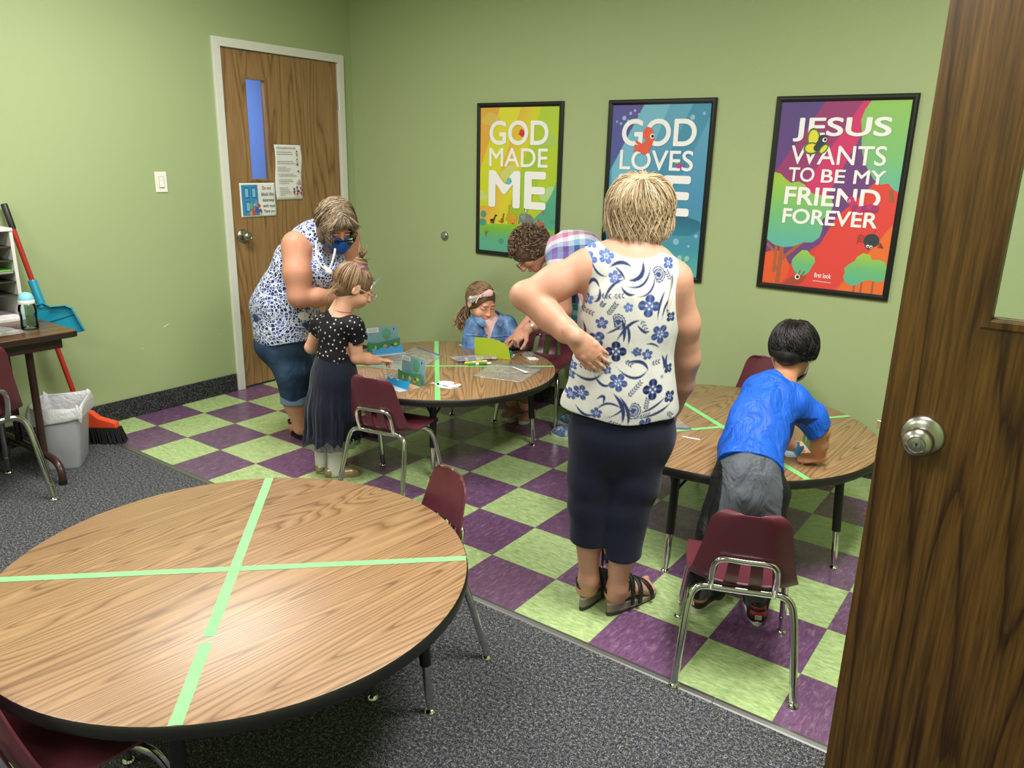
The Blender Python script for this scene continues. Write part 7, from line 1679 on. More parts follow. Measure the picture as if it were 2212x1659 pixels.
b.chain([V3(-1.690, 0.428, 0.534), V3(-1.625, 0.525, 0.369), V3(-1.664, 0.546, 0.166), V3(-1.699, 0.570, 0.054)], [0.105, 0.078, 0.058, 0.036], 0.03)
head(b, hcw, hmw, kw)
hdR = hand(wR, RC * 0.85 + UP * 0.10 - FC * 0.15, -FC * 0.7 + UP * 0.6, UP * 0.8 + RC * 0.1, 0.92, (18, 24, 16))
hdL = hand(wL, RC * 0.3 - UP * 0.75 - FC * 0.3, RC * 0.8 + FC * 0.1, FC * -0.8, 0.92, (20, 26, 18))
for hh_, w_, e_ in ((hdR, wR, eR), (hdL, wL, eL)): hh_.cone(w_ - unit(w_ - e_) * 0.045, w_, 0.036, 0.032, 0.012)
d1f = unit(V3(0.98, 0.05, 0)); hf1, hf2 = V3(-1.722, 0.392, 0), V3(-1.56, 0.66, 0)
foot(b, V3(-1.613, 0.361, 0.082), hf1, d1f, 0.235, 1.0, 0.012, True, 0.018); foot(b, V3(-1.699, 0.570, 0.054), hf2, d1f, 0.235, 1.0, 0.012, True, 0.018)
at_parent(body_obj('body', b, 0.0045, SKIN1, W1, (hdR, hdL), 0.0023, lambda P: face_paint(P, hcw, hmw, kw)), W1)
# jeans with rolled cuffs
DENIM = N('blue_denim'); dn_o = DENIM.obj(); DENIM.set(col=DENIM.mix(DENIM.mapr(DENIM.noise(dn_o, 7, 3.0), 0.35, 0.7), lin(34, 52, 78), lin(62, 84, 112)), rough=0.85, spec=0.2); DENIM.bump(DENIM.noise(DENIM.mapping(dn_o, sc=(1, 1, 0.5)), 16, 3.0, 0.5, 0.7), 0.45, 0.03); DENIM = DENIM.m
c = Sdf(); c.chain([V3(-1.653, 0.332, 0.683), V3(-1.656, 0.305, 0.561), V3(-1.590, 0.315, 0.418), V3(-1.604, 0.330, 0.262)], [0.164, 0.134, 0.092, 0.074], 0.03).chain([V3(-1.653, 0.381, 0.650), V3(-1.686, 0.431, 0.529), V3(-1.625, 0.525, 0.369), V3(-1.663, 0.546, 0.171)], [0.160, 0.128, 0.094, 0.074], 0.03)
c.plane(V3(-1.604, 0.330, 0.257), -UP, 0.003).warp(folds(0.005, [(0.3, 0.2, 1), (0.8, 0.3, 0.6), (0, 0.6, 0.8)], [34, 40, 52], 31))
jn = at_parent(cloth_obj('jeans', c, 0.0045, DENIM, W1), W1)
for cc_, rr_ in ((V3(-1.604, 0.330, 0.257), 0.078), (V3(-1.663, 0.546, 0.177), 0.076)):
    ck = Sdf().cone(cc_ + UP * 0.022, cc_ - UP * 0.022, rr_, rr_, 0.01).plane(cc_ + UP * 0.022, UP, 0.003).plane(cc_ - UP * 0.024, -UP, 0.003)
    at_parent(cloth_obj('rolled_cuff', ck, 0.004, m_cloth('faded_denim_cuff', (104, 124, 146), 30, 0.2), jn), W1)
# tunic: indigo mosaic on white
g = N('mosaic_print_cotton'); o_ = g.obj()
big = g.n('ShaderNodeTexVoronoi', i={'Vector': o_, 'Scale': 6.5}); ringd = big.outputs['Distance']
wv_ = g.n('ShaderNodeVectorMath', operation='SCALE'); g.put(wv_.inputs[0], o_); wv_.inputs['Scale'].default_value = 1.0
ve = g.n('ShaderNodeTexVoronoi', feature='DISTANCE_TO_EDGE', i={'Vector': o_, 'Scale': 62.0, 'Randomness': 0.85}); vc = g.n('ShaderNodeTexVoronoi', i={'Vector': o_, 'Scale': 62.0, 'Randomness': 0.85})
hue = g.xyz(vc.outputs['Color'])[0]
cell = g.ramp(hue, [(0.0, lin(26, 32, 70)), (0.45, lin(44, 58, 118)), (0.62, lin(58, 78, 142)), (0.82, lin(96, 122, 184)), (1.0, lin(186, 198, 222))])
edge_ = g.mapr(ve.outputs['Distance'], 0.045, 0.085); rings_ = g.math('ABSOLUTE', g.math('SUBTRACT', g.math('FRACT', g.math('MULTIPLY', ringd, 7.5)), 0.5))
m_ = g.math('MULTIPLY', edge_, g.mapr(rings_, 0.05, 0.09)); g.set(col=g.mix(m_, lin(222, 224, 230), cell), rough=0.8, spec=0.2)
g.bump(g.noise(g.mapping(o_, sc=(1, 1, 0.5)), 11, 3.0, 0.5, 0.5), 0.35, 0.03); MOSAIC = g.m
s = Sdf(); s.chain([V3(-1.643, 0.339, 0.588), pel, bel, chs, upr], [0.166, 0.168, 0.168, 0.156, 0.116], 0.04, Sw, 0.92).cone(V3(-1.507, 0.363, 1.104), V3(-1.451, 0.563, 1.124), 0.070, 0.066, 0.05).cone(upr, nkw, 0.085, 0.062, 0.03)
s.ball(V3(-1.427, 0.421, 0.954), 0.085, None, 0.07).ball(V3(-1.490, 0.523, 0.962), 0.085, None, 0.07).ball(V3(-1.745, 0.290, 0.751), 0.075, None, 0.09)
hc_ = V3(-1.643, 0.339, 0.583); s.rip(lambda P: (P[:, 2] - hc_[2]) + 0.012 * np.sin(((P - hc_) @ RC) * 18) - 0.12 * ((P - hc_) @ RC) * -0.30, 0.003)
s.p[-1] = (lambda P: -(hc_[2] + 0.010 * np.sin(((P - hc_) @ RC) * 18) - P[:, 2] - 0.0 * ((P - hc_) @ RC)), 0.003, True, None, None)
for c_, r_ in ((V3(-1.449, 0.269, 1.052), 0.083), (V3(-1.458, 0.657, 1.051), 0.075)): s.ball(c_, V3(r_, r_, r_ * 1.15), None, 0.006, sub=True)
vn = V3(-1.361, 0.418, 1.066); s.rip(lambda P: np.sqrt((((P - vn) @ RC) / 0.042) ** 2 + ((P[:, 2] - vn[2]) / 0.10) ** 2 + (((P - vn) @ FC) / 0.07) ** 2) * 0.045 - 0.045, 0.004)
s.warp(folds(0.005, [(0.4, 0.2, 0.9), (0.9, 0.1, 0.3), (0.2, 0.7, 0.7)], [22, 30, 40], 33))
at_parent(cloth_obj('tunic', s, 0.0045, MOSAIC, W1), W1)
# hair parted in the middle
HAIRW = m_hair('ash_brown_hair', (66, 52, 42), (124, 104, 84), (180, 160, 134), 0.42)
hq = hcw + hmw[:, 2] * 0.02 - hmw[:, 1] * 0.012; Lw = lambda x, y, z: hcw + (hmw[:, 0] * x + hmw[:, 1] * y + hmw[:, 2] * z) * kw
hb = Sdf().ball(hq, V3(0.087, 0.106, 0.096) * kw, hmw, 0.02).ball(Lw(-0.072, 0.005, -0.055), V3(0.028, 0.046, 0.052) * kw, hmw, 0.03).ball(Lw(0.072, 0.005, -0.055), V3(0.028, 0.046, 0.052) * kw, hmw, 0.03).ball(Lw(0, -0.055, -0.05), V3(0.058, 0.036, 0.05) * kw, hmw, 0.03)
hb.ball(Lw(0, 0.112, -0.040), V3(0.066, 0.088, 0.094) * kw, hmw, 0.012, sub=True)
Pp = []; rs = np.random.RandomState(12); N_ = 1500
for i in range(N_):
    sx = -1 if i % 2 else 1; y0 = rs.uniform(-0.085, 0.075); t = np.linspace(0, 1, 16)
    lift = 1.0 + rs.uniform(0.01, 0.09); th = t * rs.uniform(1.85, 2.5); back = y0 < -0.03
    x = np.sin(np.minimum(th, 1.65)) * 0.088 * lift * (1 if not back else 0.75 + 0.2 * rs.rand()); z = np.cos(np.minimum(th, 1.65)) * 0.098 * lift
    yy = y0 * 1.1 * np.ones_like(t) + (0.020 * np.sin(t * 3.0) if y0 > 0.03 else -0.03 * np.sin(t * 1.6)) + 0.010 * np.sin(t * 7 + rs.rand() * 6)
    sc_ = np.sqrt(np.clip(1 - (np.clip(yy, -.1, .1) / 0.112) ** 2, 0.12, 1)); ex = np.clip(th - 1.65, 0, None) * 0.11
    loc = np.stack([sx * (x * np.maximum(sc_, 0.55) + 0.010 * np.sin(t * 9 + rs.rand()) * t), yy, z * sc_], 1) * kw
    W_ = hq + loc @ hmw.T - np.outer(ex, UP * 0.75 + hmw[:, 2] * 0.35) * kw - np.outer(ex * 0.35 * sx, hmw[:, 0]); Pp.append(W_)
sets = [(np.array(Pp), np.tile(0.0024 * np.r_[0.6, np.ones(13), 0.6, 0.25], (N_, 1)), rs.rand(N_))]
Pp = []
for i in range(170):                     # fringe over the forehead
    sx = rs.uniform(-1, 1); t = np.linspace(0, 1, 12); loc = np.stack([sx * (0.018 + 0.062 * t), 0.058 + 0.044 * np.sin(t * 1.5), 0.086 - 0.044 * t ** 1.4 * rs.uniform(0.8, 1.1)], 1) * kw; Pp.append(hcw + loc @ hmw.T + rs.randn(3) * 0.002)
sets.append((np.array(Pp), np.tile(0.0019 * np.r_[0.6, np.ones(9), 0.6, 0.2], (170, 1)), rs.rand(170)))
at_parent(hair_obj('hair', hb, sets, HAIRW, W1, 4, 0.3), W1)
# mask, glasses, lanyard
mk = Sdf().ball(Lw(0, 0.052, -0.056), V3(0.066, 0.064, 0.056) * kw, hmw).ball(Lw(0, 0.102, -0.055), V3(0.024, 0.026, 0.040) * kw, hmw, 0.03).ball(Lw(0, 0.030, -0.050), V3(0.066, 0.066, 0.062) * kw, hmw, 0.004, sub=True)
mk.plane(Lw(0, 0.03, 0), -hmw[:, 1], 0.003).plane(Lw(0, 0.09, -0.018), hmw[:, 2] + hmw[:, 1] * 0.15, 0.004)
mko = at_parent(cloth_obj('face_mask', mk, 0.003, m_cloth('royal_blue_mask_cloth', (20, 74, 150), 30, 0.12), W1), W1)
for sx in (-1, 1): at_parent(MB().tube(curve_pts([Lw(sx * 0.055, 0.06, -0.035), Lw(sx * 0.080, 0.01, -0.015), Lw(sx * 0.086, -0.016, -0.01), Lw(sx * 0.078, 0.0, -0.06)], 6), 0.002, 6).build('ear_loop', m_cloth('blue_elastic', (30, 80, 150), 30, 0.1), mko, auto=0.9), W1)
GLW = flat('dark_tortoise_frame', (34, 26, 26), 0.25)
b_ = MB()
for sx in (-1, 1): b_.tube([Lw(sx * 0.034 + 0.027 * math.cos(a), 0.116 - 0.010 * abs(math.cos(a)) * (sx * math.cos(a) > 0), -0.018 + 0.019 * math.sin(a)) for a in [2 * math.pi * i / 28 for i in range(28)]], 0.0022, 8, closed=True)
b_.tube([Lw(-0.009, 0.118, -0.012), Lw(0, 0.121, -0.009), Lw(0.009, 0.118, -0.012)], 0.002, 8)
for sx in (-1, 1): b_.tube([Lw(sx * 0.060, 0.108, -0.012), Lw(sx * 0.082, 0.07, -0.008), Lw(sx * 0.086, 0.0, -0.006)], 0.0024, 8)
go = at_parent(b_.build('glasses', GLW, W1, auto=0.9), W1)
for sx in (-1, 1):
    b_ = MB(); b_.add([Vector(Lw(sx * 0.034 + 0.025 * math.cos(a), 0.1155 - 0.009 * abs(math.cos(a)) * (sx * math.cos(a) > 0), -0.018 + 0.017 * math.sin(a))) for a in [2 * math.pi * i / 24 for i in range(24)]], [tuple(range(24))]); lo = at_parent(b_.build('lens', PANE, go), W1); so = lo.modifiers.new('t', 'SOLIDIFY'); so.thickness = 0.001
LY = m_cloth('cream_lanyard', (222, 216, 204), 40, 0.2)
ly = at_parent(MB().tube(curve_pts([V3(-1.392, 0.347, 1.114), V3(-1.345, 0.307, 1.065), V3(-1.310, 0.283, 1.032), V3(-1.290, 0.291, 1.003), V3(-1.272, 0.304, 0.988), V3(-1.259, 0.313, 0.993), V3(-1.253, 0.324, 1.020), V3(-1.258, 0.345, 1.058), V3(-1.284, 0.375, 1.080)], 7), 0.0055, 8).build('lanyard', LY, W1, auto=0.9), W1)
bd_ = Sdf().ball(V3(-1.263, 0.304, 0.980), V3(0.012, 0.012, 0.016), None).ball(V3(-1.252, 0.312, 0.976), V3(0.010, 0.010, 0.014), None, 0.008); at_parent(cloth_obj('badge', bd_, 0.003, flat('pearl_badge', (226, 226, 222), 0.3), ly), W1)
# black strappy sandals
BS = (STRAP, STRAP, flat('dark_insole', (40, 36, 34), 0.7), STRAP)
for hp, an in ((hf1, V3(-1.613, 0.361, 0.082)), (hf2, V3(-1.699, 0.570, 0.054))):
    r_ = sandal(W1, hp, d1f, 0.235, 0.95, 0.034, 0.014, ((0.10, 0.15, 0.068, 0.012, 0), (0.13, 0.18, 0.060, 0.012, 0), (0.17, 0.13, 0.062, 0.012, 0), (0.20, 0.16, 0.05, 0.012, 0), (0.06, 0.09, 0.088, 0.012, .3)), sole=BS)
    ankle_strap(r_, hp + d1f * 0.036 + UP * 0.088, 0.038, 0.014, STRAP, W1, d1f, 1.3)

# ================================================================ girl in a denim jacket at the far side of the craft table
G2 = thing('person', 'little girl in a denim jacket and pink bow sitting at the craft table', 'person', (-0.950, 1.500, 0))
hc2 = V3(-1.140, 1.363, 0.710); hm2 = frame_from(RC * 0.56 - FC * 0.70 - UP * 0.34); k2 = 0.98
L2 = lambda x, y, z: hc2 + (hm2[:, 0] * x + hm2[:, 1] * y + hm2[:, 2] * z) * k2
D2 = unit(-FC * 0.92 + RC * 0.2); S2 = unit(np.cross(D2, UP))          # her right-hand side
pel, wst, chs, upr, nk2_ = V3(-1.086, 1.464, 0.300), V3(-1.085, 1.427, 0.410), V3(-1.088, 1.401, 0.509), V3(-1.098, 1.394, 0.571), V3(-1.107, 1.387, 0.610)
sR2, sL2 = V3(-1.175, 1.339, 0.552), V3(-1.017, 1.452, 0.565)
eR2, wR2 = V3(-1.159, 1.276, 0.434), V3(-0.989, 1.299, 0.468)
eL2, wL2 = V3(-0.932, 1.452, 0.484), V3(-0.933, 1.352, 0.479)
b = Sdf()
b.chain([pel, wst, chs, upr], [0.095, 0.090, 0.088, 0.070], 0.03, S2, 0.82).cone(sR2, sL2, 0.038, 0.038, 0.04).cone(upr, nk2_, 0.05, 0.042, 0.03).cone(nk2_, L2(0, -0.02, -0.05), 0.042, 0.044, 0.02)
b.chain([sR2, eR2], [0.040, 0.034], 0.02).chain([eR2, wR2], [0.033, 0.023], 0.015).chain([sL2, eL2], [0.040, 0.034], 0.02).chain([eL2, wL2], [0.033, 0.023], 0.015)
kn1, kn2 = V3(-1.00, 1.36, 0.325), V3(-0.88, 1.40, 0.325); an1, an2 = V3(-0.985, 1.475, 0.085), V3(-0.868, 1.465, 0.085)
b.chain([pel, kn1], [0.075, 0.052], 0.02).chain([kn1, an1], [0.050, 0.034], 0.02).chain([pel, kn2], [0.075, 0.052], 0.02).chain([kn2, an2], [0.050, 0.034], 0.02)
head(b, hc2, hm2, k2, True)
h2R = hand(wR2, RC * 0.92 - FC * 0.10 - UP * 0.12, UP * 0.85 - FC * 0.3, -FC * 0.6 - UP * 0.1, 0.62, (14, 22, 16), 0.08)
h2L = hand(wL2, -RC * 0.5 - FC * 0.5 - UP * 0.35, UP * 0.8 + RC * 0.2, -RC * 0.6 + FC * 0.2, 0.62, (26, 34, 24), 0.08)
for hh_, w_, e_ in ((h2R, wR2, eR2), (h2L, wL2, eL2)): hh_.cone(w_ - unit(w_ - e_) * 0.03, w_, 0.024, 0.0225, 0.01)
at_parent(body_obj('body', b, 0.0030, SKING, G2, (h2R, h2L), 0.0019, lambda P: face_paint(P, hc2, hm2, k2, lips=(0.95, 0.60, 0.60), brow=(0.50, 0.38, 0.30), lash=(0.22, 0.15, 0.13))), G2)
# leggings, blouse
LEG2 = m_cloth('tan_leggings', (150, 112, 84), 20, 0.15)
c = Sdf(); c.chain([pel, kn1], [0.084, 0.060], 0.02).chain([kn1, an1 + UP * 0.03], [0.058, 0.043], 0.015).chain([pel, kn2], [0.084, 0.060], 0.02).chain([kn2, an2 + UP * 0.03], [0.058, 0.043], 0.015).plane(an1 + UP * 0.025, -UP, 0.003)
at_parent(cloth_obj('leggings', c, 0.004, LEG2, G2), G2)
s = Sdf().chain([pel, wst, chs, upr], [0.100, 0.096, 0.094, 0.078], 0.03, S2, 0.82).plane(V3(-1.107, 1.387, 0.599) + UP * 0.004, UP - D2 * 0.5, 0.004)
at_parent(cloth_obj('blouse', s, 0.004, m_cloth('pale_pink_cotton', (214, 178, 174), 30, 0.2), G2), G2)
SEQ = flat('silver_sequins', (216, 212, 208), 0.2, metal=0.7, vary=0.3, scale=240)
sq = Sdf()
for u_, v_ in ((1062, 737), (1066, 740), (1060, 741), (1064, 733), (1069, 736)): sq.ball(V3(-1.029, 1.333, 0.487) + RC * (u_ - 1064) * 0.0027 - UP * (v_ - 737) * 0.0027, 0.007, None, 0.003)
at_parent(cloth_obj('sequin_patch', sq, 0.0026, SEQ, G2), G2)
# jacket
g = N('washed_denim_jacket'); o_ = g.obj(); n_ = g.noise(o_, 16, 4.0, 0.6)
g.set(col=g.mix(1.0, g.ramp(n_, [(0.3, lin(54, 84, 128)), (0.5, lin(86, 118, 162)), (0.72, lin(128, 158, 196))]), g.attr('Col').outputs[0], 'MULTIPLY'), rough=0.85, spec=0.2); g.bump(g.noise(o_, 24, 3.0, 0.55, 0.5), 0.45, 0.02); JEANJ = g.m
s = Sdf(); s.chain([V3(-1.080, 1.431, 0.361), wst, chs, upr], [0.116, 0.112, 0.108, 0.090], 0.03, S2, 0.86).cone(sR2, sL2, 0.054, 0.054, 0.04)
s.chain([sR2, eR2], [0.056, 0.048], 0.025).chain([eR2, wR2 - unit(wR2 - eR2) * 0.02], [0.047, 0.037], 0.015).chain([sL2, eL2], [0.056, 0.048], 0.025).chain([eL2, wL2 - unit(wL2 - eL2) * 0.02], [0.047, 0.037], 0.015)
op = V3(-1.020, 1.302, 0.555)
s.rip(lambda P: np.maximum(np.abs((P - op) @ S2 - 0.004) - (0.026 + 0.30 * np.clip(P[:, 2] - op[2], -0.06, 0.2)), (P - chs) @ -D2 + 0.035), 0.006)
nkc = V3(-1.097, 1.382, 0.618); s.ball(nkc + UP * 0.014 + D2 * 0.02, V3(0.062, 0.062, 0.055), None, 0.004, sub=True)
for w_, e_ in ((wR2, eR2), (wL2, eL2)):
    a_ = unit(w_ - e_); p_ = w_ - a_ * 0.018; s.rip(lambda P, a_=a_, p_=p_: np.maximum(-((P - p_) @ a_), np.linalg.norm(P - p_ - a_ * 0.04, axis=1) - 0.058), 0.003)
s.warp(folds(0.0035, [(0.5, 0.3, 0.8), (0.9, 0.2, 0.3)], [44, 60], 41))
def jac_col(P):
    q = P - chs; u = q @ S2; z = P[:, 2] - chs[2]; fr = (q @ D2) > 0.02; C_ = np.ones((len(P), 3))
    seam = np.zeros(len(P), bool)
    for a in (-0.085, -0.058, 0.040, 0.072): seam |= np.abs(u - a - 0.1 * z) < 0.0022
    for a in (0.010, -0.055): seam |= np.abs(z - a) < 0.0022
    C_[seam & fr] = (1.5, 1.5, 1.45); C_[(np.abs(z - 0.004) < 0.002) & fr] = (0.5, 0.5, 0.55)
    return C_
jo = at_parent(cloth_obj('denim_jacket', s, 0.0032, JEANJ, G2, 1, jac_col), G2)
for sg in (-1, 1):                         # collar flaps
    b_ = MB(); c0 = Vector(nkc); f_ = Vector(D2); r_ = Vector(S2) * sg; u_ = Vector(UP)
    b_.grid([[c0 + r_ * 0.050 - f_ * 0.035 + u_ * 0.020, c0 + r_ * 0.060 + f_ * 0.015 + u_ * 0.018, c0 + r_ * 0.045 + f_ * 0.060 + u_ * 0.004, c0 + r_ * 0.024 + f_ * 0.085 - u_ * 0.022], [c0 + r_ * 0.085 - f_ * 0.04 + u_ * 0.0, c0 + r_ * 0.098 + f_ * 0.020 - u_ * 0.002, c0 + r_ * 0.088 + f_ * 0.070 - u_ * 0.022, c0 + r_ * 0.050 + f_ * 0.100 - u_ * 0.055]])
    me_o = at_parent(b_.build('collar_flap', JEANJ, jo, True), G2); so = me_o.modifiers.new('t', 'SOLIDIFY'); so.thickness = 0.006; so.offset = 0; ss = me_o.modifiers.new('s', 'SUBSURF'); ss.levels = ss.render_levels = 2
    a = me_o.data.attributes.new('Col', 'FLOAT_COLOR', 'POINT'); a.data.foreach_set('color', np.full(len(me_o.data.vertices) * 4, 1.05, np.float32))
COP = flat('copper_button', (176, 112, 70), 0.3, metal=0.8)
for p_ in (V3(-1.080, 1.265, 0.536), V3(-1.034, 1.285, 0.531), V3(-1.055, 1.289, 0.580), V3(-0.982, 1.354, 0.577)): at_parent(cloth_obj('button', Sdf().ball(p_, V3(0.0062, 0.0062, 0.0062), None), 0.0024, COP, jo), G2)
# hair with a low curly pony tail, bow
HAIR2 = m_hair('brown_child_hair', (70, 50, 36), (118, 90, 64), (176, 144, 106), 0.4)
hq = hc2 + (hm2[:, 2] * 0.016 - hm2[:, 1] * 0.014) * k2
hb = Sdf().ball(hq, V3(0.080, 0.098, 0.090) * k2 * 1.03, hm2, 0.02).ball(L2(0, -0.062, -0.045), V3(0.055, 0.038, 0.045) * k2, hm2, 0.03)
hb.ball(L2(0, 0.106, -0.048), V3(0.082, 0.086, 0.096) * k2, hm2, 0.012, sub=True)
for sx in (-1, 1): hb.ball(L2(sx * 0.090, 0.010, -0.024), V3(0.024, 0.032, 0.036) * k2, hm2, 0.008, sub=True)
tail0 = V3(-1.248, 1.348, 0.660); sets = []; rs = np.random.RandomState(4)
tl = np.linalg.inv(hm2) @ (tail0 - hq)
Pp = []
for i in range(800):
    a = rs.uniform(0, 6.283); th = rs.uniform(0.1, 0.72) if math.cos(a) > 0.2 else rs.uniform(0.3, 1.6); sc_ = V3(0.081, 0.100, 0.091) * k2 * (1.02 + rs.rand() * .045)
    p0 = V3(math.sin(th) * math.sin(a), math.sin(th) * math.cos(a), math.cos(th)); p1 = unit(tl / sc_); t = np.linspace(0, 1, 12)[:, None]
    d_ = p0 * (1 - t) + p1 * t; d_ /= np.linalg.norm(d_, axis=1, keepdims=True); Pp.append(hq + (d_ * sc_) @ hm2.T)
sets.append((np.array(Pp), np.tile(0.0019 * np.r_[.5, np.ones(10), .7], (800, 1)), rs.rand(800)))
Pp = []
for i in range(150):
    t = np.linspace(0, 1, 22); ph_ = rs.rand() * 6.28; R_l = 0.010 + 0.008 * rs.rand(); off_ = rs.randn(3) * V3(0.016, 0.016, 0.008)
    P0 = tail0 + off_ * (0.6 + t[:, None]); P0 = P0 - np.outer(t * rs.uniform(0.09, 0.15), UP) - np.outer(np.sin(t * 2.2) * 0.022 * rs.uniform(.2, 1.5), RC)
    P0 = P0 + np.outer(np.cos(t * 13 + ph_) * R_l * t, RC) + np.outer(np.sin(t * 13 + ph_) * R_l * t, FC); Pp.append(P0)
sets.append((np.array(Pp), np.tile(0.0024 * np.r_[.7, np.ones(18), .7, .5, .2], (150, 1)), np.clip(rs.rand(150) + .15, 0, 1)))
at_parent(hair_obj('hair', hb, sets, HAIR2, G2, 4, 0.3), G2)
PINK = m_cloth('pale_pink_bow_cloth', (226, 188, 190), 30, 0.25)
hbd = [L2(0.083 * math.cos(a), 0.052, 0.024 + 0.072 * math.sin(a)) for a in [math.pi * i / 20 for i in range(21)]]
hd_o = at_parent(MB().tube(hbd, 0.0042, 8).build('headband', PINK, G2, auto=0.9), G2)
bc = V3(-1.092, 1.293, 0.753)
for sg, mt in ((1, PINK), (-1, SEQ)):
    b_ = Sdf().cone(bc, bc + RC * 0.052 * sg + UP * 0.020 * sg, 0.008, 0.022, 0.01, unit(-RC * 0.35 + UP * 0.93), 0.42); at_parent(cloth_obj('bow_loop', b_, 0.0026, mt, hd_o), G2)
at_parent(cloth_obj('bow_knot', Sdf().ball(bc - FC * 0.004, 0.011, None), 0.0026, PINK, hd_o), G2)
PSH = flat('dusty_pink_shoe', (176, 128, 118), 0.5, vary=0.2, scale=120)
shoe(G2, (an1[0] + 0.02, 1.52), V3(0.05, -1, 0), 0.165, 0.031, (PSH, SH_WHT), hgt=0.05, toe=0.032); shoe(G2, (an2[0] + 0.015, 1.53), V3(0.12, -0.99, 0), 0.165, 0.031, (PSH, SH_WHT), hgt=0.05, toe=0.032)

# ================================================================ woman in a plaid shirt bending over behind the blonde woman
W2 = thing('person', 'woman with short curly brown hair bending forward in a bright plaid shirt', 'person', (-0.600, 1.500, 0))
SKIN2 = m_skin('skin_ruddy', (194, 144, 122))
hc = V3(-0.837, 1.423, 1.032); hm = frame_from(-RC * 0.62 - UP * 0.76 - FC * 0.06, up=(-0.3, -0.2, 0.9)); k = 1.03
Lh = lambda x, y, z: hc + (hm[:, 0] * x + hm[:, 1] * y + hm[:, 2] * z) * k
hip, bel, chs, upr, nk = V3(-0.327, 1.617, 0.672), V3(-0.461, 1.595, 0.869), V3(-0.598, 1.558, 0.990), V3(-0.690, 1.529, 1.041), V3(-0.739, 1.493, 1.048)
A2 = unit(upr - hip); S2w = unit(np.cross(A2, UP)) * -1
sN, sF = V3(-0.630, 1.424, 0.994), V3(-0.778, 1.662, 1.032)
eN, wN = V3(-0.603, 1.431, 0.720), V3(-0.760, 1.306, 0.606)
eF, wF = V3(-0.812, 1.614, 0.746), V3(-0.883, 1.390, 0.547)
b = Sdf()
b.chain([hip, bel, chs, upr], [0.140, 0.140, 0.135, 0.095], 0.04, FC, 0.85).cone(sN, sF, 0.055, 0.055, 0.05).cone(upr, nk, 0.07, 0.056, 0.03).cone(nk, Lh(0, -0.02, -0.05), 0.056, 0.054, 0.03)
b.chain([sN, eN], [0.056, 0.046], 0.03).chain([eN, eN * 0.5 + wN * 0.5, wN], [0.045, 0.040, 0.029], 0.015).chain([sF, eF], [0.056, 0.046], 0.03).chain([eF, wF], [0.045, 0.029], 0.015)
b.chain([hip, V3(-0.47, 1.62, 0.42), V3(-0.505, 1.60, 0.09)], [0.11, 0.066, 0.036], 0.03).chain([hip, V3(-0.40, 1.43, 0.42), V3(-0.40, 1.40, 0.09)], [0.11, 0.066, 0.036], 0.03)
head(b, hc, hm, k)
hN = hand(wN, -RC * 0.72 - UP * 0.62 + FC * 0.02, UP * 0.55 - RC * 0.55 - FC * 0.6, -FC * 0.4 - UP * 0.75 - RC * 0.1, 0.95, (18, 34, 26), 0.10)
hF = hand(wF, -RC * 0.65 - UP * 0.5, UP * 0.8, -FC * 0.8, 0.92, (25, 30, 22))
for hh_, w_, e_ in ((hN, wN, eN), (hF, wF, eF)): hh_.cone(w_ - unit(w_ - e_) * 0.045, w_, 0.032, 0.029, 0.012)
at_parent(body_obj('body', b, 0.0045, SKIN2, W2, (hN, hF), 0.0022, lambda P: face_paint(P, hc, hm, k)), W2)
# plaid shirt
PAL = [lin(*c)[:3] for c in ((226, 228, 236), (196, 96, 152), (226, 228, 236), (46, 138, 140), (226, 228, 236), (70, 96, 176), (52, 72, 150), (150, 180, 220), (226, 228, 236), (214, 140, 180))]
def plaid_band(x, per):
    f = (x / per) % 1.0 * len(PAL); i = f.astype(int) % len(PAL); return np.array(PAL)[i]
def plaid(P):
    q = P - chs; ax = q @ A2; up2 = unit(UP - A2 * (UP @ A2)); u = np.arctan2(q @ FC, q[:, 2] + 0.05) * 0.17; ax = q @ RC
    da = unit(eN - sN); tl_ = (P - sN) @ da; arm = (tl_ > 0.035) & (np.linalg.norm(P - sN - tl_[:, None] * da, axis=1) < 0.085)
    u = np.where(arm, (P - sN) @ RC, u); ax = np.where(arm, (P - sN) @ da, ax)
    c1_, c2_ = plaid_band(u + 0.37, 0.34), plaid_band(ax * 1.0 + 0.13, 0.30)
    wt = np.where(((np.floor(u * 900) + np.floor(ax * 900)) % 2 == 0), 0.78, 0.70)[:, None]
    return c1_ * wt + c2_ * (1 - wt)
s = Sdf(); s.chain([V3(-0.364, 1.603, 0.669), bel, chs, upr], [0.175, 0.178, 0.168, 0.112], 0.05, FC, 0.92).cone(sN, sF, 0.066, 0.066, 0.06).cone(upr, nk, 0.080, 0.062, 0.03)
s.cone(V3(-0.619, 1.580, 0.854), V3(-0.597, 1.583, 0.689), 0.10, 0.075, 0.07)
s.chain([sN, sN * 0.42 + eN * 0.58], [0.070, 0.064], 0.04).chain([sF, sF * 0.42 + eF * 0.58], [0.070, 0.064], 0.04)
sa = unit(eN - sN); sp_ = sN * 0.45 + eN * 0.55; s.rip(lambda P: np.maximum(-((P - sp_) @ sa), np.linalg.norm(P - sp_ - sa * 0.06, axis=1) - 0.095), 0.004)
s.plane(V3(-0.400, 1.614, 0.582), -A2 * 0.6 - UP * 0.5, 0.004).plane(nk + A2 * 0.030, A2, 0.004)
s.warp(folds(0.005, [(0.4, 0.2, 0.9), (0.9, 0.1, 0.3), (0.2, 0.7, 0.7)], [24, 32, 44], 51))
so_ = at_parent(cloth_obj('plaid_shirt', s, 0.0035, m_print('plaid_cotton', 11, 0.3), W2, 1, plaid), W2)
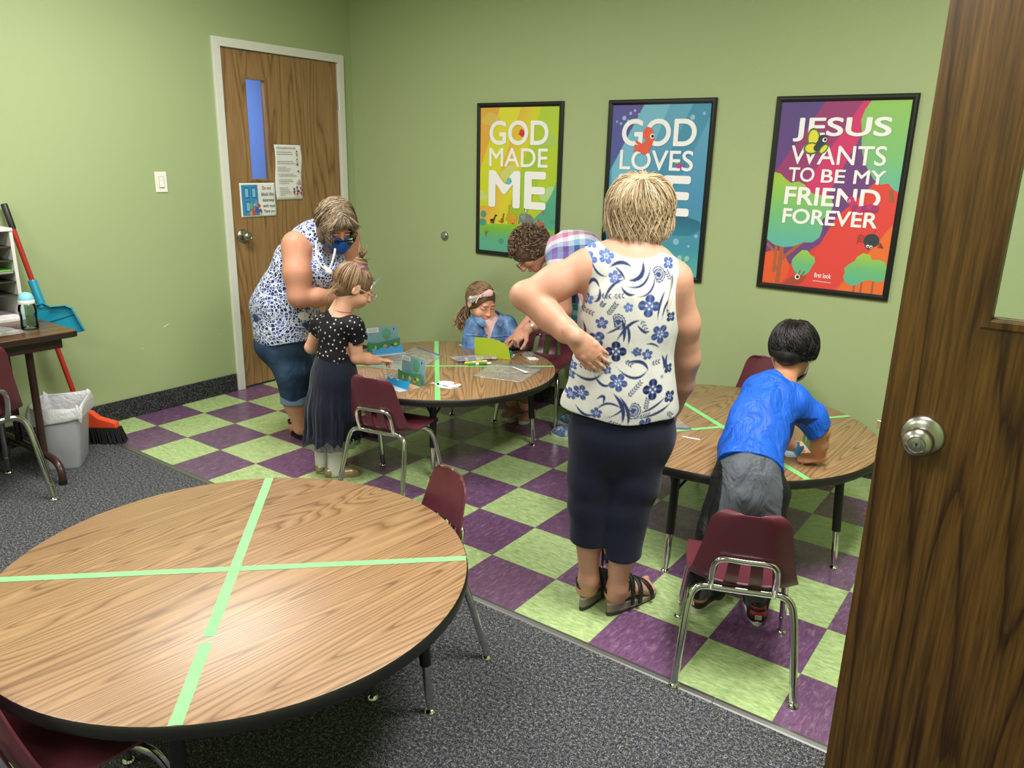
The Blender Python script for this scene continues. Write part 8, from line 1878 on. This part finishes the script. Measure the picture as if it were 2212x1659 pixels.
co_ = Sdf().cone(nk + A2 * 0.0, nk + A2 * 0.022, 0.074, 0.066, 0.01).cone(nk - A2 * 0.03, nk + A2 * 0.06, 0.058, 0.056, 0.004, sub=True) if False else Sdf().ball(nk, V3(0.074, 0.074, 0.074), None)
co_.plane(nk + A2 * 0.040, A2, 0.003).plane(nk - A2 * 0.022, -A2, 0.003)
at_parent(cloth_obj('collar', co_, 0.004, m_cloth('pale_blue_collar', (150, 176, 216), 30, 0.2), so_), W2)
# trousers and shoes
c = Sdf(); c.chain([V3(-0.356, 1.609, 0.722), hip], [0.145, 0.150], 0.04, FC, 0.9).chain([hip, V3(-0.47, 1.62, 0.42), V3(-0.50, 1.60, 0.12)], [0.130, 0.090, 0.065], 0.03).chain([hip, V3(-0.40, 1.45, 0.42), V3(-0.40, 1.40, 0.12)], [0.130, 0.090, 0.065], 0.03).plane(V3(0, 0, 0.115), -UP, 0.003)
at_parent(cloth_obj('trousers', c, 0.0055, m_cloth('dark_trouser_cloth', (34, 34, 44), 10, 0.3), W2), W2)
g = N('floral_canvas_shoe'); v_ = g.n('ShaderNodeTexVoronoi', i={'Vector': g.obj(), 'Scale': 75.0})
g.set(col=g.ramp(g.xyz(v_.outputs['Color'])[0], [(0.0, lin(52, 84, 130)), (0.3, lin(90, 140, 170)), (0.5, lin(60, 110, 110)), (0.7, lin(150, 110, 160)), (1.0, lin(190, 200, 214))]), rough=0.8); FLSH = g.m
shoe(W2, (-0.465, 1.632), V3(-0.94, -0.34, 0), 0.245, 0.042, (FLSH, SH_WHT), hgt=0.06, toe=0.04); shoe(W2, (-0.36, 1.415), V3(-0.94, -0.34, 0), 0.245, 0.042, (FLSH, SH_WHT), hgt=0.06, toe=0.04)
# watch, ring, glasses
WA = unit(wN - eN); wx = unit(np.cross(WA, UP)); wy = np.cross(wx, WA)
wc_ = wN - WA * 0.028
wt = at_parent(MB().tube([wc_ + (wx * math.cos(a) + wy * math.sin(a)) * 0.0345 for a in [2 * math.pi * i / 30 for i in range(30)]], 0.004, 8, closed=True).build('wrist_watch', flat('silver_watch_band', (170, 164, 150), 0.25, metal=0.9), W2, auto=0.9), W2)
at_parent(cloth_obj('watch_face', Sdf().ball(wc_ + unit(-FC * 0.85 + UP * 0.3) * 0.036, V3(0.011, 0.011, 0.011), None), 0.0025, flat('watch_face_white', (226, 222, 210), 0.2), wt), W2)
rn = wN + unit(-RC * 0.72 - UP * 0.62) * 0.098 - FC * 0.006; at_parent(cloth_obj('ring', Sdf().ball(rn + unit(UP * .4 - FC) * 0.008, 0.0075, None), 0.0022, flat('bright_ring', (232, 224, 206), 0.15, metal=0.8), W2), W2)
b_ = MB()
for sx in (-1, 1): b_.tube([Lh(sx * 0.033 + 0.025 * math.cos(a), 0.114, -0.014 + 0.019 * math.sin(a)) for a in [2 * math.pi * i / 24 for i in range(24)]], 0.0018, 8, closed=True); b_.tube([Lh(sx * 0.058, 0.110, -0.008), Lh(sx * 0.080, 0.07, -0.006), Lh(sx * 0.083, 0.0, -0.004)], 0.0018, 8)
b_.tube([Lh(-0.009, 0.114, -0.010), Lh(0, 0.117, -0.006), Lh(0.009, 0.114, -0.010)], 0.0018, 8)
at_parent(b_.build('glasses', flat('gold_wire_frame', (120, 96, 60), 0.25, metal=0.8), W2, auto=0.9), W2)
# curls
HAIRC = m_hair('curly_brown_hair', (58, 42, 34), (110, 86, 68), (168, 138, 112), 0.5)
hq = hc + (hm[:, 2] * 0.022 - hm[:, 1] * 0.014) * k
hb = Sdf().ball(hq, V3(0.094, 0.112, 0.103) * k, hm, 0.02).ball(Lh(0, -0.055, -0.03), V3(0.07, 0.055, 0.06) * k, hm, 0.03)
hb.ball(Lh(0, 0.112, -0.062), V3(0.078, 0.080, 0.080) * k, hm, 0.012, sub=True)
for sx in (-1, 1): hb.ball(Lh(sx * 0.098, 0.018, -0.03), V3(0.022, 0.026, 0.034) * k, hm, 0.008, sub=True)
hb.warp(lambda P: 0.004 * (np.sin(P[:, 0] * 130 + 2 * np.sin(P[:, 1] * 90)) * np.sin(P[:, 2] * 120 + 2 * np.sin(P[:, 0] * 70))))
Pp = []; rs = np.random.RandomState(6); NC = 1300
for i in range(NC):
    while True:
        d_ = unit(rs.randn(3))
        if not (d_[1] > 0.25 and d_[2] < 0.35) and d_[2] > -0.62: break
    p0 = hq + hm @ (d_ * V3(0.092, 0.110, 0.101) * k); n_ = hm @ d_; t1 = unit(np.cross(n_, rs.randn(3))); t2 = np.cross(n_, t1); R_c = rs.uniform(0.005, 0.011); t = np.linspace(0, 1, 14); a0 = rs.rand() * 6.28
    Pp.append(p0 + np.outer(np.cos(a0 + t * 6.5) * R_c, t1) + np.outer(np.sin(a0 + t * 6.5) * R_c, n_) + np.outer(t * 0.012, t2) + np.outer(0.004 + 0.008 * t, n_))
at_parent(hair_obj('hair', hb, [(np.array(Pp), np.tile(0.0019 * np.r_[.6, np.ones(11), .6, .3], (NC, 1)), rs.rand(NC))], HAIRC, W2, 4, 0.25), W2)
